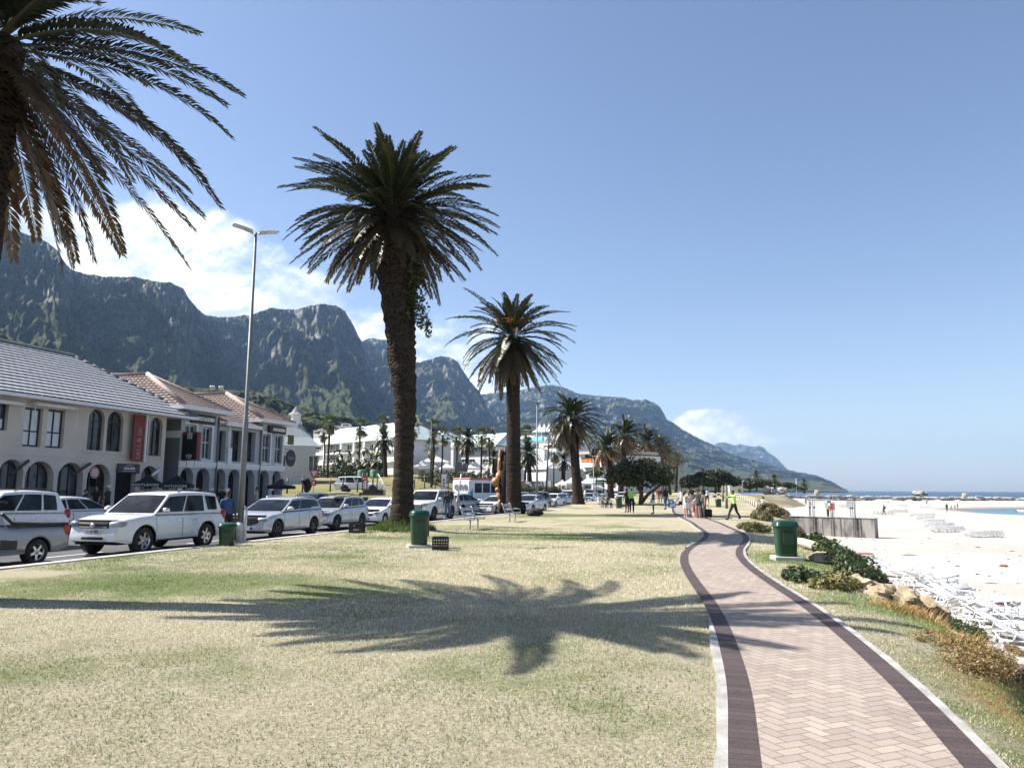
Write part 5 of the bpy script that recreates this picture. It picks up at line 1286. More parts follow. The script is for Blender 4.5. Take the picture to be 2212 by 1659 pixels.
# eaves, gutter, tiled hip roof
mb = MB(); ov = .75; ER = F1.pix(397, 905)[0]+.25
mb.box(U0, -ov-.10, ZE-.06, ER, -ov+.02, ZE+.10); mb.box(ER-.12, -ov, ZE-.06, ER, 12.6, ZE+.10); mb.build('gutter', m_wtrim, o)
mb = MB(); mb.poly([(U0, -ov, ZE-.02), (ER, -ov, ZE-.02), (ER, 12, ZE-.02), (U0, 12, ZE-.02)]); mb.build('soffit', m_wtrim, o)
RD = 6.0; ru, rz = F1.pix(158, 771, RD); rz = max(rz, ZE+2.2)
mb = MB(); tile_slope(mb, (U0-8, -ov, ZE+.1), (ER, -ov, ZE+.1), (U0-8, RD, rz), (ru, RD, rz), 17, 170, .085, .006)
tile_slope(mb, (ER, -ov, ZE+.1), (ER, 12.6, ZE+.1), (ru, RD, rz), (ru, RD, rz), 17, 60, .06, .018); tile_slope(mb, (U0-8, 12.6, ZE+.1), (ER, 12.6, ZE+.1), (U0-8, RD, rz), (ru, RD, rz), 17, 60, .06, .018)
rf = mb.build('roof', m_tileg, o)
mb = MB(); mb.tube([(U0-8, RD, rz+.05), (ru, RD, rz+.05)], .13, 7); n = 14
for k in range(n):
    p0 = Vector((ER, -ov, ZE+.14)).lerp(Vector((ru, RD, rz+.05)), k/n); p1 = Vector((ER, -ov, ZE+.14)).lerp(Vector((ru, RD, rz+.05)), (k+.95)/n); mb.tube([p0, p1], [.13, .10], 7)
mb.build('ridge_tiles', mat('grey_ridge_tiles', (.16, .17, .175), .8, var=.3, scale=4), rf)
# awning rolls over the upper windows
for x0, x1, y in ((-40, 38, 869), (64, 155, 878)):
    a, b_, _, zt = F1.rect(x0, y, x1, y+4); mb = MB(); mb.tube([(a, -.35, zt), (b_, -.35, zt)], .10, 8)
    for uu in (a, b_): mb.tube([(uu, -.32, zt-.05), (uu-.02, -.42, zt-1.0)], .022, 5); mb.box(uu-.05, -.3, zt-.05, uu+.05, .02, zt+.05)
    mb.build('awning_roll', m_wtrim, o)
# street awning struts with folded canvas over the arches
for (xa, ya), (xb, yb), mm in (((-6, 1026), (56, 995), m_dsteel), ((128, 1027), (190, 1001), m_dsteel), ((304, 1027), (345, 1010), m_wtrim)):
    ua, za = F1.pix(xa, ya); ub, zb = F1.pix(xb, yb); mb = MB(); mb.tube([(ua, -.75, za), (ub, -.15, zb)], .07, 6); mb.build('awning_arm', mm, o)
def board(parent, u0, u1, z0, z1, y0, y1, m, name='sign_panel'):
    mb = MB(); mb.cbox(((u0+u1)/2, (y0+y1)/2, (z0+z1)/2), (u1-u0, y1-y0, z1-z0), .015); return mb.build(name, m, parent)
def signtext(parent, body, u, z, y, size, m=m_lett, sx=1.0, rot=0.0, bold=.004): return text_mesh('lettering', body, size, m, parent, (u, y, z), (PI/2, -rot, 0), .006, sx=sx, bold=bold)
def sign_thing(F, u, z, label, name='shop_sign', cat='sign'):
    o = thing(name, F.P+F.U*u+Vector((0, 0, z)), math.atan2(F.U.y, F.U.x), label, cat); return o
# banner, projecting from the wall towards the viewer on the left
a, b_, zs, zt = F1.rect(276, 897, 303, 996); s_ = sign_thing(F1, (a+b_)/2, (zs+zt)/2, 'tall red restaurant banner with vertical lettering on the beige wall', 'banner_sign'); h = (zt-zs)/2
board(s_, -.42, .40, -h, h, -.34, -.26, m_red); board(s_, .40, .52, -h-.05, h+.05, -.42, .0, m_wtrim, 'frame')
for k, ch in enumerate('Salt & Lit'): pass
m_pinkl = mat('faded_red_lettering', (.42, .20, .19), .6)
text_mesh('lettering', 'SALt & Lit', .42, m_pinkl, s_, (0, -.348, -.25*h), (PI/2, -PI/2, 0), .004, sx=1.0, bold=.004)
mb = MB()
for i in range(6):
    for j in range(3): mb.tube([(-.27+i*.11, -.346, h*.62+j*.14), (-.27+i*.11, -.346, h*.62+j*.14+.09)], .018, 5)
mb.build('pattern', mat('banner_pattern', (.48, .06, .05), .6), s_)
a, b_, zs, zt = F1.rect(251, 1002, 298, 1022); s_ = sign_thing(F1, (a+b_)/2, (zs+zt)/2, 'black shop sign with white capitals over the dark doorway'); w2 = (b_-a)/2; h = (zt-zs)/2
board(s_, -w2, w2, -h, h, -.14, -.04, mat('slate_signboard', (.03, .035, .04), .5)); signtext(s_, 'BOOTLEGGER', 0, .0, -.15, h*.62, sx=.92 if w2 > 1 else .8); mb = MB(); mb.tube([(-w2*.35, -.146, h*.6), (0, -.146, h*.68), (w2*.35, -.146, h*.6)], .012, 5); mb.tube([(-w2*.6, -.146, -h*.55), (w2*.6, -.146, -h*.55)], .012, 5); mb.build('flourish', m_lett, s_)
a, z = F1.pix(215, 1021); s_ = sign_thing(F1, a, z, 'round pink and white sign in the arched window', 'round_sign'); mb = MB(); mb.T = Matrix.Rotation(PI/2, 4, 'X'); mb.lathe([(.30, -.33), (.30, -.30)], 24); mb.build('disc', mat('pink_sign', (.62, .25, .27), .5, var=.2), s_)
mb = MB()
for q in (-.12, 0, .12): mb.box(-.2+abs(q)*.4, .295, q-.03, .2-abs(q)*.4, .299, q+.03)
mb.build('lettering', m_lett, s_)
# ------------------------------------------------ grey restaurant building with two hip-roofed pavilions
uL, _ = onS(386, 1000, SF)
F2 = Facade(ST(SF, uL), TA, 'restaurant_building', 'grey two storey restaurant building with terracotta hip roofs and arcade'); o = F2.o
px2 = lambda zx, zy: (288.8+zx*.17409, 808.5+zy*.17409)
uA = 0.0; uB = F2.pix(470, 950)[0]; uC = F2.pix(560, 950)[0]; uD = F2.pix(614, 960)[0]
ZC = F2.pix(386, 999)[1]; ZE2 = F2.pix(397, 885)[1]; ZE3 = F2.pix(566, 913)[1]; ZEm = F2.pix(480, 917)[1]
ZE3 = min(ZE3, ZE2)
ops = []
for x0, x1, yt in ((390, 419, 1010), (425, 454, 1011), (465, 488, 1013), (494, 519, 1014), (527, 551, 1015), (560, 582, 1016), (589, 607, 1017)):
    a, b_, _, zt = F2.rect(x0, yt, x1, yt+8); ops.append((a, b_, 0, zt, True))
up1 = [(*F2.rect(399, 917, 422, 992), False), (*F2.rect(437, 922, 456, 993), False)]; up2 = [(*F2.rect(567, 937, 583, 1000), False), (*F2.rect(594, 940, 609, 1002), False)]
mid = [(*F2.rect(472, 930, 487, 996), False), (*F2.rect(499, 930, 523, 997), False), (*F2.rect(531, 933, 551, 998), False)]
up1 = [(a, b_, zs, zt, False) for a, b_, zs, zt, _ in up1]
mb = MB(); wall_band(mb, uA, uD, 0, ZC, ops, .5); wall_band(mb, uA, uB, ZC, ZE2, up1, .22); wall_band(mb, uC, uD, ZC, ZE3, up2, .22); wall_band(mb, uB, uC, ZC, ZEm, mid, .42)
mb.build('wall', m_gplaster, o)
shell(o, uA, uB, 0, ZE2, 10, m_dplaster, front=False, name='side_wall'); shell(o, uC, uD, 0, ZE3, 10, m_gplaster, front=False, name='side_wall')  # left side wall's shade put into a darker plaster colour
shell(o, uB, uC, ZEm-.1, ZEm, 10, m_gplaster, name='side_wall')
mb = MB(); mb.box(uA+.05, .53, 0, uD-.05, .58, ZC-.05); mb.box(uB, .47, ZC, uC, .52, ZEm); mb.build('interior_shade', m_int, o)  # black sheets close behind the openings, indoor shade put into their colour
mb = MB(); zb = F2.pix(386, 945)[1]; mb.box(-.04, .02, zb, -.005, 9, zb+.42); mb.build('side_band', m_wtrim, o)
mb = MB(); mb.box(uA-.04, -.10, ZC-.12, uD+.06, .0, ZC+.12); mb.box(uA-.04, -.05, ZC-.25, uD+.06, .0, ZC-.12); mb.build('cornice', m_wtrim, o)
for a, b_, zs, zt, _ in up1+up2:
    window(o, a, b_, zs+.02, zt-.02, .16, fw=.09, frame=m_steel, mull=(.5,), trans=(.52,))
    mb = MB(); e = .14; mb.box(a-e, -.05, zt, b_+e, -.002, zt+e*1.2); mb.box(b_, -.05, zs-.02, b_+e, -.002, zt); mb.box(a-e*.5, -.07, zs-.10, b_+e, -.002, zs); mb.build('window_surround', m_wtrim, o)
for a, b_, zs, zt, _ in mid: window(o, a, b_, zs+.02, zt-.02, .36, fw=.08, frame=m_dsteel, mull=(.33, .66), trans=(.5,))
for k, x in enumerate((386.5, 422, 459.5, 491, 523, 555.5, 585.5, 611)):
    u_ = F2.pix(x, 1050)[0]; mb = MB(); zc = ops[0][3]-1.35
    mb.box(u_-.24, -.05, zc, u_+.24, .52, zc+.12); mb.tube([(u_, .22, 0), (u_, .22, zc)], [.17, .15], 10); mb.build('column', m_wtrim, o)
u_ = F2.pix(493, 950)[0]; mb = MB(); mb.tube([(u_, -.02, ZC+1.1), (u_, -.02, ZEm)], .14, 10); mb.box(u_-.2, -.2, ZC, u_+.2, .1, ZC+1.1); mb.build('column', m_wtrim, o)
for x in (469, 562): u_ = F2.pix(x, 950)[0]; mb = MB(); mb.tube([(u_, -.08, .3), (u_, -.08, ZE3-.1)], .06, 6); mb.build('downpipe', m_dplaster, o)
def hip(parent, u0, u1, z, ov, d, dz, apd, courses=13):
    a, b_ = u0-ov, u1+ov; mc = (a+b_)/2; ap = (mc, apd, z+dz); bk = (mc, d, z+dz); r = MB()
    tile_slope(r, (a, -ov, z), (b_, -ov, z), ap, ap, courses, 40, .06, .02); tile_slope(r, (a, d, z), (a, -ov, z), bk, ap, courses, 60, .06, .02); tile_slope(r, (b_, -ov, z), (b_, d, z), ap, bk, courses, 60, .06, .02)
    rf = r.build('roof', m_tilet, parent)
    r = MB(); r.tube([(a, -ov, z+.06), (mc, apd, z+dz+.06)], .16, 6); r.tube([(b_, -ov, z+.06), (mc, apd, z+dz+.06)], .10, 6); r.tube([(mc, apd, z+dz+.06), (mc, d, z+dz+.06)], .13, 6); r.build('ridge_tiles', m_ridget, rf)
    r = MB(); r.box(a-.1, -ov-.12, z-.22, b_+.1, -ov+.02, z+.02); r.box(a-.1, -ov, z-.22, a, d, z+.02); r.box(b_, -ov, z-.22, b_+.1, d, z+.02); r.poly([(a, -ov, z-.2), (b_, -ov, z-.2), (b_, d, z-.2), (a, d, z-.2)]); r.build('gutter', m_wtrim, parent)
hip(o, uA, uB, ZE2+.2, .55, 13, 2.3, 4.2); hip(o, uC, uD, ZE3+.2, .55, 13, 2.1, 4.0)
r = MB(); zz = ZEm+.15; tile_slope(r, (uB, -.3, zz), (uC, -.3, zz), (uB, 4.5, zz+1.9), (uC, 4.5, zz+1.9), 11, 40, .06, .02); r.build('roof', m_tilet, o)
r = MB(); r.box(uB+.3, -.45, zz-.22, uC-.3, -.3, zz+.02); r.build('gutter', m_wtrim, o)
# rear main roof
ra, rzz = F2.pix(300, 826, 14); r = MB(); tile_slope(r, (uA-1, 8, ZE2+.8), (uD-2, 8, ZE2+.8), (ra, 14, rzz), (F2.pix(425, 846, 14)[0], 14, rzz), 12, 90, .06, .02); tile_slope(r, (uA-1, 20, ZE2+.8), (uA-1, 8, ZE2+.8), (ra, 14, rzz), (ra, 14, rzz), 12, 40, .06, .02); tile_slope(r, (uD-2, 8, ZE2+.8), (uD-2, 20, ZE2+.8), (F2.pix(425, 846, 14)[0], 14, rzz), (F2.pix(425, 846, 14)[0], 14, rzz), 12, 40, .06, .02); r.build('roof', m_tilet, o)
for (x0, y0, x1, y1, lab) in ((409, 896, 460, 916, 'larger black restaurant sign with white capitals under the left tiled roof'), (577, 921, 613, 937, 'smaller black restaurant sign with white capitals under the right tiled roof')):
    a, b_, zs, zt = F2.rect(x0, y0, x1, y1); s_ = sign_thing(F2, (a+b_)/2, (zs+zt)/2, lab); w2 = (b_-a)/2; h = (zt-zs)/2
    board(s_, -w2, w2, -h, h, -.22, -.06, m_black); signtext(s_, "COL'CACCHIO", w2*.12, 0, -.228, h*1.02, sx=.84, bold=.016)
a, b_, zs, zt = F2.rect(391, 934, 413, 995); s_ = sign_thing(F2, a+.2, (zs+zt)/2, 'red and black projecting cafe light box beside the grey wall', 'projecting_sign'); h = (zt-zs)/2
board(s_, -.16, .16, -h, h, -1.10, -.05, m_red, 'box'); mb = MB(); mb.cbox((-.175, -.575, -.06), (.03, .98, 2*h-.25), .006); mb.build('face', m_black, s_)
mb = MB()
for yy in (-.3, -.85): mb.tube([(0, yy, -h), (0, yy, -h-.35)], .015, 5)
mb.build('bracket', m_dsteel, s_)
for body, zz, sz in (('vida', -h*.66, .27), ('e caffè', -h*.84, .13)): text_mesh('lettering', body, sz, m_lett, s_, (-.195, -.575, zz), (PI/2, 0, -PI/2), .004)
mb = MB(); yc = -.575
for q in (0, .14, .28): mb.box(-.196, yc-.16, h*.55+q, -.191, yc+.16, h*.55+q+.05)
mb.box(-.196, yc-.16, h*.5, -.191, yc-.12, h*.55+.33); mb.box(-.196, yc+.12, h*.5, -.191, yc+.16, h*.55+.33); mb.box(-.196, yc-.02, h*.5, -.191, yc+.02, h*.55+.33); mb.build('emblem', m_lett, s_)
zK = F2.pix(628, 990)[1]; uK = F2.pix(616, 990)[0]
s_ = sign_thing(F2, uD, zK, 'round black hanging sign at the corner of the grey building', 'hanging_sign'); mb = MB(); mb.T = Matrix.Translation((.75, -.12, 0)) @ Matrix.Rotation(PI/2, 4, 'X'); mb.lathe([(.62, -.04), (.62, .04)], 32); mb.build('disc', m_black, s_)
signtext(s_, 'KAUAI', .75, 0, -.165, .30, mat('dim_lettering', (.30, .31, .31), .6), sx=.9, bold=.002); mb = MB(); mb.tube([(0, -.12, .62), (.75, -.12, .66)], .02, 5); mb.tube([(0, -.12, -.3), (.2, -.12, -.25)], .02, 5); mb.build('bracket', m_dsteel, s_)
s_ = sign_thing(F2, uD, zK+1.35, 'small square olive hanging sign above the round black sign', 'hanging_sign'); board(s_, .28, 1.02, -.36, .36, -.17, -.09, mat('olive_board', (.13, .13, .03), .6, var=.2)); mb = MB(); mb.tube([(0, -.13, .25), (.3, -.13, .25)], .02, 5); mb.tube([(0, -.13, -.25), (.3, -.13, -.25)], .02, 5); mb.build('bracket', m_dsteel, s_)
mb = MB(); mb.T = Matrix.Translation((.65, -.13, 0)) @ Matrix.Rotation(PI/2, 4, 'X'); mb.lathe([(.2, .045), (.2, .05)], 16); mb.build('emblem', mat('dark_olive', (.06, .06, .02), .6), s_)
# ------------------------------------------------ white hotels round the field
def plane_facade(xl, xr, Yl, Yr, base, name, label):
    A = AT(xl, 1020, Yl); B = AT(xr, 1020, Yr); return Facade(Vector((A.x, A.y, 0)), B-A, name, label, base=base)
def gable(o, u0, u1, y0, y1, z, dz, m, ov=.5, hip_=0.0):
    mb = MB(); ym = (y0+y1)/2
    for ya, s_ in ((y0-ov, 1), (y1+ov, -1)):
        P = [(u0-ov, ya, z), (u1+ov, ya, z), (u1+ov-hip_, ym, z+dz), (u0-ov+hip_, ym, z+dz)]; mb.poly(P); mb.poly([(p[0], p[1], p[2]+.12) for p in P])
    for uu, h_ in ((u0-ov, hip_), (u1+ov, -hip_)): mb.poly([(uu, y0-ov, z), (uu, y1+ov, z), (uu+h_, ym, z+dz)])
    mb.box(u0-ov, y0-ov-.03, z-.18, u1+ov, y0-ov+.05, z+.14)
    return mb.build('roof', m, o)
H1 = plane_facade(655, 845, 178, 150, 3.6, 'hotel_building', 'white three storey hotel with pale green roof behind the field'); o = H1.o
uu0, uu1 = H1.pix(655, 1000)[0], H1.pix(850, 1000)[0]; ze = H1.pix(720, 958)[1]
wins = []
for x0, x1 in ((671, 690), (711, 736), (748, 766), (797, 812), (818, 834)):
    for y0, y1 in ((959, 978), (982, 1000)): wins.append((*H1.rect(x0, y0, x1, y1), False))
wins2 = [(*H1.rect(675, 1004, 700, 1020), False), (*H1.rect(750, 1005, 762, 1018), False), (*H1.rect(770, 1004, 790, 1019), False)]
zmid = H1.pix(720, 1002)[1]; zm2 = H1.pix(720, 980)[1]
mb = MB(); wall_band(mb, uu0, uu1, 0, zmid, wins2, .3); wall_band(mb, uu0, uu1, zmid, zm2, [w_ for w_ in wins if w_[3] < zm2+.2], .3); wall_band(mb, uu0, uu1, zm2, ze, [w_ for w_ in wins if w_[3] > zm2+.2], .3); mb.build('wall', m_white, o); shell(o, uu0, uu1, 0, ze, 14, m_white, front=False, name='side_wall')
for w_ in wins+wins2: window(o, w_[0], w_[1], w_[2]+.02, min(w_[3], ze-.05)-.02, .25, fw=.09, frame=m_wtrim, mull=(.25, .5, .75), trans=(.35,))
mb = MB()
for z_ in (zm2, zmid): mb.box(uu0+1.5, -.7, z_-.18, uu1, 0, z_)
mb.build('balcony_slab', m_wtrim, o); mb = MB()
for x in (706, 742, 770, 792): a = H1.pix(x, 990)[0]; mb.box(a-.35, -.8, 0, a+.35, 0, ze-.3)
mb.build('pier', m_white, o)
gable(o, uu0, uu1, 0, 14, ze, H1.pix(760, 930)[1]-ze+1.6, m_groof, .8, 5)
# spire building
p = AT(632, 1015, 112); o = thing('church_building', (p.x, p.y, 2.2), .25, 'white building with lantern spire beside the grey restaurant', 'building'); zt = AT(632, 962, 112).z-2.2; za = AT(632, 908, 112).z-2.2; zl = AT(632, 877, 112).z-2.2
shell(o, -3.4, 3.2, 0, zt, 8, mat('pale_grey_plaster', (.40, .41, .41), .9), name='wall'); mb = MB(); mb.lathe([(5.6, zt-.1), (3.4, zt+(za-zt)*.38), (1.0, za)], 4, (0, 5, 0), sm=False); mb.build('roof', mat('weathered_green_roof', (.28, .31, .30), .8, var=.15), o)
l_ = MB(); l_.lathe([(1.05, za-.2), (1.05, za+.2), (.8, za+.25), (.8, za+(zl-za)*.58), (1.2, za+(zl-za)*.62)], 8, (0, 5, 0), sm=False); ln = l_.build('lantern', m_wtrim, o); l_ = MB(); l_.lathe([(1.3, za+(zl-za)*.6), (.7, za+(zl-za)*.78), (.03, zl+.5)], 8, (0, 5, 0), sm=False); l_.build('cap', m_sroof, ln)
window(o, -2.5, -1, zt*.35, zt*.75, -.03, frame=m_wtrim); window(o, 2.2, 3.6, zt*.35, zt*.75, -.03, frame=m_wtrim)
# second hotel, stepped white blocks
def blocks(F, spec, m=m_white):
    for x0, y0, x1, y1, d, wl in spec:
        a, b_, _, zt = F.rect(x0, y0, x1, y1+.01); mb = MB(); ops = [(*F.rect(*w_), False) for w_ in wl]; y_ = -d
        if ops:
            edges = sorted({round(q[2], 2) for q in ops}|{round(q[3], 2) for q in ops}); rows = {}
            for q in ops: rows.setdefault(round((q[2]+q[3])/2/1.6), []).append(q)
            cuts = [0]; ks = sorted(rows)
            for k0, k1 in zip(ks, ks[1:]): cuts.append((max(q[3] for q in rows[k0])+min(q[2] for q in rows[k1]))/2)
            cuts.append(zt)
            for k, z0, z1 in zip(ks, cuts, cuts[1:]): wall_band(mb, a, b_, z0, z1, rows[k], .3, y_)
        else: mb.poly([(a, y_, 0), (b_, y_, 0), (b_, y_, zt), (a, y_, zt)])
        mb.build('wall', m, F.o); shell(F.o, a, b_, 0, zt, 12, m, y0=y_, front=False, name='side_wall')
        for q in ops: window(F.o, q[0], q[1], q[2]+.02, min(q[3], zt-.1)-.02, y_+.24, fw=.10, frame=m_wtrim, mull=(.5,), trans=(.4,))
H2 = plane_facade(888, 1075, 176, 158, 3.8, 'hotel_building', 'white hotel with stepped blocks behind the white marquee tents')
blocks(H2, [(888, 958, 935, 1018, 0, [(893, 966, 903, 976), (893, 984, 903, 998), (912, 984, 922, 998)]), (935, 968, 990, 1018, 1.5, [(940, 978, 950, 990), (962, 978, 975, 990), (944, 1000, 956, 1012), (970, 1000, 984, 1012)]), (990, 966, 1075, 1020, .6, [(1000, 972, 1012, 984), (1016, 972, 1028, 984), (1044, 972, 1056, 984), (1000, 992, 1012, 1004), (1016, 992, 1030, 1004), (1046, 992, 1058, 1004)])])
a = H2.pix(888, 950)[0]; b_ = H2.pix(944, 950)[0]; zz = H2.pix(915, 958)[1]; gable(H2.o, a, b_, 0, 12, zz, 3.2, m_groof, .6, 4); a2 = H2.pix(958, 950)[0]; b2 = H2.pix(1078, 950)[0]; zz = H2.pix(1010, 966)[1]; gable(H2.o, a2, b2, -1, 12, zz, 3.0, m_groof, .6, 3)
mb = MB(); c_ = H2.pix(981, 955)[0]; mb.box(c_-1, 3, 0, c_+1, 5, H2.pix(981, 937)[1]); mb.build('chimney', m_white, H2.o)
H3 = plane_facade(1052, 1250, 196, 172, 3.6, 'hotel_building', 'tall white modern hotel with turquoise band and rooftop canopy')
blocks(H3, [(1064, 946, 1098, 1030, -3, []), (1100, 940, 1140, 1030, -2, [(1108, 955, 1118, 966), (1124, 955, 1134, 966)]), (1140, 946, 1182, 1040, .6, [(1150, 958, 1168, 969), (1148, 976, 1160, 988), (1164, 976, 1176, 988)]), (1180, 958, 1212, 1048, 1.6, [(1184, 962, 1194, 970), (1197, 962, 1207, 970)]), (1165, 972, 1196, 1045, 3.0, [])])
a, b_, z0, z1 = H3.rect(1141, 945, 1178, 951); board(H3.o, a, b_, z0-.3, z1, -1.0, -.55, m_turq, 'turquoise_band')
mb = MB()
for x in (1065, 1082, 1099): a = H3.pix(x, 940)[0]; mb.tube([(a, 4, H3.pix(x, 946)[1]), (a, 4, H3.pix(x, 931)[1])], .14, 5)
a, b_, _, zt = H3.rect(1063, 930, 1101, 932); mb.box(a, 3, zt-.15, b_, 9, zt+.1); mb.build('roof_canopy', m_dsteel, H3.o)
mb = MB()
for x in (1150, 1160, 1170): a, zb = H3.pix(x, 945)[0], H3.pix(x, 946)[1]; mb.lathe([(1.9, zb+1.6), (1.0, zb+2.1), (.35, zb+2.9), (.03, zb+3.6)], 8, (a, 2.5, 0), sm=False); mb.tube([(a-1.3, 1.2, zb), (a-1.3, 1.2, zb+1.7)], .07, 5)
mb.build('roof_tent', m_tent, H3.o)
# low white wing with pitched roof and small windows
H5 = plane_facade(1140, 1180, 152, 146, 3.2, 'pavilion_building', 'low white pavilion with pitched roof and row of small windows'); blocks(H5, [(1137, 1012, 1182, 1042, 0, [(1148, 1015, 1152, 1020), (1155, 1015, 1159, 1020), (1162, 1015, 1166, 1020), (1169, 1015, 1173, 1020)])]); a = H5.pix(1137, 1012)[0]; b_ = H5.pix(1182, 1012)[0]; gable(H5.o, a, b_, 0, 9, H5.pix(1160, 1012)[1], 1.9, m_tent, .4, 2.5)
# blue-green glazed balcony stack, orange balcony building
H6 = plane_facade(1252, 1338, 150, 142, 1.2, 'restaurant_building', 'flat roofed restaurant building with orange boarded balcony')
blocks(H6, [(1252, 984, 1338, 1060, 0, [(1262, 1012, 1276, 1026), (1284, 1006, 1304, 1026), (1310, 1008, 1322, 1026), (1262, 1038, 1278, 1056), (1286, 1036, 1306, 1056), (1312, 1036, 1330, 1056)])])
a, b_, z0, z1 = H6.rect(1264, 988, 1330, 999); mb = MB(); n = 34
for k in range(n): mb.box(a+(b_-a)*k/n, -1.05+(k % 3)*.02, z0, a+(b_-a)*(k+.9)/n, -1.0, z1)
mb.build('balcony_boards', m_orange, H6.o); board(H6.o, a-.3, b_+.3, z0-.9, z0-.05, -1.3, 0, m_white, 'balcony_slab'); a, b_, z0, z1 = H6.rect(1250, 975, 1340, 981); board(H6.o, a, b_, z0, z1, -1.6, 11, mat('pale_flat_roof', (.42, .42, .36), .8), 'flat_roof')
mb = MB(); a, b_, z0, z1 = H6.rect(1264, 982, 1328, 988); mb.box(a, -.02, z0, b_, .3, z1); mb.build('opening_shade', m_int, H6.o)  # solid dark box, the shade of an opening put into its colour
# grey wall behind the far cars, market canopies, green signboard
A, B = AT(1122, 1056, 125), AT(1190, 1056, 118); mb = MB(); d = (B-A); d.z = 0; n_ = Vector((d.y, -d.x, 0)).normalized()*.15; zt = AT(1150, 1039, 122).z
mb.prism([(A.x, A.y), (B.x, B.y), (B.x-n_.x, B.y-n_.y), (A.x-n_.x, A.y-n_.y)], 0, zt, lambda u, v, w_: (u, v, w_)); tag(mb.build('garden_wall', mat('grey_wall', (.20, .21, .22), .9, var=.15)), 'grey boundary wall behind the distant parked cars', 'wall')
def marquee(px, py0, py1, wpx, Y, label, name='marquee_tent', group='white marquee tents', peak=.45, walls=False):
    bot = AT(px, py1, Y); h = AT(px, py0, Y).z-bot.z; w2 = wpx/FPX*Y/2; o = thing(name, bot, .2, label, 'tent', group); e = h*(1-peak)
    mb = MB(); mb.lathe([(w2*1.4, e-.25), (w2*1.42, e), (w2*.8, e+(h-e)*.28), (w2*.32, e+(h-e)*.62), (.05, h)], 4, sm=False, cap=False); mb.build('canopy', m_tent, o)
    for sx_ in (-1, 1):
        for sy_ in (-1, 1): mb = MB(); mb.tube([(sx_*w2*.96, sy_*w2*.96, 0), (sx_*w2*.96, sy_*w2*.96, e)], .05, 5); mb.build('leg', m_wtrim, o)
    if walls: mb = MB(); mb.box(-w2*.9, w2*.9, 0, w2*.9, w2*.92, e); mb.build('side_wall', m_tent, o)
    return o
for a in ((937, 979, 1022, 62, 150, 'large white marquee tent left of the slim fan palms'), (915, 994, 1024, 52, 140, 'lower white marquee in front of the large one'), (1026, 996, 1030, 46, 140, 'white marquee behind the bus beside the dark date palm'), (965, 998, 1026, 30, 138, 'small white marquee between fan palm trunks'),
    (1090, 1012, 1034, 26, 145, 'small white marquee right of the carved sculpture')): marquee(*a)
for a in ((1236, 1030, 1060, 38, 112, 'white market canopy left of the leaning palm'), (1215, 1036, 1058, 26, 118, 'small white market canopy by the dark pole'), (1268, 1032, 1058, 30, 120, 'white market canopy right of the leaning palm'), (1293, 1046, 1064, 24, 125, 'low white canopy beneath the green signboard')): marquee(*a, group='white market canopies', name='market_canopy')
p = AT(1296, 1062, 112); o = thing('signboard', p, .1, 'green signboard on posts behind the seated people', 'sign'); h = AT(1296, 1038, 112).z-p.z; w2 = 10/FPX*112; board(o, -w2, w2, h*.58, h, -.05, .05, mat('green_board', (.03, .12, .07), .6), 'panel'); mb = MB(); mb.box(-w2*.7, -.06, h*.84, w2*.6, -.052, h*.89); mb.box(-w2*.7, -.06, h*.68, w2*.3, -.052, h*.73); mb.build('lettering', m_lett, o)
for sx_ in (-.8, .8): mb = MB(); mb.tube([(w2*sx_, 0, 0), (w2*sx_, 0, h*.6)], .06, 5); mb.build('post', m_dsteel, o)
# cream hut near the beach, distant houses on the slope
p = AT(1590, 1064, 205); o = thing('lifeguard_hut', p, -.12, 'cream two storey hut with flat white roof behind the walkers', 'building'); k = 205/FPX; W_ = 15*k; Hh = 27*k
shell(o, -W_*.9, W_, 0, Hh*.86, W_*1.4, m_cream, name='wall'); mb = MB(); mb.cbox((0, W_*.6, Hh*.91), (W_*2.3, W_*2.0, Hh*.08), .1); mb.build('roof', m_wtrim, o); window(o, -W_*.7, -W_*.1, Hh*.5, Hh*.76, -.05, frame=m_wtrim); window(o, W_*.2, W_*.85, Hh*.5, Hh*.76, -.05, frame=m_wtrim); window(o, W_*.25, W_*.7, 0, Hh*.3, -.05, frame=m_cream, name='door')
def house(px, py, Y, wpx, hpx, label, seed):
    rg = random.Random(seed); b_ = AT(px, py, Y); k = Y/FPX; w_ = wpx*k; h = hpx*k; o = thing('hillside_house', b_-Vector((0, 0, 6)), rg.uniform(-.5, .1), label, 'house', 'white houses on the mountain slope')
    mb = MB(); mb.cbox((0, 0, 3+h*.35), (w_, w_*.7, 6+h*.7), .1); mb.cbox((w_*.18, 0, 6+h*.82), (w_*.55, w_*.6, h*.36), .1); mb.build('wall', m_white, o)
    mb = MB(); mb.box(-w_*.42, -w_*.355, 6+h*.15, w_*.1, -w_*.351, 6+h*.45); mb.box(0, -w_*.305, 6+h*.72, w_*.38, -w_*.301, 6+h*.93); mb.build('window', m_winglass, o)
    mb = MB(); mb.cbox((0, 0, 6+h*.72), (w_*1.06, w_*.76, h*.06), .05); mb.build('roof', m_wtrim, o)
for i, a in enumerate(((742, 936, 300, 34, 20, 'larger white modern house above the hotel roof'), (692, 938, 310, 24, 10, 'low white house left of the larger hillside house'), (768, 942, 320, 20, 9, 'small white house right of the larger hillside house'), (283, 829, 520, 22, 9, 'white hillside house above the pale tiled roof'), (268, 824, 540, 12, 6, 'tiny white hillside house beside the one above the pale roof'), (476, 872, 420, 20, 8, 'glass fronted house on the slope by the floodlight mast'), (905, 946, 330, 24, 9, 'white house on the slope right of the thickest palm'))): house(*a, i)
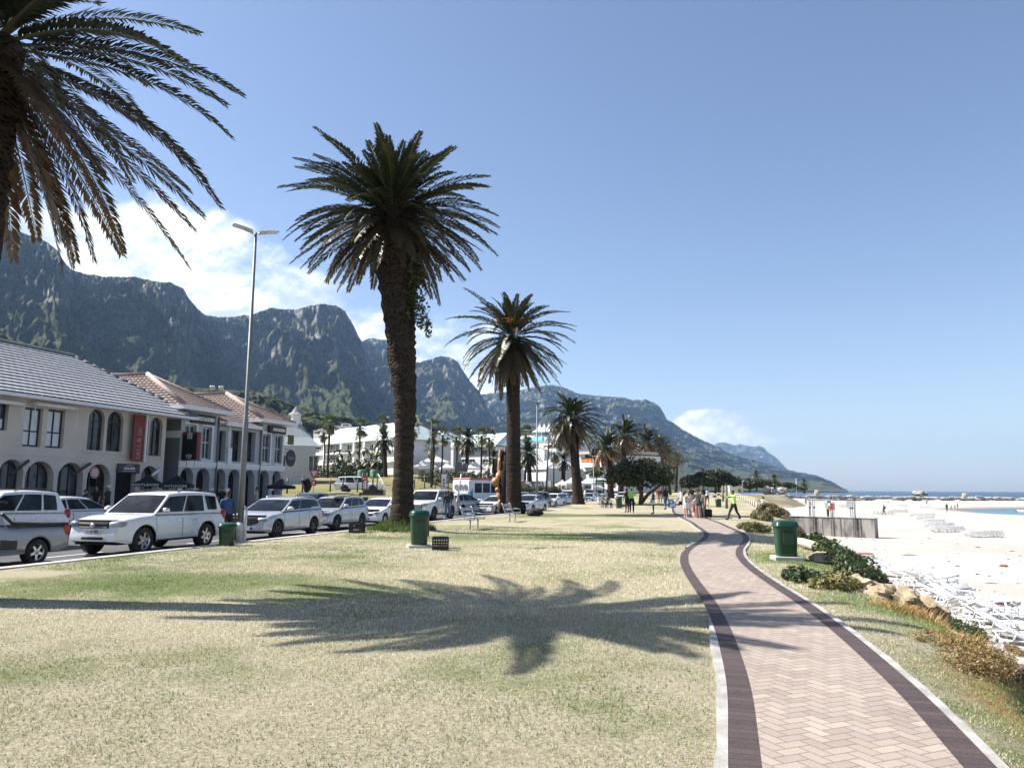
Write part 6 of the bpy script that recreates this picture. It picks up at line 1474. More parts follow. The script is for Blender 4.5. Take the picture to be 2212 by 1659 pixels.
# ================================================================ street furniture and signs
def ground_hit(x, y):
    """first point of the lawn, bank or sand along the line of sight through a pixel"""
    d = ray(x, y); k = 3.0; prev = None
    while k < 400:
        p = Vector((d.x*k, d.y*k, CAMH+d.z*k)); s, t_ = toST(p)
        g = lawn_z(s, t_) if s < edge_s(t_)+1.6 else sand_z(p.x, p.y)
        if p.z <= g: p.z = g; return p
        k += .04+k*.004
    return p
m_green = mat('green_bin_plastic', (.007, .050, .027), .34, var=.16, scale=3, bump=.08, bscale=30); m_conc = mat('grey_concrete', (.42, .40, .37), .9, var=.22, scale=2, bump=.4, bscale=14)
m_pole = mat('lamp_post_grey', (.17, .18, .185), .55, .3, var=.12); m_led = mat('led_housing', (.40, .42, .43), .45, .3); m_ledglass = mat('led_lens', (.62, .64, .66), .3)
BINGRP = 'green litter bins along the promenade'
def bin_(p, h, w, label, plinth=True, rz=0.0, style='round'):
    o = thing('litter_bin', p, rz, label, 'bin', BINGRP); z0 = 0
    if plinth: mb = MB(); mb.cbox((0, 0, .035), (w*1.35, w*1.25, .11), .012); mb.build('plinth', m_conc, o); z0 = .09
    mb = MB(); r = w/2*1.12; pw = .62 if style == 'round' else .45
    mb.lathe([(r*.80, z0), (r*.83, z0+.03), (r*.97, z0+(h-z0)*.80), (r*.99, z0+(h-z0)*.82)], 32, power=pw); mb.build('body', m_green, o)
    mb = MB(); zt = z0+(h-z0)*.81; q = h-zt
    mb.lathe([(r*1.08, zt), (r*1.10, zt+q*.16), (r*1.04, zt+q*.28), (r*1.02, zt+q*.55), (r*.90, zt+q*.82), (r*.60, zt+q*.97), (.01, h)], 32, power=pw); mb.build('lid', m_green, o)
    mb = MB(); mb.cbox((0, -r*.985, zt-.13), (r*.9, .02, .07), .006); mb.build('opening', m_trim, o)
    mb = MB(); mb.cbox((0, -r*.92, z0+(h-z0)*.5), (r*.85, .03, h*.30), .01); mb.build('panel', m_green, o)
    if style == 'round':
        mb = MB(); mb.cbox((r*.93, -r*.3, z0+(h-z0)*.5), (.03, .05, h*.5), .01); mb.build('hinge_slot', m_trim, o)
    return o
bin_(onlawn(905, 1183), 1.10, .50, 'tall green bin on a concrete slab beside the thickest palm', rz=.25)
bin_(onlawn(1699, 1209), .98, .50, 'dark green tapered bin on a white slab right of the brick path', rz=-.1, style='sq')
bin_(onlawn(490, 1179), .68, .46, 'short green bin at the foot of the tall lamp post', plinth=False, rz=.2)
bin_(Vector(AT(1337, 1099, 70)), 1.05, .5, 'green bin on the lawn left of the man in the lime vest', rz=.1)
for x, y0, y1, Y, lab in ((1152, 1083, 1098, 74, 'green bin at the foot of the second street lamp'), (1552, 1077, 1096, 76, 'green bin right of the walking group beside the low posts'), (1544, 1070, 1079, 125, 'smaller green bin behind the one by the low posts'), (1448, 1060, 1069, 150, 'far green bin in the shade of the palm row'), (1553, 1066, 1073, 160, 'tiny green bin in front of the cream hut'), (1281, 1073, 1079, 112, 'low green bin by the third street lamp'), (787, 1073, 1093, 62, 'green bin beyond the road behind the small white hatchback')):
    b = AT(x, y1, Y); bin_(b, AT(x, y0, Y).z-b.z, .5, lab, plinth=False)
# lamp posts
LG = 'street lamps along the promenade'
def lamp(p, H, r, label, heads=2, base=True, m=m_pole, head=.62, rz=0.0, hz=.10):
    o = thing('street_lamp', p, rz, label, 'street lamp', LG); mb = MB(); mb.tube([(0, 0, 0), (0, 0, H*.38), (0, 0, H*.385), (0, 0, H-.05)], [r, r*.86, r*.66, r*.45], 12); mb.build('pole', m, o)
    if base: mb = MB(); mb.lathe([(r*1.45, 0), (r*1.45, .5), (r*1.05, .62)], 12); mb.tube([(r*1.2, -.1, .0), (r*1.2, -.1, 1.1)], r*.62, 8); mb.build('base', mat('white_painted_base', (.55, .54, .52), .8, var=.25, bump=.4), o)
    for sg in ((1, -1) if heads == 2 else (1,)):
        mb = MB(); T = Matrix.Translation((sg*.08, 0, H-.06)) @ Matrix.Rotation(-.16*sg, 4, 'Y'); mb.T = T
        mb.cbox((sg*(.1+head*.5), 0, hz*.5), (head*.78, .30, hz*.55), .03); mb.cbox((sg*head*.26, 0, hz*.35), (head*.42, .20, hz), .03); mb.tube([(0, 0, -.02), (sg*head*.3, 0, .02)], r*.4, 8); h = mb.build('lamp_head', m_led, o)
        mb = MB(); mb.T = T; mb.cbox((sg*(.12+head*.52), 0, hz*.18), (head*.55, .22, .02), .005); mb.build('lens', m_ledglass, h)
    return o
b = onlawn(517, 1171); lamp(b, AT(552, 500, b.y).z-b.z, .10, 'tall grey street lamp with two flat heads beside the cars', rz=.55, head=.66)
b = onlawn(1160, 1098); lamp(b, AT(1162, 866, b.y).z-b.z, .11, 'pale street lamp standing right of the second palm', rz=.3, base=False, head=.8)
b = AT(1283, 1077, 106); lamp(b, AT(1284, 985, 106).z-b.z, .12, 'third street lamp, thin pole left of the windswept palm', rz=.3, base=False)
b = AT(930, 1040, 112); lamp(b, AT(927, 909, 112).z-b.z, .12, 'old single head lamp among the fan palms', heads=1, base=False, m=m_dsteel, rz=2.6, head=1.0)
b = AT(1721, 1069, 270); lamp(b, AT(1721, 1034, 270).z-b.z, .14, 'thin white lamp pole near the rocky shore', heads=1, base=False, m=m_wtrim, head=.5)
b = onlawn(1178, 1094); tp = AT(1186, 940, b.y); o = thing('leaning_pole', b, 0, 'dark leaning wooden pole right of the pale street lamp', 'pole'); mb = MB(); mb.tube([(0, 0, -.2), (tp.x-b.x, 0, tp.z-b.z)], [.11, .075], 8); mb.build('pole', mat('dark_pole_wood', (.05, .042, .036), .8, var=.3), o)
# floodlight mast behind the terracotta roofs
b = AT(465, 900, 92); o = thing('floodlight_mast', Vector((b.x, b.y, .5)), .3, 'floodlight mast rising behind the terracotta roofs', 'floodlight'); zt = AT(465, 842, 92).z-.5; mb = MB(); mb.tube([(0, 0, 0), (0, 0, zt)], .14, 8); mb.box(-.7, -.05, zt-.15, .7, .05, zt-.05); mb.box(-.7, -.05, zt-1.0, .7, .05, zt-.9); mb.build('pole', m_pole, o)
for sx_ in (-.5, .5): mb = MB(); mb.T = Matrix.Translation((sx_, -.15, zt+.2)) @ Matrix.Rotation(.5, 4, 'X'); mb.cbox((0, 0, 0), (.6, .35, .5), .05); mb.build('floodlight', m_led, o)
# yield sign with pedestrian plate, red arrow, leaning sign post
m_sgred = mat('traffic_red', (.42, .022, .02), .5, var=.05); m_sgwhite = mat('traffic_white', (.66, .66, .66), .5, var=.04)
Y = 60; b = AT(677, 1066, Y); b.z = AT(677, 1068, Y).z; o = thing('yield_sign', b, .12, 'red and white yield triangle with pedestrian plate beyond the cars', 'traffic sign'); z0 = AT(677, 1035.5, Y).z-b.z; z1 = AT(677, 1014, Y).z-b.z; w2 = 12.2/FPX*Y
mb = MB(); mb.tube([(0, .05, 0), (0, .05, z1-.05)], .035, 8); mb.build('post', m_steel, o)
tri = lambda k, c=(0, 0): [(-w2*k, z1-(1-k)*(z1-z0)*.36), (0, z0+(1-k)*(z1-z0)*.66), (w2*k, z1-(1-k)*(z1-z0)*.36)]
mb = MB(); mb.prism(tri(1), -.02, .0, lambda u, v, w_: (u, w_, v)); mb.build('border', m_sgred, o); mb = MB(); mb.prism(tri(.60), -.026, -.021, lambda u, v, w_: (u, w_, v)); mb.build('face', m_sgwhite, o)
zp1 = AT(677, 1036.5, Y).z-b.z; zp0 = AT(677, 1049, Y).z-b.z; w3 = 5/FPX*Y; mb = MB(); mb.cbox((0, -.01, (zp0+zp1)/2), (w3*2, .02, zp1-zp0), .01); mb.build('plate', m_sgred, o)
mb = MB(); zc = (zp0+zp1)/2; k = (zp1-zp0)
mb.T = Matrix.Translation((0, -.026, zc)); mb.tube([(0, 0, k*.30), (0, 0, k*.31)], .05, 8); mb.tube([(0, 0, k*.22), (-.02, 0, -.02)], .045, 6); mb.tube([(-.02, 0, -.02), (.07, 0, -k*.36)], .028, 5); mb.tube([(-.02, 0, -.02), (-.09, 0, -k*.34)], .028, 5); mb.tube([(0, 0, k*.18), (.10, 0, .02)], .02, 5); mb.tube([(0, 0, k*.18), (-.10, 0, .04)], .02, 5); mb.build('walking_figure', m_sgwhite, o)
Y = 66; b = AT(786, 1066, Y); o = thing('arrow_sign', b, .1, 'red sign with white left arrow in front of the white pickup on the field', 'traffic sign'); z0 = AT(786, 1038, Y).z-b.z; z1 = AT(786, 1029, Y).z-b.z; w2 = 6/FPX*Y
mb = MB(); mb.tube([(0, .04, 0), (0, .04, z1)], .03, 6); mb.build('post', m_dsteel, o); mb = MB(); mb.cbox((0, 0, (z0+z1)/2), (w2*2, .03, z1-z0), .008); mb.build('plate', m_sgred, o); mb = MB(); zc = (z0+z1)/2; mb.prism([(-w2*.8, zc), (-w2*.25, zc+.11), (-w2*.25, zc+.04), (w2*.75, zc+.04), (w2*.75, zc-.04), (-w2*.25, zc-.04), (-w2*.25, zc-.11)], -.024, -.017, lambda u, v, w_: (u, w_, v)); mb.build('arrow', m_sgwhite, o)
b = G(984, 1112, -.1); tp = AT(1000, 1000, b.y); o = thing('leaning_sign_post', b, 0, 'leaning grey sign post seen from behind, left of the white hatchback', 'sign post'); d = tp-b; mb = MB(); mb.tube([(0, 0, 0), (d.x, d.y, d.z)], .045, 8); mb.build('post', m_steel, o); mb = MB(); mb.T = Matrix.Translation(d*.90) @ Matrix.Rotation(.14, 4, 'Y'); mb.lathe([(.42, -.01), (.42, .01)], 4, sm=False); mb.box(-.52, -.02, -.25, .40, .0, .38); mb.build('sign_back', mat('sign_back_grey', (.13, .14, .15), .6), o)
Y = 70; b = AT(958, 1066, Y); b.z = -.1; o = thing('totem_sign', b, .1, 'white totem sign with blue squares left of the bus', 'sign'); z1 = AT(958, 1024, Y).z-b.z; w2 = 5/FPX*Y; mb = MB(); mb.prism([(-w2*.8, 0), (w2*.5, 0), (w2*1.25, z1), (-w2*1.05, z1)], -.12, .12, lambda u, v, w_: (u, w_, v)); mb.build('panel', m_lett, o); mb = MB(); mb.box(-w2*1.22, -.13, 0, -w2*.98, .13, z1); mb.build('edge', m_sgred, o)
mb = MB()
for i in range(3): mb.box(-w2*.4, -.126, z1*(.62+.09*i), -w2*.02, -.121, z1*(.68+.09*i)); mb.box(w2*.08, -.126, z1*(.62+.09*i), w2*.46, -.121, z1*(.68+.09*i))
mb.build('squares', mat('navy_squares', (.05, .06, .14), .5), o)
# black crates
m_crate = mat('black_crate_plastic', (.018, .018, .017), .6, var=.3, scale=6)
def crate(p, rz, w, d, h, label):
    o = thing('milk_crate', p, rz, label, 'crate', 'black crates on the lawn'); mb = MB(); t_ = .02
    mb.box(-w/2, -d/2, .01, w/2, d/2, .04)
    for x0, y0, x1, y1 in ((-w/2, -d/2, w/2, -d/2+t_), (-w/2, d/2-t_, w/2, d/2), (-w/2, -d/2, -w/2+t_, d/2), (w/2-t_, -d/2, w/2, d/2)):
        for z0, z1 in ((.01, .10), (.14, .17), (.21, .24), (h-.07, h)): mb.box(x0-.001*z0, y0, z0, x1+.001*z0, y1, z1)
        n = 6
        for k in range(n+1):
            if x1-x0 > .1: q = x0+(x1-x0-.03)*k/n; mb.box(q, y0+.002, .02, q+.03, y1-.002, h-.01)
            else: q = y0+(y1-y0-.03)*k/n; mb.box(x0+.002, q, .02, x1-.002, q+.03, h-.01)
    mb.build('lattice', m_crate, o)
crate(onlawn(951, 1189), .12, .46, .36, .37, 'black plastic crate beside the tall green bin'); crate(onlawn(771, 1153), -.2, .52, .38, .38, 'black plastic crate at the kerb before the compact SUV')
# benches
m_bench = mat('weathered_bench_grey', (.36, .39, .42), .6, .3, var=.2, scale=5)
def bench(p, label, rz=ROAD_ANG):
    o = thing('park_bench', p, rz, label, 'bench', 'grey benches facing the sea'); L = 1.65   # long axis x, sitters face -y (the sea)
    mb = MB()
    for y in (-.32, -.18, -.04): mb.cbox((0, y, .46), (L, .11, .035), .008)
    mb.build('seat', m_bench, o); mb = MB()
    for z_, y in ((.66, .13), (.86, .20)): mb.T = Matrix.Translation((0, y, z_)) @ Matrix.Rotation(-.30, 4, 'X'); mb.cbox((0, 0, 0), (L, .03, .13), .008)
    mb.build('backrest', m_bench, o)
    for x in (-L*.42, L*.42):
        mb = MB(); mb.tube([(x, .26, .98), (x, .06, .44), (x, -.38, .44)], .028, 6); mb.tube([(x, -.36, .44), (x, -.36, .66), (x, .12, .68)], .02, 6); mb.build('arm_frame', m_bench, o)
        mb = MB(); mb.tube([(x*.75, -.12, .44), (x*.75, -.12, .0)], [.045, .035], 8); mb.box(x*.75-.08, -.2, -.01, x*.75+.08, -.04, .015); mb.build('leg', m_bench, o)
bench(onlawn(1018, 1143), 'grey metal bench on the lawn right of the black crate'); bench(onlawn(1102, 1127), 'grey metal bench with papers on it, in front of the second palm')
# black bags on the lawn
m_blackcloth = mat('black_cloth', (.012, .012, .013), .85, var=.4, scale=8, bump=.5, bscale=14)
for x, y, r, lab in ((1156, 1114, (.55, .32, .26), 'black bag lying on the grass right of the second palm'), (1126, 1110, (.35, .3, .45), 'black bundle leaning on the second palm trunk')):
    p = onlawn(x, y); mb = MB(); mb.blob((0, 0, r[2]*.8), r, x, 9, .35, 1.8, sm=True, flat=-r[2]*.8); o = mb.build('duffel_bag', m_blackcloth); o.location = p; tag(o, lab, 'bag')
# carved sculptures
m_sunlit = mat('sunlit_carving', (.52, .25, .12), .45, .25, var=.3, scale=3, bump=.5, bscale=6); m_carve = mat('dark_carved_wood', (.018, .014, .011), .9, var=.3, bump=.6)  # sunlight on the carving's left side painted as orange; body simply dark wood
b = onlawn(1092, 1108); Y = b.y; o = thing('carved_sculpture', b, 0, 'tall carved tree sculpture with left lumps coloured sunlit orange behind the second bench', 'sculpture'); H = AT(1085, 968, Y).z-b.z; mb = MB()
mb.tube([(0, 0, 0), (-.05, .1, H*.3), (.0, .1, H*.6), (-.05, .1, H*.92)], [.42, .50, .52, .34], 12)
for a in np.linspace(0, 2*PI, 9): mb.tube([(.1*math.cos(a), .1*math.sin(a), H*.88), (.4*math.cos(a), .4*math.sin(a), H*(.98+.03*math.sin(3*a)))], [.12, .03], 6)
mb.build('trunk', m_carve, o); mb = MB()
for (xx, zz, rx, rz_) in ((-.42, .90, .12, .35), (-.46, .74, .15, .55), (-.40, .60, .17, .45), (-.72, .48, .30, .32), (-.55, .545, .18, .35), (-.55, .36, .22, .22), (-.46, .27, .2, .3), (-.40, .14, .2, .36)): mb.blob((xx, -.05, H*zz), (rx, .22, rz_), xx*9+zz*30, 9, .22, 1.4, sm=True)
mb.build('sunlit_lumps', m_sunlit, o)
p = AT(661, 1066, 58); p.z = .1; o = thing('carved_bust', p, .3, 'black carved head sculpture beside the yield sign', 'sculpture'); H = AT(661, 1034, 58).z-p.z; mb = MB(); mb.tube([(0, 0, 0), (0, 0, H*.45), (.03, 0, H*.55)], [.34, .3, .2], 10); mb.blob((.05, 0, H*.78), (.30, .28, H*.24), 3, 12, .18, 1.3, sm=True); mb.blob((-.08, 0, H*.93), (.28, .26, .2), 8, 9, .3, 2, sm=True); mb.blob((.33, 0, H*.76), (.1, .08, .1), 2, 6, .1, sm=True); mb.build('carving', m_carve, o)
# field fence
o = thing('field_fence', ST(-34, 60, 0), 0, 'dark posts and wire fence between pavement and field', 'fence'); pts = []
for x, y, Y in ((620, 1066, 58), (653, 1064, 62), (713, 1065, 64), (740, 1064, 66), (772, 1063, 68), (805, 1062, 71), (862, 1058, 78), (895, 1055, 82), (917, 1056, 85), (940, 1055, 88), (968, 1055, 92), (1000, 1052, 97), (1040, 1051, 102), (1090, 1050, 108)):
    b = AT(x, y, Y)-o.location; h = 1.15; mb = MB(); mb.tube([b, b+Vector((0, 0, h))], .07, 6); mb.build('post', m_dsteel, o); pts.append(b+Vector((0, 0, h)))
mb = MB()
for dz in (-.1, -.45, -.8): mb.tube([q+Vector((0, 0, dz)) for q in pts], .008, 4)
mb.build('wire', m_steel, o)
# goal posts, green tanks, dark deck with white rail
Y = 118; o = thing('football_goal', AT(624, 1045, Y), .4, 'white football goal on the field beside the grey restaurant', 'goal'); k = Y/FPX; mb = MB(); mb.tube([(-.6, 0, 0), (-.6, 0, 20*k), (1.0, 0, 20*k), (1.0, 0, 0)], .07, 6); mb.tube([(1.0, 0, 20*k), (1.5, 1.2, 0)], .04, 5); mb.build('frame', m_wtrim, o)
for x, lab in ((781, 'left green water tank behind the white pickup'), (808, 'right green water tank behind the white pickup')):
    b = AT(x, 1033, 112); r = 9/FPX*112; h = AT(x, 1015, 112).z-b.z; o = thing('water_tank', b, 0, lab, 'tank', 'green water tanks'); mb = MB(); mb.lathe([(r, 0), (r*1.02, h*.2), (r, h*.22), (r*1.02, h*.45), (r, h*.47), (r*1.02, h*.7), (r, h*.72), (r, h*.9), (r*.75, h)], 20); mb.build('body', mat('green_tank', (.06, .17, .085), .6, var=.12), o); mb = MB(); mb.lathe([(r*.3, h), (r*.3, h*1.06)], 12); mb.build('lid', m_green, o)
b = AT(800, 1070, 68); o = thing('viewing_deck', b, .1, 'dark timber deck with white handrail left of the thickest palm', 'deck'); mb = MB(); mb.box(-1.0, 0, 0, 1.2, 2, .25); mb.box(-.7, .3, .25, 1.2, 2, .5); mb.build('steps', mat('dark_timber', (.05, .043, .037), .85, var=.3), o)
for sx_ in (-.8, -.4, .1, .5): mb = MB(); mb.tube([(sx_, .9, .4), (sx_, .9, 2.0)], .05, 6); mb.build('post', m_dsteel, o)
mb = MB(); mb.tube([(1.2, 0, .1), (1.2, 0, .9), (.55, 1.2, 1.9)], .03, 6); mb.tube([(1.2, 0, .5), (.7, 1.0, 1.4)], .02, 6); mb.build('handrail', m_wtrim, o)
# motorbikes along the far kerb
def motorbike(p, rz, label, first=None):
    if first: return copy_tree(first, loc=p, rz=rz, label=label)
    o = thing('motorbike', p, rz, label, 'motorbike', 'motorbikes parked across the road')
    for x in (-.68, .70): mb = MB(); mb.T = Matrix.Translation((x, 0, .31)) @ Matrix.Rotation(PI/2, 4, 'X'); mb.lathe([(.22, -.05), (.30, -.05), (.31, 0), (.30, .05), (.22, .05)], 18, cap=False); mb.build('wheel', m_tyre, o)
    mb = MB(); mb.tube([(.70, 0, .31), (.45, 0, .95)], .04, 6); mb.tube([(-.68, 0, .31), (-.1, 0, .45), (.4, 0, .8)], .06, 6); mb.blob((-.02, 0, .42), (.28, .16, .2), 2, 7, .1); mb.build('frame', m_dsteel, o)
    mb = MB(); mb.blob((.15, 0, .82), (.3, .15, .15), 1, 8, 0, sm=True); mb.build('fuel_tank', P_GREY, o); mb = MB(); mb.blob((-.42, 0, .80), (.42, .14, .08), 1, 8, 0, sm=True); mb.build('saddle', m_trim, o)
    mb = MB(); mb.tube([(.38, -.36, 1.02), (.46, 0, .96), (.38, .36, 1.02)], .018, 6); mb.build('handlebar', m_chrome, o); ellip('headlight', m_lamp, o, (.56, 0, .86), (.06, .08, .08)); return o
mk = None
for i, (x, Y, lab) in enumerate(((712, 47, 'motorbike beside the dark hatchback roof'), (727, 48.5, 'second motorbike from the dark hatchback'), (741, 50, 'middle motorbike of the row behind the surfboard'), (755, 51.5, 'fourth motorbike, right of the surfboard'), (769, 53, 'rightmost motorbike near the green bin beyond the road'))):
    b = AT(x, 1080, Y); b.z = ROADZ; r = motorbike(b, ROAD_ANG+1.2, lab, mk); mk = mk or r
# cafe umbrellas
def umbrella(px, py0, py1, wpx, Y, label, lettering=None):
    top = AT(px, py0, Y); e = AT(px, py1, Y); w2 = wpx/FPX*Y/2; o = thing('cafe_umbrella', Vector((top.x, Y, .02)), .25, label, 'umbrella', 'black cafe umbrellas'); zt = top.z-.02; ze = e.z-.02
    mb = MB(); mb.lathe([(w2*1.30, ze-.18), (w2*1.30, ze), (w2*.6, ze+(zt-ze)*.42), (.05, zt)], 4, sm=False, cap=False); mb.build('canopy', m_blackcloth, o); mb = MB(); mb.tube([(0, 0, 0), (0, 0, zt)], .035, 8); mb.build('pole', m_steel, o)
    mb = MB(); mb.lathe([(.35, 0), (.35, .06)], 12); mb.build('base', m_dsteel, o)
    if lettering: text_mesh('lettering', lettering, .17, m_lett, o, (0, -w2*.925-.01, ze-.08), (PI/2, 0, 0), .003, sx=1.2)
umbrella(609, 1034, 1050, 62, 49, 'black umbrella before the right pavilion of the grey restaurant'); umbrella(322, 1025, 1044, 58, 41, 'left black umbrella with white lettering before the beige restaurant', 'BOOTLEGGER'); umbrella(384, 1027, 1047, 66, 43, 'black umbrella with white lettering between the two restaurants', 'BOOTLEGGER')
p = AT(216, 1101, 37.5); p.z = .02; o = thing('planter', p, ROAD_ANG, 'low concrete planter in front of the beige restaurant arch', 'planter'); mb = MB(); mb.cbox((0, 0, .26), (1.7, .5, .52), .03); mb.build('box', m_conc, o)
V, C = leafcloud([(0, 0, .6)], [(.7, .2, .18)], 300, .06, MG, np.random.default_rng(2)); leafobj('plants', V, C, parent=o)
# low wooden posts beside the path, two tall posts
m_post = mat('pale_timber_post', (.46, .41, .34), .85, var=.25, scale=5); first = None
row = [(1597, 1082, 108), (1601, 1083.5, 104), (1605, 1085, 100), (1609, 1087, 96), (1613, 1088.5, 92), (1617, 1090.5, 88), (1621, 1092.5, 84), (1625, 1095, 80), (1629, 1097.5, 76), (1635, 1100.5, 72)]
row += [(1538+i*5.5, 1076.5+i*.45, 150-i*3.4) for i in range(11)]
for i, (x, y, Y) in enumerate(row):
    b = AT(x, y, Y); h = 15/FPX*84*(1.0 if i < 10 else .8)
    if first is None:
        first = thing('timber_bollard', b, 0, 'x', 'bollard', 'low timber posts beside the path'); mb = MB(); mb.tube([(0, 0, -.2), (0, 0, .72)], [.09, .085], 8); mb.build('post', m_post, first); c = first
    else: c = copy_tree(first, loc=b)
    c['label'] = 'low pale timber post in the row right of the man in the lime jacket' if i < 10 else 'low timber post in the far row beyond the green bins'
    c['group'] = 'near row of low timber posts' if i < 10 else 'far row of low timber posts'
for x, y0, y1, Y, lab in ((1570, 1049, 1101, 72, 'nearer tall timber post beside the man in the lime jacket'), (1562, 1049, 1083, 96, 'farther tall timber post behind the nearer one')):
    b = AT(x, y1, Y); o = thing('timber_post', b, 0, lab, 'post'); mb = MB(); mb.tube([(0, 0, -.2), (0, 0, AT(x, y0, Y).z-b.z)], .13, 10); mb.build('post', mat('brown_timber', (.20, .15, .11), .85, var=.3), o)
# ================================================================ people
m_skin_d = mat('dark_skin', (.085, .05, .034), .55, var=.08); m_skin_m = mat('tan_skin', (.32, .19, .125), .55, var=.08); m_skin_l = mat('light_skin', (.52, .34, .26), .55, var=.08)
m_hair = mat('black_hair', (.014, .011, .010), .6, var=.3, bump=.5, bscale=60); m_hairb = mat('brown_hair', (.06, .035, .02), .6, var=.3, bump=.5, bscale=60); m_eye = mat('eye_white', (.6, .6, .58), .3)
def cloth(name, c): return mat(name, c, .85, var=.16, scale=9, bump=.3, bscale=30)
C_ = {'blue': cloth('blue_cotton', (.045, .085, .20)), 'black': cloth('black_cotton', (.014, .014, .016)), 'white': cloth('white_cotton', (.72, .72, .71)), 'lime': cloth('lime_hi_vis', (.45, .72, .16)), 'denim': cloth('denim', (.07, .11, .18)), 'jeans': cloth('pale_jeans', (.16, .21, .28)), 'char': cloth('charcoal_cotton', (.035, .037, .043)), 'red': cloth('dark_red_cotton', (.20, .03, .035)), 'khaki': cloth('khaki_cotton', (.30, .25, .18)), 'pink': cloth('pale_pink_cotton', (.58, .42, .42)), 'navy': cloth('navy_cotton', (.02, .026, .05)), 'grey': cloth('grey_cotton', (.26, .26, .27)), 'shoe': cloth('dark_shoe', (.02, .02, .02)), 'wshoe': cloth('white_shoe', (.7, .7, .7)), 'yellow': cloth('yellow_cloth', (.55, .42, .10)), 'beige': cloth('beige_cotton', (.48, .40, .32))}
def rotx(v, a, o=Vector((0, 0, 0))): return o+Matrix.Rotation(a, 3, 'X') @ (v-o)
def person(p, face, H, label, shirt, legs, skin=None, hair=m_hair, shoes='shoe', pose='stand', step=.25, arms=((.06, .25), (.06, .25)), sleeves='short', shorts=False, hairlen=0, hat=None, skirt=None, fingers=True, group=None, lean=0.0, phase=1, bare=False, name='person'):
    """one continuous skinned body (skin, shirt, legs, shoes as material zones); hair and hats are children.
    arms: (outward angle, forward angle[, elbow bend]) for left and right"""
    skin = skin or m_skin_m; k = H/1.75; S = []; E = []; Rr = []; Z = []       # verts, edges, radii, zone per vertex
    def nv(q, r, par=None, z=0):
        S.append(Vector(q)*k); Rr.append((r[0]*k, r[1]*k) if hasattr(r, '__len__') else (r*k, r*k)); Z.append(z)
        if par is not None: E.append((par, len(S)-1))
        return len(S)-1
    sit = pose == 'sit'; hz = .46 if sit else .93; dz = hz-.93
    off = lambda y, z: (y+lean*(z-.93), z+dz)
    def q3(x, y, z): a, b_ = off(y, z); return (x, a, b_)
    pel = nv(q3(0, 0, .95), (.175, .125), None, 1)
    sp = nv(q3(0, .0, 1.12), (.155, .115), pel, 0); ch = nv(q3(0, .005, 1.30), (.19, .13), sp, 0); up = nv(q3(0, -.01, 1.42), (.115, .095), ch, 0)
    nk = nv(q3(0, -.005, 1.495), .050, up, 2); hd0 = nv(q3(0, .022, 1.560), (.066, .082), nk, 2); hd1 = nv(q3(0, .010, 1.648), (.088, .110), hd0, 2); nv(q3(0, .0, 1.722), (.068, .085), hd1, 2); nv(q3(0, .118, 1.612), .016, hd1, 2)
    hand_pts = []
    for i, sg in enumerate((-1, 1)):
        a = arms[i]; out, fw = a[0], a[1]; bend = a[2] if len(a) > 2 else .25
        sh = Vector(q3(sg*.19, -.005, 1.405)); d1 = Vector((sg*math.sin(out), math.sin(fw)*math.cos(out), -math.cos(fw)*math.cos(out)))
        el = sh+d1*.285; d2 = Matrix.Rotation(bend, 3, 'X') @ d1; wr = el+d2*.25; hnd = wr+d2*.085
        cl = nv(q3(sg*.11, -.005, 1.41), (.075, .07), up, 0); s0 = nv(sh, .072, cl, 0); s1 = nv(sh+d1*.14, .060, s0, 0 if sleeves != 'none' else 2); e0 = nv(el, .049, s1, 0 if sleeves == 'long' else 2); f0 = nv(el+d2*.12, .044, e0, 0 if sleeves == 'long' else 2); w0 = nv(wr, (.027, .024), f0, 2)
        pm = nv(wr+d2*.05, (.038, .018), w0, 2); side = d2.cross(Vector((0, 1, 0))); side = side.normalized() if side.length > .1 else Vector((1, 0, 0)); fwd = side.cross(d2).normalized()
        if fingers:
            for j, (o_, l) in enumerate(((-.030, .066), (-.010, .078), (.010, .074), (.029, .058))): b0 = nv(wr+d2*.092+fwd*o_, .0095, pm, 2); b1 = nv(wr+d2*(.092+l*.55)+fwd*o_-side*sg*.006, .0085, b0, 2); nv(wr+d2*(.092+l*.95)+fwd*o_*.9-side*sg*.024, .0072, b1, 2)
            t0 = nv(wr+d2*.035+fwd*.042, .0105, pm, 2); nv(wr+d2*.075+fwd*.062-side*sg*.01, .0085, t0, 2)
        else: nv(wr+d2*.13, (.03, .016), pm, 2)
        hand_pts.append((wr+d2*.10)*k)
    for i, sg in enumerate((-1, 1)):
        hp = Vector(q3(sg*.092, 0, .90))
        if sit: kn = hp+Vector((sg*.03, .42, .0)); an = kn+Vector((0, -.02, -.40)); 
        else:
            sw = (step if i == (phase > 0) else -step) if pose == 'walk' else .02*sg
            kn = hp+Vector((sg*.012, math.sin(sw)*.42+(.05 if pose == 'walk' else .015), -math.cos(sw)*.42)); bk = sw-(.30 if (pose == 'walk' and sw < 0) else .02)
            an = kn+Vector((sg*.004, math.sin(bk)*.40, -math.cos(bk)*.40)); an.z = max(.075, an.z)
        z_th = 1; z_cf = 2 if shorts else 1
        h0 = nv(hp, (.112, .115), pel, 1); h1 = nv(hp.lerp(kn, .5), .094 if not skirt else .08, h0, z_th); k0 = nv(kn, .070, h1, z_cf); c0 = nv(kn.lerp(an, .35), .068 if z_cf == 1 else .062, k0, z_cf); c1 = nv(kn.lerp(an, .75), .056 if z_cf == 1 else .044, c0, z_cf); a0 = nv(an, .042, c1, z_cf)
        he = nv(an+Vector((0, .0, -.045)), (.046, .040), a0, 3); nv(an+Vector((sg*.012, .10, -.050)), (.052, .036), he, 3); nv(an+Vector((sg*.012, .19, -.058)), (.040, .026), len(S)-1, 3)
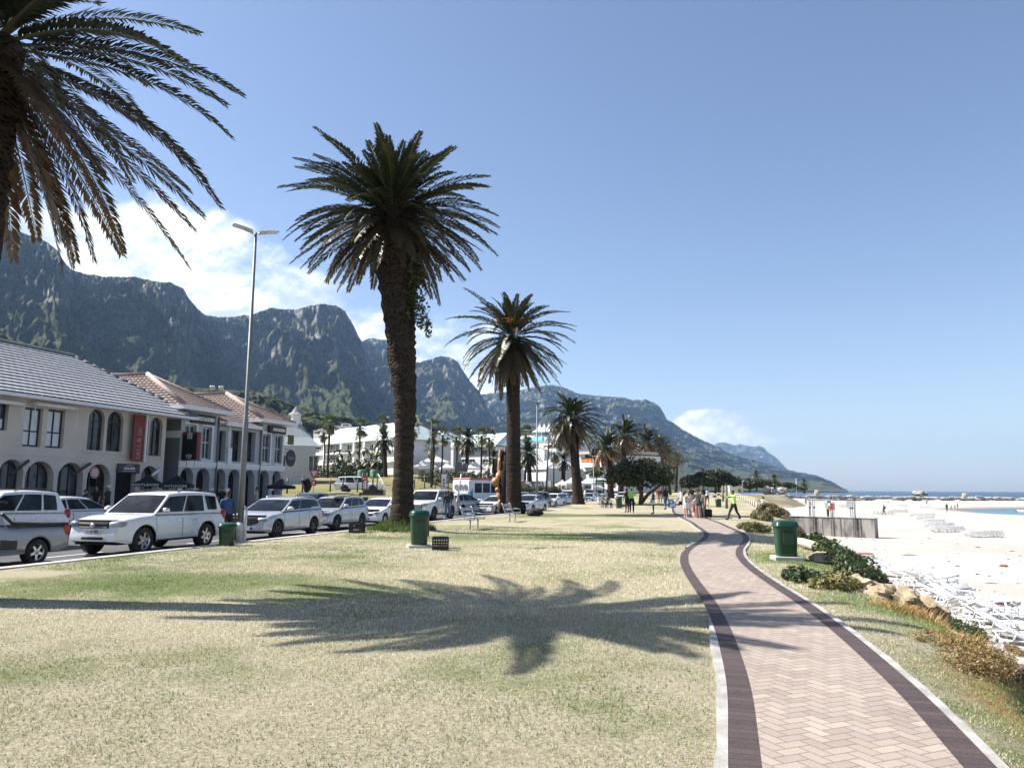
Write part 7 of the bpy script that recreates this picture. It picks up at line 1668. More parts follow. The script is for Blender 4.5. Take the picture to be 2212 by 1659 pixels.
    me = bpy.data.meshes.new('skeleton'); me.from_pydata([tuple(v) for v in S], E, []); tmp = bpy.data.objects.new('skeleton', me); COL.objects.link(tmp)
    md = tmp.modifiers.new('skin', 'SKIN'); md.use_smooth_shade = True; md.branch_smoothing = .25
    for v, r in zip(me.skin_vertices[0].data, Rr): v.radius = r
    me.skin_vertices[0].data[0].use_root = True
    sb = tmp.modifiers.new('sub', 'SUBSURF'); sb.levels = 2 if fingers else 1
    dg = bpy.context.evaluated_depsgraph_get(); dg.update(); body = bpy.data.meshes.new_from_object(tmp.evaluated_get(dg)); bpy.data.objects.remove(tmp)
    A = np.array([S[a] for a, b_ in E]); B = np.array([S[b_] for a, b_ in E]); ZE_ = np.array([Z[b_] for a, b_ in E]); REd = np.array([.5*(Rr[a][0]+Rr[b_][0]) for a, b_ in E])
    n = len(body.polygons); cc = np.empty(n*3); body.polygons.foreach_get('center', cc); cc = cc.reshape(-1, 3)
    AB = B-A; t_ = np.clip(((cc[:, None]-A[None])*AB[None]).sum(2)/((AB**2).sum(1)[None]+1e-9), 0, 1); dd = np.linalg.norm(cc[:, None]-A[None]-t_[..., None]*AB[None], axis=2)-REd[None]*.6
    zi = ZE_[dd.argmin(1)]; zw = (.985+dz)*k; tr = np.isin(zi, (0, 1)) & (np.hypot(cc[:, 0], cc[:, 1]-lean*(cc[:, 2]-.93*k)) < .24*k) & (cc[:, 2] > (.80+dz)*k); zi = np.where(tr, np.where(cc[:, 2] > zw, 0, 1), zi)
    mnz = min(v.co.z for v in body.vertices)
    if not sit: body.transform(Matrix.Translation((0, 0, -mnz)))
    else: mnz = 0.0
    for m in (C_[shirt], C_[legs], skin, C_[shoes] if shoes else skin): body.materials.append(m)
    body.polygons.foreach_set('material_index', zi.astype(np.int32)); body.polygons.foreach_set('use_smooth', [True]*n)
    body.name = 'person'; o = bpy.data.objects.new(name, body); COL.objects.link(o); o.location = p; o.rotation_euler = (0, 0, face-PI/2); tag(o, label, 'person', group)
    hx = Vector(q3(0, .0, 1.66))*k-Vector((0, 0, mnz))
    mb = MB(); mb.T = Matrix.Translation(hx)
    def cap(u, v): th = v*(1.75 if hairlen == 0 else 2.0); ph = 2*PI*u; fr = .45*max(0, math.sin(ph))*v; th = th*(1-fr); r = 1.07+.02*math.sin(ph*9); return (k*.073*r*math.sin(th)*math.cos(ph), k*(-.004+.092*r*math.sin(th)*math.sin(ph)), k*(.004+.094*r*math.cos(th)))
    mb.grid(cap, 18, 7)
    if hairlen: mb.tube([(0, -.085*k, .02*k), (0, -.10*k, -.12*k), (0, -.09*k, -hairlen*k)], [.06*k, .065*k, .03*k], 10)
    mb.build('hair', hair, o)
    for sg in (1, -1): mb = MB(); mb.blob(hx+Vector((sg*.03, .093, -.022))*k, .011*k, 0, 5, 0, sm=True); mb.build('eye', m_eye, o)
    if hat == 'bucket': mb = MB(); mb.T = Matrix.Translation(hx); mb.lathe([(.17*k, .01*k), (.175*k, .018*k), (.105*k, .035*k), (.10*k, .10*k), (.06*k, .135*k), (.005, .14*k)], 18); mb.build('hat', C_['lime'], o)
    if hat == 'cap' or hat == 'wcap': mb = MB(); mb.T = Matrix.Translation(hx); mb.lathe([(.108*k, .0), (.106*k, .04*k), (.08*k, .09*k), (.01, .108*k)], 16); mb.cbox((0, .14*k, .005*k), (.15*k, .11*k, .014*k), .005); mb.build('cap', C_['navy'] if hat == 'cap' else C_['white'], o)
    if skirt: mb = MB(); a = q3(0, 0, .98); mb.T = Matrix.Translation(Vector(a)*k); mb.lathe([(.165*k, .02*k), (.20*k, -.12*k), (.25*k, -.38*k), (.245*k, -.385*k)], 16, cap=False, sy=.75); mb.build('skirt', C_[skirt], o)
    return o, hand_pts
def pl(x, y, Y=None, z=None):
    if Y is None: return onlawn(x, y)
    q = AT(x, y, Y); 
    if z is not None: q.z = z
    return q
AWAY = PI/2; LEFTW = PI; RIGHTW = 0.0; TOCAM = -PI/2
GRP = 'people on the promenade'
person(pl(488, 1174, 26.3, ROADZ), AWAY+.5, 1.79, 'man in blue t-shirt and dark trousers seen from behind beside the tall lamp', 'blue', 'black', m_skin_d, pose='walk', step=.28, arms=((.12, .3), (.12, -.2)), shoes='wshoe', group=GRP)
person(pl(967, 1121, 46, ROADZ), AWAY+.2, 1.76, 'man in charcoal top and jeans seen from behind by the white four-by-four', 'char', 'jeans', m_skin_d, sleeves='long', pose='walk', step=.12, arms=((.1, .1), (.1, .05)), group=GRP)
person(pl(1365, 1108, 53), AWAY-.3, 1.74, 'person in lime jacket and lime hat, black trousers, standing on the lawn', 'lime', 'black', m_skin_d, sleeves='long', hat='bucket', arms=((.15, .5, .9), (.1, .6, 1.0)), shoes='wshoe', group=GRP)
person(pl(1355, 1107, 54), AWAY+.4, 1.68, 'man in dark vest and shorts standing left of the lime hat', 'char', 'navy', m_skin_d, sleeves='none', shorts=True, arms=((.12, .1), (.1, .4, .8)), group=GRP)
person(pl(1412, 1110, 51.5), LEFTW-.3, 1.62, 'woman in denim jacket and white shorts standing alone on the lawn', 'denim', 'white', m_skin_d, sleeves='long', shorts=True, arms=((.08, .2), (.08, .15)), group=GRP)
person(pl(1423, 1089, 79), AWAY, 1.68, 'person in dark red top walking away behind the woman in denim', 'red', 'khaki', m_skin_m, shorts=True, pose='walk', group=GRP, fingers=False)
person(pl(1432, 1088, 80), AWAY, 1.64, 'woman in black top walking away left of the man with the big bag', 'black', 'khaki', m_skin_m, shorts=True, hairlen=.2, pose='walk', phase=-1, group=GRP, fingers=False)
o, hp = person(pl(1438, 1101, 59), AWAY+.5, 1.80, 'man in black hoodie carrying a large blue and white bag', 'black', 'denim', m_skin_d, sleeves='long', arms=((.1, .15), (.22, .1, .1)), pose='walk', step=.15, group=GRP)
b_ = thing('shopping_bag', pl(1449, 1099, 59), .2, 'large blue and white woven bag carried by the man in black', 'bag'); mb = MB()
mb.grid(lambda u, v: ((u-.5)*.66*(1-.25*v)+(.10*(1-v)), -.12*math.sin(PI*u), .08+v*.64), 8, 6); mb.grid(lambda u, v: ((u-.5)*.66*(1-.25*v)+(.10*(1-v)), .12*math.sin(PI*u), .08+v*.64), 8, 6)
m_bag, t, b = newmat('woven_bag'); co = t.coord('Object'); t.put(b.inputs['Base Color'], t.mix(t.map(t.noise(co, 5, 3), .46, .54), (.55, .58, .62), (.05, .12, .26))); mb.build('sack', m_bag, b_)
# the family group on the path
person(pl(1481, 1119, 47), RIGHTW+.3, 1.66, 'woman with long dark hair in white shorts holding a baby', 'beige', 'white', m_skin_l, hairlen=.32, shorts=True, arms=((.05, .55, 1.3), (.05, .6, 1.3)), shoes='wshoe', group=GRP)
person(pl(1490, 1119, 47.2)+Vector((0, 0, .80)), LEFTW, .80, 'baby in pink held by the woman with long hair', 'pink', 'pink', m_skin_l, pose='sit', hair=m_hairb, arms=((.3, .8, .5), (.3, .8, .5)), fingers=False, shoes=None, name='person')
person(pl(1488, 1118, 48), AWAY, 1.60, 'woman in pale dress standing just behind the baby', 'white', 'pink', m_skin_l, hair=m_hairb, hairlen=.2, skirt='white', shorts=True, group=GRP, fingers=False)
person(pl(1473, 1096, 70), AWAY-.2, 1.66, 'woman in white blouse with black handbag behind the family', 'white', 'white', m_skin_m, hairlen=.22, sleeves='long', pose='walk', group=GRP, fingers=False)
person(pl(1500, 1121, 46.4), RIGHTW+.2, 1.12, 'small child in dark red clothes and a white sun hat', 'red', 'red', m_skin_l, hat='wcap', shorts=True, sleeves='none', arms=((.2, .4), (.2, .3)), shoes='wshoe', group=GRP)
person(pl(1509, 1122, 46), TOCAM-.9, 1.80, 'man in navy cap and charcoal shirt carrying a basket', 'char', 'grey', m_skin_m, hat='cap', shorts=True, sleeves='long', arms=((.08, .5, .9), (.08, .55, .9)), shoes='wshoe', group=GRP)
person(pl(1517, 1120, 47), TOCAM-.6, 1.70, 'person in khaki top half hidden behind the man with the cap', 'khaki', 'grey', m_skin_m, shorts=True, arms=((.1, .2), (.15, .2)), shoes='wshoe', group=GRP)
person(pl(1495, 1091, 76), AWAY, 1.76, 'man in black t-shirt seen between the mother and the man with the cap', 'black', 'grey', m_skin_d, shorts=True, group=GRP, fingers=False)
person(pl(1520, 1090, 78), AWAY+.1, 1.80, 'man in black t-shirt walking away behind the suitcases', 'black', 'white', m_skin_d, shorts=True, pose='walk', group=GRP, fingers=False)
person(pl(1528, 1090, 78.5), AWAY, 1.66, 'person in white shirt and black shorts walking away beside the man in black', 'white', 'black', m_skin_d, sleeves='long', shorts=True, pose='walk', phase=-1, group=GRP, fingers=False)
def suitcase(p, w, d, h, m, label, rz=0.0):
    o = thing('suitcase', p, rz, label, 'suitcase'); mb = MB(); mb.cbox((0, 0, h/2+.05), (w, d, h), .05); mb.build('shell', m, o)
    mb = MB(); mb.tube([(-w*.25, 0, h), (-w*.25, 0, h+.28), (w*.25, 0, h+.28), (w*.25, 0, h)], .014, 6); mb.build('handle', m_dsteel, o)
    for x in (-w*.4, w*.4): ellip('wheel', m_trim, o, (x, 0, .045), (.04, .05, .045))
suitcase(pl(1504, 1118, 47.5), .40, .26, .62, m_wtrim, 'white upright suitcase between the child and the man with the cap'); suitcase(pl(1527, 1119, 47.2), .62, .32, .50, C_['black'], 'black suitcase at the right end of the family group', .3)
p = pl(1507, 1121, 45.6)+Vector((.05, -.12, .78)); o = thing('basket', p, .2, 'dark woven basket held by the man with the cap', 'basket'); mb = MB(); mb.lathe([(.20, 0), (.27, .28), (.25, .28), (.18, .02)], 16, cap=False, sy=.7); mb.tube([(-.25, 0, .27), (-.15, 0, .46), (.15, 0, .46), (.25, 0, .27)], .012, 6); mb.lathe([(.001, .01), (.19, .01)], 12, cap=False, sy=.7); mb.build('weave', mat('dark_wicker', (.05, .05, .06), .8, var=.5, scale=20), o)
p = pl(1519, 1113, 47); mb = MB(); mb.cbox((0, 0, .55), (.36, .16, .42), .05); mb.tube([(-.12, 0, .75), (0, 0, 1.0), (.12, 0, .75)], .015, 6); o = mb.build('tote_bag', C_['black']); o.location = p; tag(o, 'black shoulder bag hanging at the side of the person in khaki', 'bag')
p = pl(1470, 1096, 69.5); mb = MB(); mb.cbox((0, 0, .40), (.34, .16, .34), .05); mb.tube([(-.1, 0, .56), (0, 0, .78), (.1, 0, .56)], .015, 6); o = mb.build('handbag', C_['black']); o.location = p; tag(o, 'black handbag of the woman in the white blouse', 'bag')
person(pl(1586, 1123, 45.2), LEFTW+.5, 1.78, 'man in lime jacket and black trousers walking with arms raised by the tall timber post', 'lime', 'black', m_skin_d, sleeves='long', pose='walk', step=.42, arms=((.1, 1.35, .35), (.25, 1.3, .5)), group=GRP, lean=.04)
person(pl(1649, 1116, 62), LEFTW, 1.60, 'woman in white raising a phone below the dry bush hump', 'white', 'white', m_skin_m, hairlen=.12, arms=((.1, 1.3, 1.0), (.1, 1.2, 1.0)), group=GRP, fingers=False)
person(pl(1789, 1121, 76), RIGHTW, 1.55, 'person with dark hair behind the shower wall', 'black', 'black', m_skin_d, group=GRP, fingers=False)
BG = 'people on the beach'
def bp(x, y, H, *a, **k): q = onsand(x, y); return person(q, *a[:1], H, *a[1:], fingers=False, group=BG, **k)
o, hp = bp(1910, 1112, 1.78, AWAY+1.2, 'person in black with backpack walking on the sand by the loungers', 'black', 'black', m_skin_d, sleeves='long', pose='walk', step=.2); mb = MB(); mb.cbox((0, -.20, 1.28), (.34, .20, .48), .06); q = mb.build('backpack', C_['black'], o)
bp(2046, 1106, 1.80, AWAY, 'man in black top and shorts walking toward the water', 'black', 'black', m_skin_d, shorts=True, pose='walk', step=.2); bp(2055, 1101, 1.15, AWAY, 'child walking first behind the man in black shorts', 'grey', 'navy', m_skin_m, shorts=True); bp(2063, 1100, 1.1, AWAY, 'small child in red at the edge of the water', 'red', 'red', m_skin_l, shorts=True)
bp(2069, 1100, 1.66, AWAY+.6, 'woman in dark swimsuit with the children at the water', 'black', 'black', m_skin_l, shorts=True, sleeves='none', hairlen=.15, arms=((.3, .2), (.2, .2))); bp(2002, 1089, 1.72, TOCAM, 'faraway person with pale top below the upright boulder', 'white', 'black', m_skin_m); bp(1741, 1090, 1.70, AWAY, 'faraway person on the sand behind the left shower poles', 'grey', 'black', m_skin_m); bp(1751, 1091, 1.2, RIGHTW, 'crouching person on the sand behind the left shower poles', 'black', 'black', m_skin_d, pose='sit')
# seated, lying and standing people by the windswept palm
b_ = Vector(AT(1303, 1090, 74)); b_.z = lawn_z(*toST(b_)); bench(b_, 'grey bench with people sitting on it beside the windswept palm', ROAD_ANG+1.0)
for x, yy, lab, sh in ((1294, 1086, 'person in white sitting at the left end of the far bench', 'white'), (1302, 1087, 'person in pale grey sitting in the middle of the far bench', 'grey'), (1313, 1087, 'person in black sitting at the right end of the far bench', 'black')):
    q = pl(x, 1090, 73.4); q.z = lawn_z(*toST(q)); person(q, TOCAM+.8, 1.72, lab, sh, 'char' if sh != 'white' else 'grey', m_skin_d if sh == 'black' else m_skin_m, pose='sit', group=GRP, fingers=False, arms=((.1, .6, .6), (.1, .6, .6)))
q = pl(1336, 1096, 72); q.z = lawn_z(*toST(q))+.10; o, _ = person(q, RIGHTW, 1.68, 'person in blue lying on the lawn behind the green bin', 'denim', 'black', m_skin_d, group=GRP, fingers=False); o.rotation_euler = Euler((-1.35, 0, -1.4), 'XYZ')
person(pl(1264, 1086, 90), LEFTW, 1.72, 'person in white carrying a bundle right of the leaning palm', 'white', 'khaki', m_skin_d, sleeves='long', pose='walk', group=GRP, fingers=False); person(pl(1175, 1093, 80), TOCAM, 1.70, 'person in pale top with yellow bag left of the dark pole', 'grey', 'char', m_skin_m, group=GRP, fingers=False, hairlen=.15)
q = pl(1191, 1094, 79); person(q, RIGHTW, 1.7, 'person in black sitting on the kerb right of the dark pole', 'black', 'black', m_skin_d, pose='sit', lean=.35, group=GRP, fingers=False).__class__
for x, y, Y, H, f, lab, sh, lg in ((182, 1100, 37, 1.55, RIGHTW, 'boy in dark blue shirt standing before the beige restaurant', 'navy', 'denim'), (206, 1098, 38.2, 1.72, TOCAM, 'cafe guest in black under the round pink sign', 'black', 'black'), (231, 1098, 38.6, 1.75, LEFTW, 'cafe guest in white cap beside the doorway', 'char', 'black'), (478, 1098, 44, 1.7, TOCAM, 'waiter in dark clothes in the arcade left of the tall lamp', 'black', 'navy'), (553, 1098, 47, 1.7, LEFTW, 'guest in pale shirt in the arcade right of the tall lamp', 'beige', 'jeans')):
    q = AT(x, y, Y); q.z = .02; person(q, f, H, lab, sh, lg, m_skin_m, group='cafe guests', fingers=False, hat='wcap' if x == 231 else None)
# ================================================================ beach furniture, rocks, bank plants
m_steeld = mat('dull_steel', (.16, .165, .17), .55, .4)
m_granite, t, b = newmat('granite'); co = t.pos()
c = t.mix(t.map(t.noise(co, .9, 6, .65), .32, .68), (.19, .175, .16), (.48, .445, .40)); c = t.mix(t.map(t.noise(co, .35, 4), .5, .72, 0, .6), c, (.12, .115, .11)); t.put(b.inputs['Base Color'], c); b.inputs['Roughness'].default_value = .9
t.put(b.inputs['Normal'], t.bump(t.noise(co, 2.5, 6, .7), .8, .2))
m_yrock, t, b = newmat('ochre_rock'); co = t.pos()
c = t.mix(t.map(t.noise(co, 2.2, 6, .65), .32, .68), (.24, .165, .09), (.46, .375, .26)); t.put(b.inputs['Base Color'], c); b.inputs['Roughness'].default_value = .9; t.put(b.inputs['Normal'], t.bump(t.noise(co, 9, 6, .7), .8, .06))
def rock(c, r, seed, label, m=m_yrock, name='rock', cat='rock', group=None, n=12, amp=.35, fr=1.3, rz=0.0, sq=.85):
    mb = MB(); mb.blob((0, 0, 0), r, seed, n, amp, fr, sq); o = mb.build(name, m, angle=40); o.location = c; o.rotation_euler = (0, 0, rz); return tag(o, label, cat, group)
# ochre rocks along the bank
for i, (x, y, r, lab) in enumerate(((1862, 1240, (.5, .34, .26), 'ochre rock behind the dark creeping shrub, near the first loungers'), (1850, 1268, (.6, .3, .22), 'orange brown rock half buried in the grass below the bin'), (1950, 1302, (.62, .34, .22), 'long pale ochre rock at the lawn edge, largest of the bank'), (2005, 1324, (.34, .3, .2), 'ochre rock end beside the long pale one'), (2192, 1462, (.26, .2, .15), 'dark brown rock at the right picture edge'), (1776, 1213, (.42, .3, .24), 'pale rock right of the dark green tapered bin'), (1830, 1262, (.4, .3, .22), 'small orange rock left of the half buried one'), (1905, 1290, (.35, .28, .22), 'reddish rock left of the long pale rock'))):
    p = ground_hit(x, y); rock(p+Vector((0, 0, -r[2]*.15)), r, i*2.3+1, lab, n=18, amp=.5, fr=1.9, rz=ROAD_ANG+.15*(i%3), m=m_yrock if i != 4 else mat('brown_rock', (.12, .075, .055), .9, var=.4, bump=.8))
p = ground_hit(1737, 1187); mb = MB(); mb.tube([(-.3, .9, .25), (0, 0, .2), (.28, -.9, .05)], [.08, .13, .16], 8); o = mb.build('driftwood_log', mat('bleached_wood', (.52, .44, .34), .85, var=.25)); o.location = p; tag(o, 'bleached log lying beside the dark green tapered bin', 'log')
m_brick2 = mat('weathered_red_paint', (.42, .17, .12), .9, var=.35, scale=3, bump=.5)
p = onsand(1862, 1205); o = thing('concrete_block', p, -.1, 'half buried concrete slab with a worn red top on the sand', 'concrete slab'); mb = MB(); mb.cbox((0, .3, .05), (1.45, .9, .45), .12); mb.build('block', m_conc, o); mb = MB(); mb.cbox((.02, .32, .275), (1.35, .8, .03), .012); mb.build('red_top', m_brick2, o)
rock(onsand(1833, 1208), (.45, .3, .3), 9, 'pinkish rock beside the half buried concrete slab', mat('pink_rock', (.40, .29, .25), .9, var=.3, bump=.7))
rock(onsand(2168, 1224), (.22, .13, .13), 4, 'reddish brown stone alone on the open sand', mat('red_stone', (.30, .13, .07), .9, var=.3))
# seaweed scraps, stones on the sand
m_kelp = mat('dry_kelp', (.045, .032, .022), .8, var=.4); rg = random.Random(4)
for i in range(70):
    x = rg.uniform(1790, 2205); y = 1140+((x-1790)/415)*40+rg.uniform(0, 1)**1.0*170
    p = onsand(x, y); s, q = toST(p)
    if s < 7.5: continue
    k = rg.uniform(.5, 1.3); mb = MB(); L = rg.uniform(.04, .16)*k*(3 if i % 9 == 0 else 1); mb.tube([(-L, 0, .01), (-.2*L, .25*L, .025), (.3*L, -.1*L, .02), (L, .15*L, .005)], [.008, .02*k, .016*k, .006], 6)
    o = mb.build('kelp_scrap', m_kelp); o.location = p; o.rotation_euler = (0, 0, rg.uniform(-.5, .6)); tag(o, 'small dark scrap of dry kelp on the open sand', 'seaweed', 'kelp scraps scattered on the sand')
# boulders of the far shore
rg = random.Random(9); k = 0
def boulder(x, y, Y, rpx, lab, grp, flat=.7, seed=None, lift=.25, stretch=1.0):
    p = AT(x, y, Y); r = rpx/FPX*Y; rock(p+Vector((0, 0, r*flat*lift)), (r*rg.uniform(.9, 1.35)*stretch, r*rg.uniform(.7, 1), r*flat), seed or rg.uniform(0, 90), lab, m_granite, 'boulder', 'boulder', grp, 9, .38, 1.4, rg.uniform(0, 3) if stretch == 1 else rg.uniform(-.4, .4))
for x, y, r in ((1985, 1066, 11), (1998, 1067, 6)): boulder(x, y, 620, r, 'rounded islet rock in the sea beyond the shore' if r > 8 else 'small islet rock right of the rounded one', None, .55, lift=0)
for i in range(84):
    x = 1690+i*6.3+rg.uniform(-4, 4); q = (x-1690)/520; y = 1073.5+q*6.5+rg.uniform(-2.0, 2.2); boulder(x, y, 395-120*(1-q)*.6, rg.uniform(3.5, 8), 'pale granite boulder in the rocky band along the far shore', 'granite boulders of the far shore', rg.uniform(.35, .6), stretch=1.5)
for x, y, r, lab in ((1656, 1062, 8.5, 'big round boulder under the dark spreading tree, leftmost'), (1668, 1062, 8, 'round boulder touching the leftmost big one'), (1690, 1062, 8, 'round boulder left of the lone palm'), (2084, 1071, 5, 'upright boulder standing highest in the far rocky band'), (1765, 1066, 6.5, 'dark bushy boulder at the start of the rocky band')): boulder(x, y, 240 if x < 1700 else 330, r, lab, None, 1.0, x)
# sloping ground behind the beach
V = []
mb = MB()
def headl(u, v):
    Y = 150+260*v; c = .20*Y+6; x = c+u*(26+.16*(Y-150)); e = min(1, 4*(1-u))
    return (x, Y, -3.6+e*min(1, 5*v)*min(1, 8*u+.2)*(3.3+.9*vnoise(np.array([x*.08]), np.array([Y*.05]))[0]))
mb.grid(headl, 30, 40); tag(mb.build('shore_ground', mat('dry_shore_grass', (.20, .17, .10), .95, var=.4, scale=.12, bump=.5, bscale=1.0)), kind='structure')
# outdoor showers on their concrete wall
Y0 = 66.0; A = AT(1678, 1136, 74); B = AT(1890, 1150, 68); z1 = -1.0
m_stain, t, b = newmat('stained_concrete'); co = t.pos(); X_, Y_, Z_ = t.sep(co); c = t.mix(t.map(t.noise(t.comb(X_, Y_, t.math('MULTIPLY', Z_, .25)), 1.4, 5, .6), .42, .66), (.30, .28, .255), (.055, .052, .048)); c = t.mix(t.map(t.noise(co, 6, 4), .4, .7, 0, .4), c, (.34, .32, .30)); t.put(b.inputs['Base Color'], c); b.inputs['Roughness'].default_value = .9
zt = AT(1760, 1117, 71).z; A.z = B.z = 0; d = (B-A); L = d.length; ang = math.atan2(d.y, d.x)
o = thing('concrete_wall', Vector((A.x, A.y, zt)), ang, 'stained concrete wall of the beach showers, running onto the sand', 'wall'); mb = MB(); mb.box(0, 0, -2.4, L, .9, 0); mb.build('wall', m_stain, o); mb = MB(); mb.box(-.05, -.06, 0.002, L+.05, .96, .05); mb.build('coping', m_conc, o)
mb = MB(); mb.box(-3.2, -.02, -1.6, -.002, .85, -.05); mb.build('brick_end', m_brick2, o)
o = thing('shower_frame', Vector((A.x, A.y, zt)), ang, 'steel outdoor shower frame with poles and signs on the concrete wall', 'beach shower'); zh = AT(1760, 1079.5, 70).z-zt; u = lambda x: L*(x-1678)/(1890-1678)
def pole(x, y, z0, z1, r=.045, name='pole'): mb = MB(); mb.tube([(x, y, z0), (x, y, z1)], r, 8); mb.build(name, m_steeld, o)
for x, y in ((1747, .8), (1763, -.12), (1798, .75), (1802, -.12), (1852, -.12), (1846, .75)): pole(u(x), y, -2.2 if y < 0 else 0, zh)
for x, y in ((1752, .5), (1769, -.35), (1810, -.3), (1839, .5), (1850, -.35)): pole(u(x), y, -2.0 if y < 0 else 0, zh+.30, .03, 'shower_pipe')
for x, y in ((1752, .5), (1769, -.35), (1839, .5), (1850, -.35)): ellip('push_valve', m_dsteel, o, (u(x), y-.05, zh*.56), (.09, .06, .09)); mb = MB(); mb.tube([(u(x), y, zh+.3), (u(x)-.18, y-.1, zh+.34)], .025, 6); mb.build('shower_head', m_steel, o)
for y in (.8, -.12): mb = MB(); mb.tube([(u(1747), y, zh), (u(1858), y, zh)], .05, 8); mb.build('top_rail', m_steeld, o)
mb = MB(); mb.cbox((u(1842), .3, zh-.38), (u(1853)-u(1834), .04, .62), .01); mb.build('grey_panel', mat('grey_sheet', (.33, .35, .36), .6), o)
sx0 = u(1804); w_ = u(1812)-u(1796)
mb = MB(); mb.cbox((u(1794), -.14, zh-.42), (w_*.5, .03, .75), .005); mb.build('grey_panel', mat('grey_sheet', (.33, .35, .36), .6), o)
for cx, z0_, z1_, ww, mm, nm in ((u(1800), -.05, -.28, .62, m_sgwhite, 'sign_top'), (u(1800), -.28, -.55, .42, mat('sign_blue', (.10, .30, .46), .5), 'blue_sign'), (u(1800), -.55, -.85, .42, mat('sign_amber', (.62, .38, .08), .5), 'amber_sign'), (u(1807), -.28, -.88, .40, mat('sign_maroon', (.22, .04, .035), .5), 'red_sign')):
    mb = MB(); mb.cbox((cx, -.20-.01*(nm == 'red_sign'), zh+(z0_+z1_)/2), (ww, .025, z0_-z1_), .004); s_ = mb.build(nm, mm, o)
    mb = MB()
    for q in (.25, .5, .75): mb.box(cx-ww*.32, -.222, zh+z0_+(z1_-z0_)*q-.02, cx+ww*.32, -.218, zh+z0_+(z1_-z0_)*q+.02)
    mb.build('sign_lines', m_lett if nm in ('red_sign', 'blue_sign') else m_dsteel, s_)
# sun loungers
m_pvc = mat('white_lounger_plastic', (.66, .66, .65), .5, var=.05, scale=3)
def lounger(label, group, recl=.75):
    o = thing('sun_lounger', (0, 0, 0), 0, label, 'sun lounger', group); mb = MB(); L = 1.35
    for sg in (1, -1): mb.tube([(-.55, sg*.30, .32), (0, sg*.31, .30), (.7, sg*.31, .30), (1.32, sg*.28, .34)], .032, 6)
    for x in (-.5, .4, 1.28): mb.tube([(x, -.3, .30), (x, .3, .30)], .022, 6)
    mb.build('frame', m_pvc, o); mb = MB()
    for i in range(8): mb.cbox((.12+i*.16, 0, .335), (.125, .58, .022), .006)
    mb.build('seat', m_pvc, o); mb = MB(); c_, s_ = math.cos(recl), math.sin(recl)
    for i in range(5): q = .06+i*.145; mb.T = Matrix.Translation((.02-c_*q, 0, .33+s_*q)) @ Matrix.Rotation(recl, 4, 'Y'); mb.cbox((0, 0, 0), (.115, .56, .022), .006)
    mb.T = None
    for sg in (1, -1): mb.tube([(.02, sg*.29, .33), (.02-c_*.74, sg*.27, .33+s_*.74)], .026, 6)
    mb.build('backrest', m_pvc, o)
    for x in (-.42, 1.12):
        for sg in (1, -1): mb = MB(); mb.tube([(x, sg*.30, .31), (x+(.10 if x > 0 else -.10), sg*.33, 0)], [.034, .026], 6); mb.build('leg', m_pvc, o)
    for sg in (1, -1): mb = MB(); mb.tube([(-.25, sg*.33, .31), (-.18, sg*.35, .50), (.2, sg*.35, .52), (.34, sg*.33, .31)], .024, 6); mb.build('armrest', m_pvc, o)
    return o
LA = lounger('x', 'x', .55)
rows = [(2081, 2155, 1160, 10, 'in the near row at the right, closest to the water'), (2003, 2073, 1149, 8, 'in the second row, left of the near right row'), (1994, 2053, 1140, 8, 'in the third row of the staggered block'), (1989, 2035, 1131, 6, 'in the fourth row of the staggered block'), (1975, 2011, 1122, 5, 'in the fifth row of the staggered block'),
    (1962, 2014, 1116, 7, 'in the long row at the top of the staggered block'), (1916, 1957, 1106, 7, 'in the row right of the backpacker on the sand'), (1881, 1926, 1110, 6, 'in the row at the feet of the backpacker'), (1938, 1957, 1093, 4, 'in the small pale row high on the beach'), (1983, 2008, 1096, 4, 'in the row left of the figure in black shorts'), (1890, 1919, 1086, 6, 'in the farthest row below the boulders'), (1808, 1832, 1095, 5, 'in the row seen behind the shower signs')]
for x0, x1, y, n, where in rows:
    for i in range(n):
        x = x0+(x1-x0)*(i+.5)/n; p = onsand(x, y); c = copy_tree(LA, loc=p+Vector((0, 0, .02)), label='white plastic sun lounger tipped '+where); c['group'] = 'loungers '+where
        c.rotation_euler = Euler((.95+.05*math.sin(i*7), 0, PI/2-.35+.06*math.sin(i*3+x0)), 'XYZ')
# the untidy heap of loungers under the bank
rg = random.Random(12); heap = []
m_towel = mat('red_flecked_cushion', (.42, .20, .17), .9, var=.5, scale=9); m_towel2 = mat('grey_flecked_cushion', (.30, .32, .34), .9, var=.5, scale=9)
desc = ['lone white lounger nearest the bank rocks, apart from the heap', 'first white lounger of the heap below the ochre rocks', 'white lounger with backrest up, second in the heap', 'white lounger lying across its neighbour, third in the heap', 'white lounger with a grey flecked cushion in the heap', 'white lounger behind the grey cushion one', 'white lounger with red flecked cushion, upper middle of the heap', 'white lounger right of the upper red cushion', 'white lounger with slats raised, middle of the heap', 'white lounger under the middle red cushion', 'white lounger with grey towel in the lower heap', 'white lounger right of the grey towel', 'white lounger stacked flat near the right edge', 'topmost white lounger of the flat stack at the right edge', 'white lounger with big round armrest at the right edge', 'lowest white lounger of the heap, cut by the right edge', 'white lounger upturned near the bank shrubs', 'white lounger between bank shrubs and the flat stack']
pos = [(1905, 1243), (1960, 1268), (1985, 1274), (1995, 1290), (2022, 1296), (2040, 1302), (2062, 1316), (2080, 1326), (2085, 1338), (2110, 1345), (2128, 1352), (2148, 1364), (2168, 1386), (2176, 1380), (2198, 1385), (2206, 1404), (2062, 1335), (2130, 1372)]
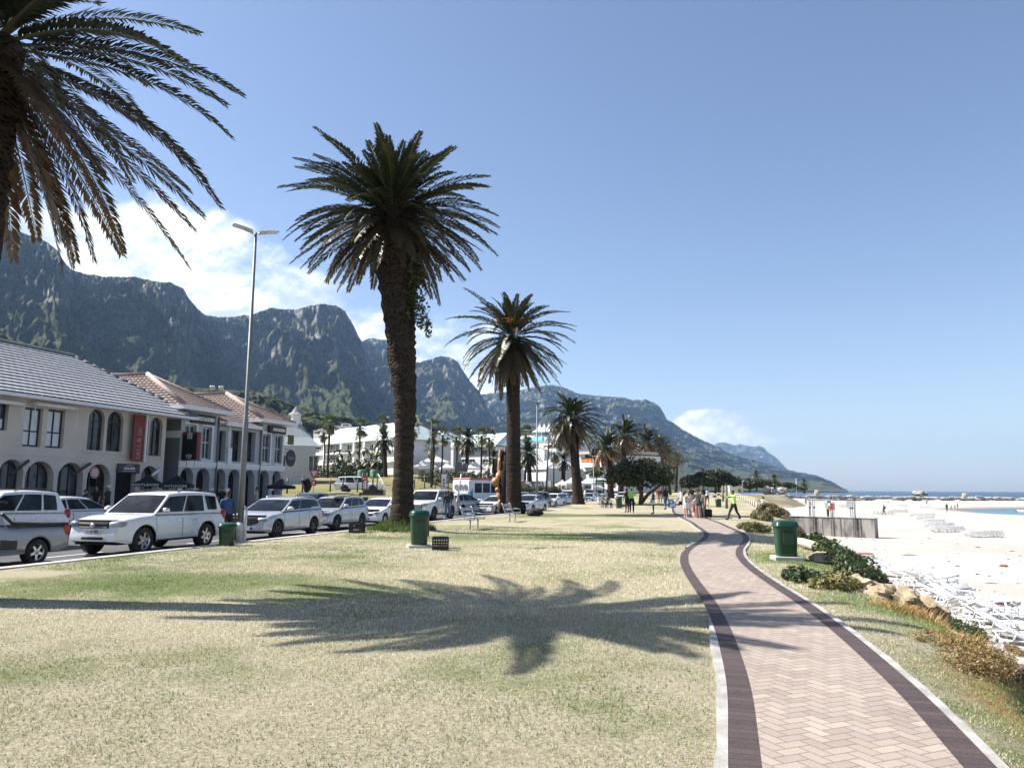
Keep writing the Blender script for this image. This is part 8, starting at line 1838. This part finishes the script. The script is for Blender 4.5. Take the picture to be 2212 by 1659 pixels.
for i, ((x, y), lab) in enumerate(zip(pos, desc)):
    p = onsand(x, y); c = copy_tree(LA, loc=p+Vector((0, 0, .04+(.32 if i in (3, 8, 13) else 0)+.1*rg.random())), label=lab); c['group'] = 'loungers heaped below the bank'
    c.rotation_euler = Euler((rg.uniform(-.35, .35) if i != 16 else 2.4, rg.uniform(-.15, .15), -.35+rg.uniform(-.45, .45)), 'XYZ'); heap.append(c)
    if i in (4, 6, 9, 10): mb = MB(); mb.cbox((.62, 0, .385), (1.2, .52, .07), .03); q = mb.build('cushion', m_towel if i in (6, 9) else m_towel2, c)
for ch in kids(LA): bpy.data.objects.remove(ch)
bpy.data.objects.remove(LA)
# plants of the bank
def shrub(x, y, r, n, leaf, cols, label, seed, name='shrub', cat='shrub', k=8, rz=None):
    p = ground_hit(x, y); rg = np.random.default_rng(seed); cs = []; rs = []
    for i in range(k):
        u = (i+.5)/k*2-1; q = p+TA*(u*r[1])+SA*(rg.normal()*r[0]*.3); s, t_ = toST(q); z = lawn_z(s, t_) if s < edge_s(t_)+1.5 else sand_z(q.x, q.y)
        cs.append((q.x-p.x, q.y-p.y, z-p.z+r[2]*.35)); h = r[2]*(.6+.6*rg.random()); rs.append((r[0]*.7, max(r[1]/k*1.6, r[0]*.5), h*.75))
    V, C = leafcloud(cs, rs, n, leaf, cols, rg, up=.3); o = leafobj(name, V, C); o.location = p; return tag(o, label, cat)
GD = [(.022, .040, .014), (.075, .105, .034)]; GY = [(.10, .105, .028), (.26, .22, .075)]; GB = [(.13, .085, .03), (.36, .25, .10)]
shrub(1770, 1190, (.45, 3.2, .45), 5200, .055, GD, 'dark green creeping shrub running down the bank from the bin', 1, k=14); shrub(1832, 1236, (.5, 1.5, .45), 3000, .05, GD, 'dark leafy end of the creeping shrub above the loungers', 2)
shrub(1800, 1205, (.4, 1.8, .35), 2600, .05, GY, 'yellow green dry shrub between the rocks and the creeper', 3); shrub(1748, 1256, (.42, .5, .26), 1700, .042, GD, 'small dark green bush on the lawn below the bin', 4, k=5); shrub(1800, 1268, (.5, .6, .22), 1600, .045, GY, 'olive grass clump beside the half buried rock', 5, k=5)
shrub(1905, 1272, (.3, 1.0, .30), 1800, .045, GD, 'green shrub between the ochre rocks', 6, k=6); shrub(2050, 1348, (.28, 1.6, .26), 2600, .04, GD, 'thin line of green succulents along the lawn edge by the heap', 7, k=12); shrub(2115, 1378, (.28, .8, .28), 1700, .04, GD, 'green succulents near the right end of the lawn edge', 8, k=6)
shrub(2100, 1432, (.40, .7, .2), 6000, .016, GB, 'brown dry bush hollowed in the bank at lower right', 9, k=6); shrub(2160, 1452, (.3, .4, .16), 3000, .015, GB, 'brown dry tuft beside the dark rock at the right edge', 10, k=4); shrub(2190, 1410, (.25, .5, .16), 3000, .015, GB, 'dry straw tuft at the bank top by the right edge', 11, k=5)
shrub(1630, 1146, (.6, 1.8, .32), 4200, .05, [(.05, .065, .02), (.16, .16, .05)], 'low green hedge left of the dark green tapered bin', 12, k=8); shrub(1640, 1122, (.6, 2.0, .45), 4200, .06, [(.07, .075, .028), (.20, .175, .07)], 'olive shrubs along the bank before the concrete wall', 13, k=8); shrub(1662, 1112, (.8, 1.3, .75), 4200, .075, [(.08, .08, .035), (.22, .18, .08)], 'rounded dry bush hump left of the beach showers', 14, k=6)
for i, (x, y) in enumerate(((2010, 1330), (1985, 1318), (2060, 1362), (2140, 1420), (2020, 1345), (2095, 1395), (1940, 1318), (2180, 1432))):
    p = ground_hit(x, y); tuft(p, .42, 420, .20, [(.30, .19, .07), (.52, .38, .16)], np.random.default_rng(90+i), lz, name='dry_grass_tuft', label='tuft of dry straw grass on the bank slope above the loungers', cat='grass clump', lean=.9)['group'] = 'dry grass tufts on the bank'
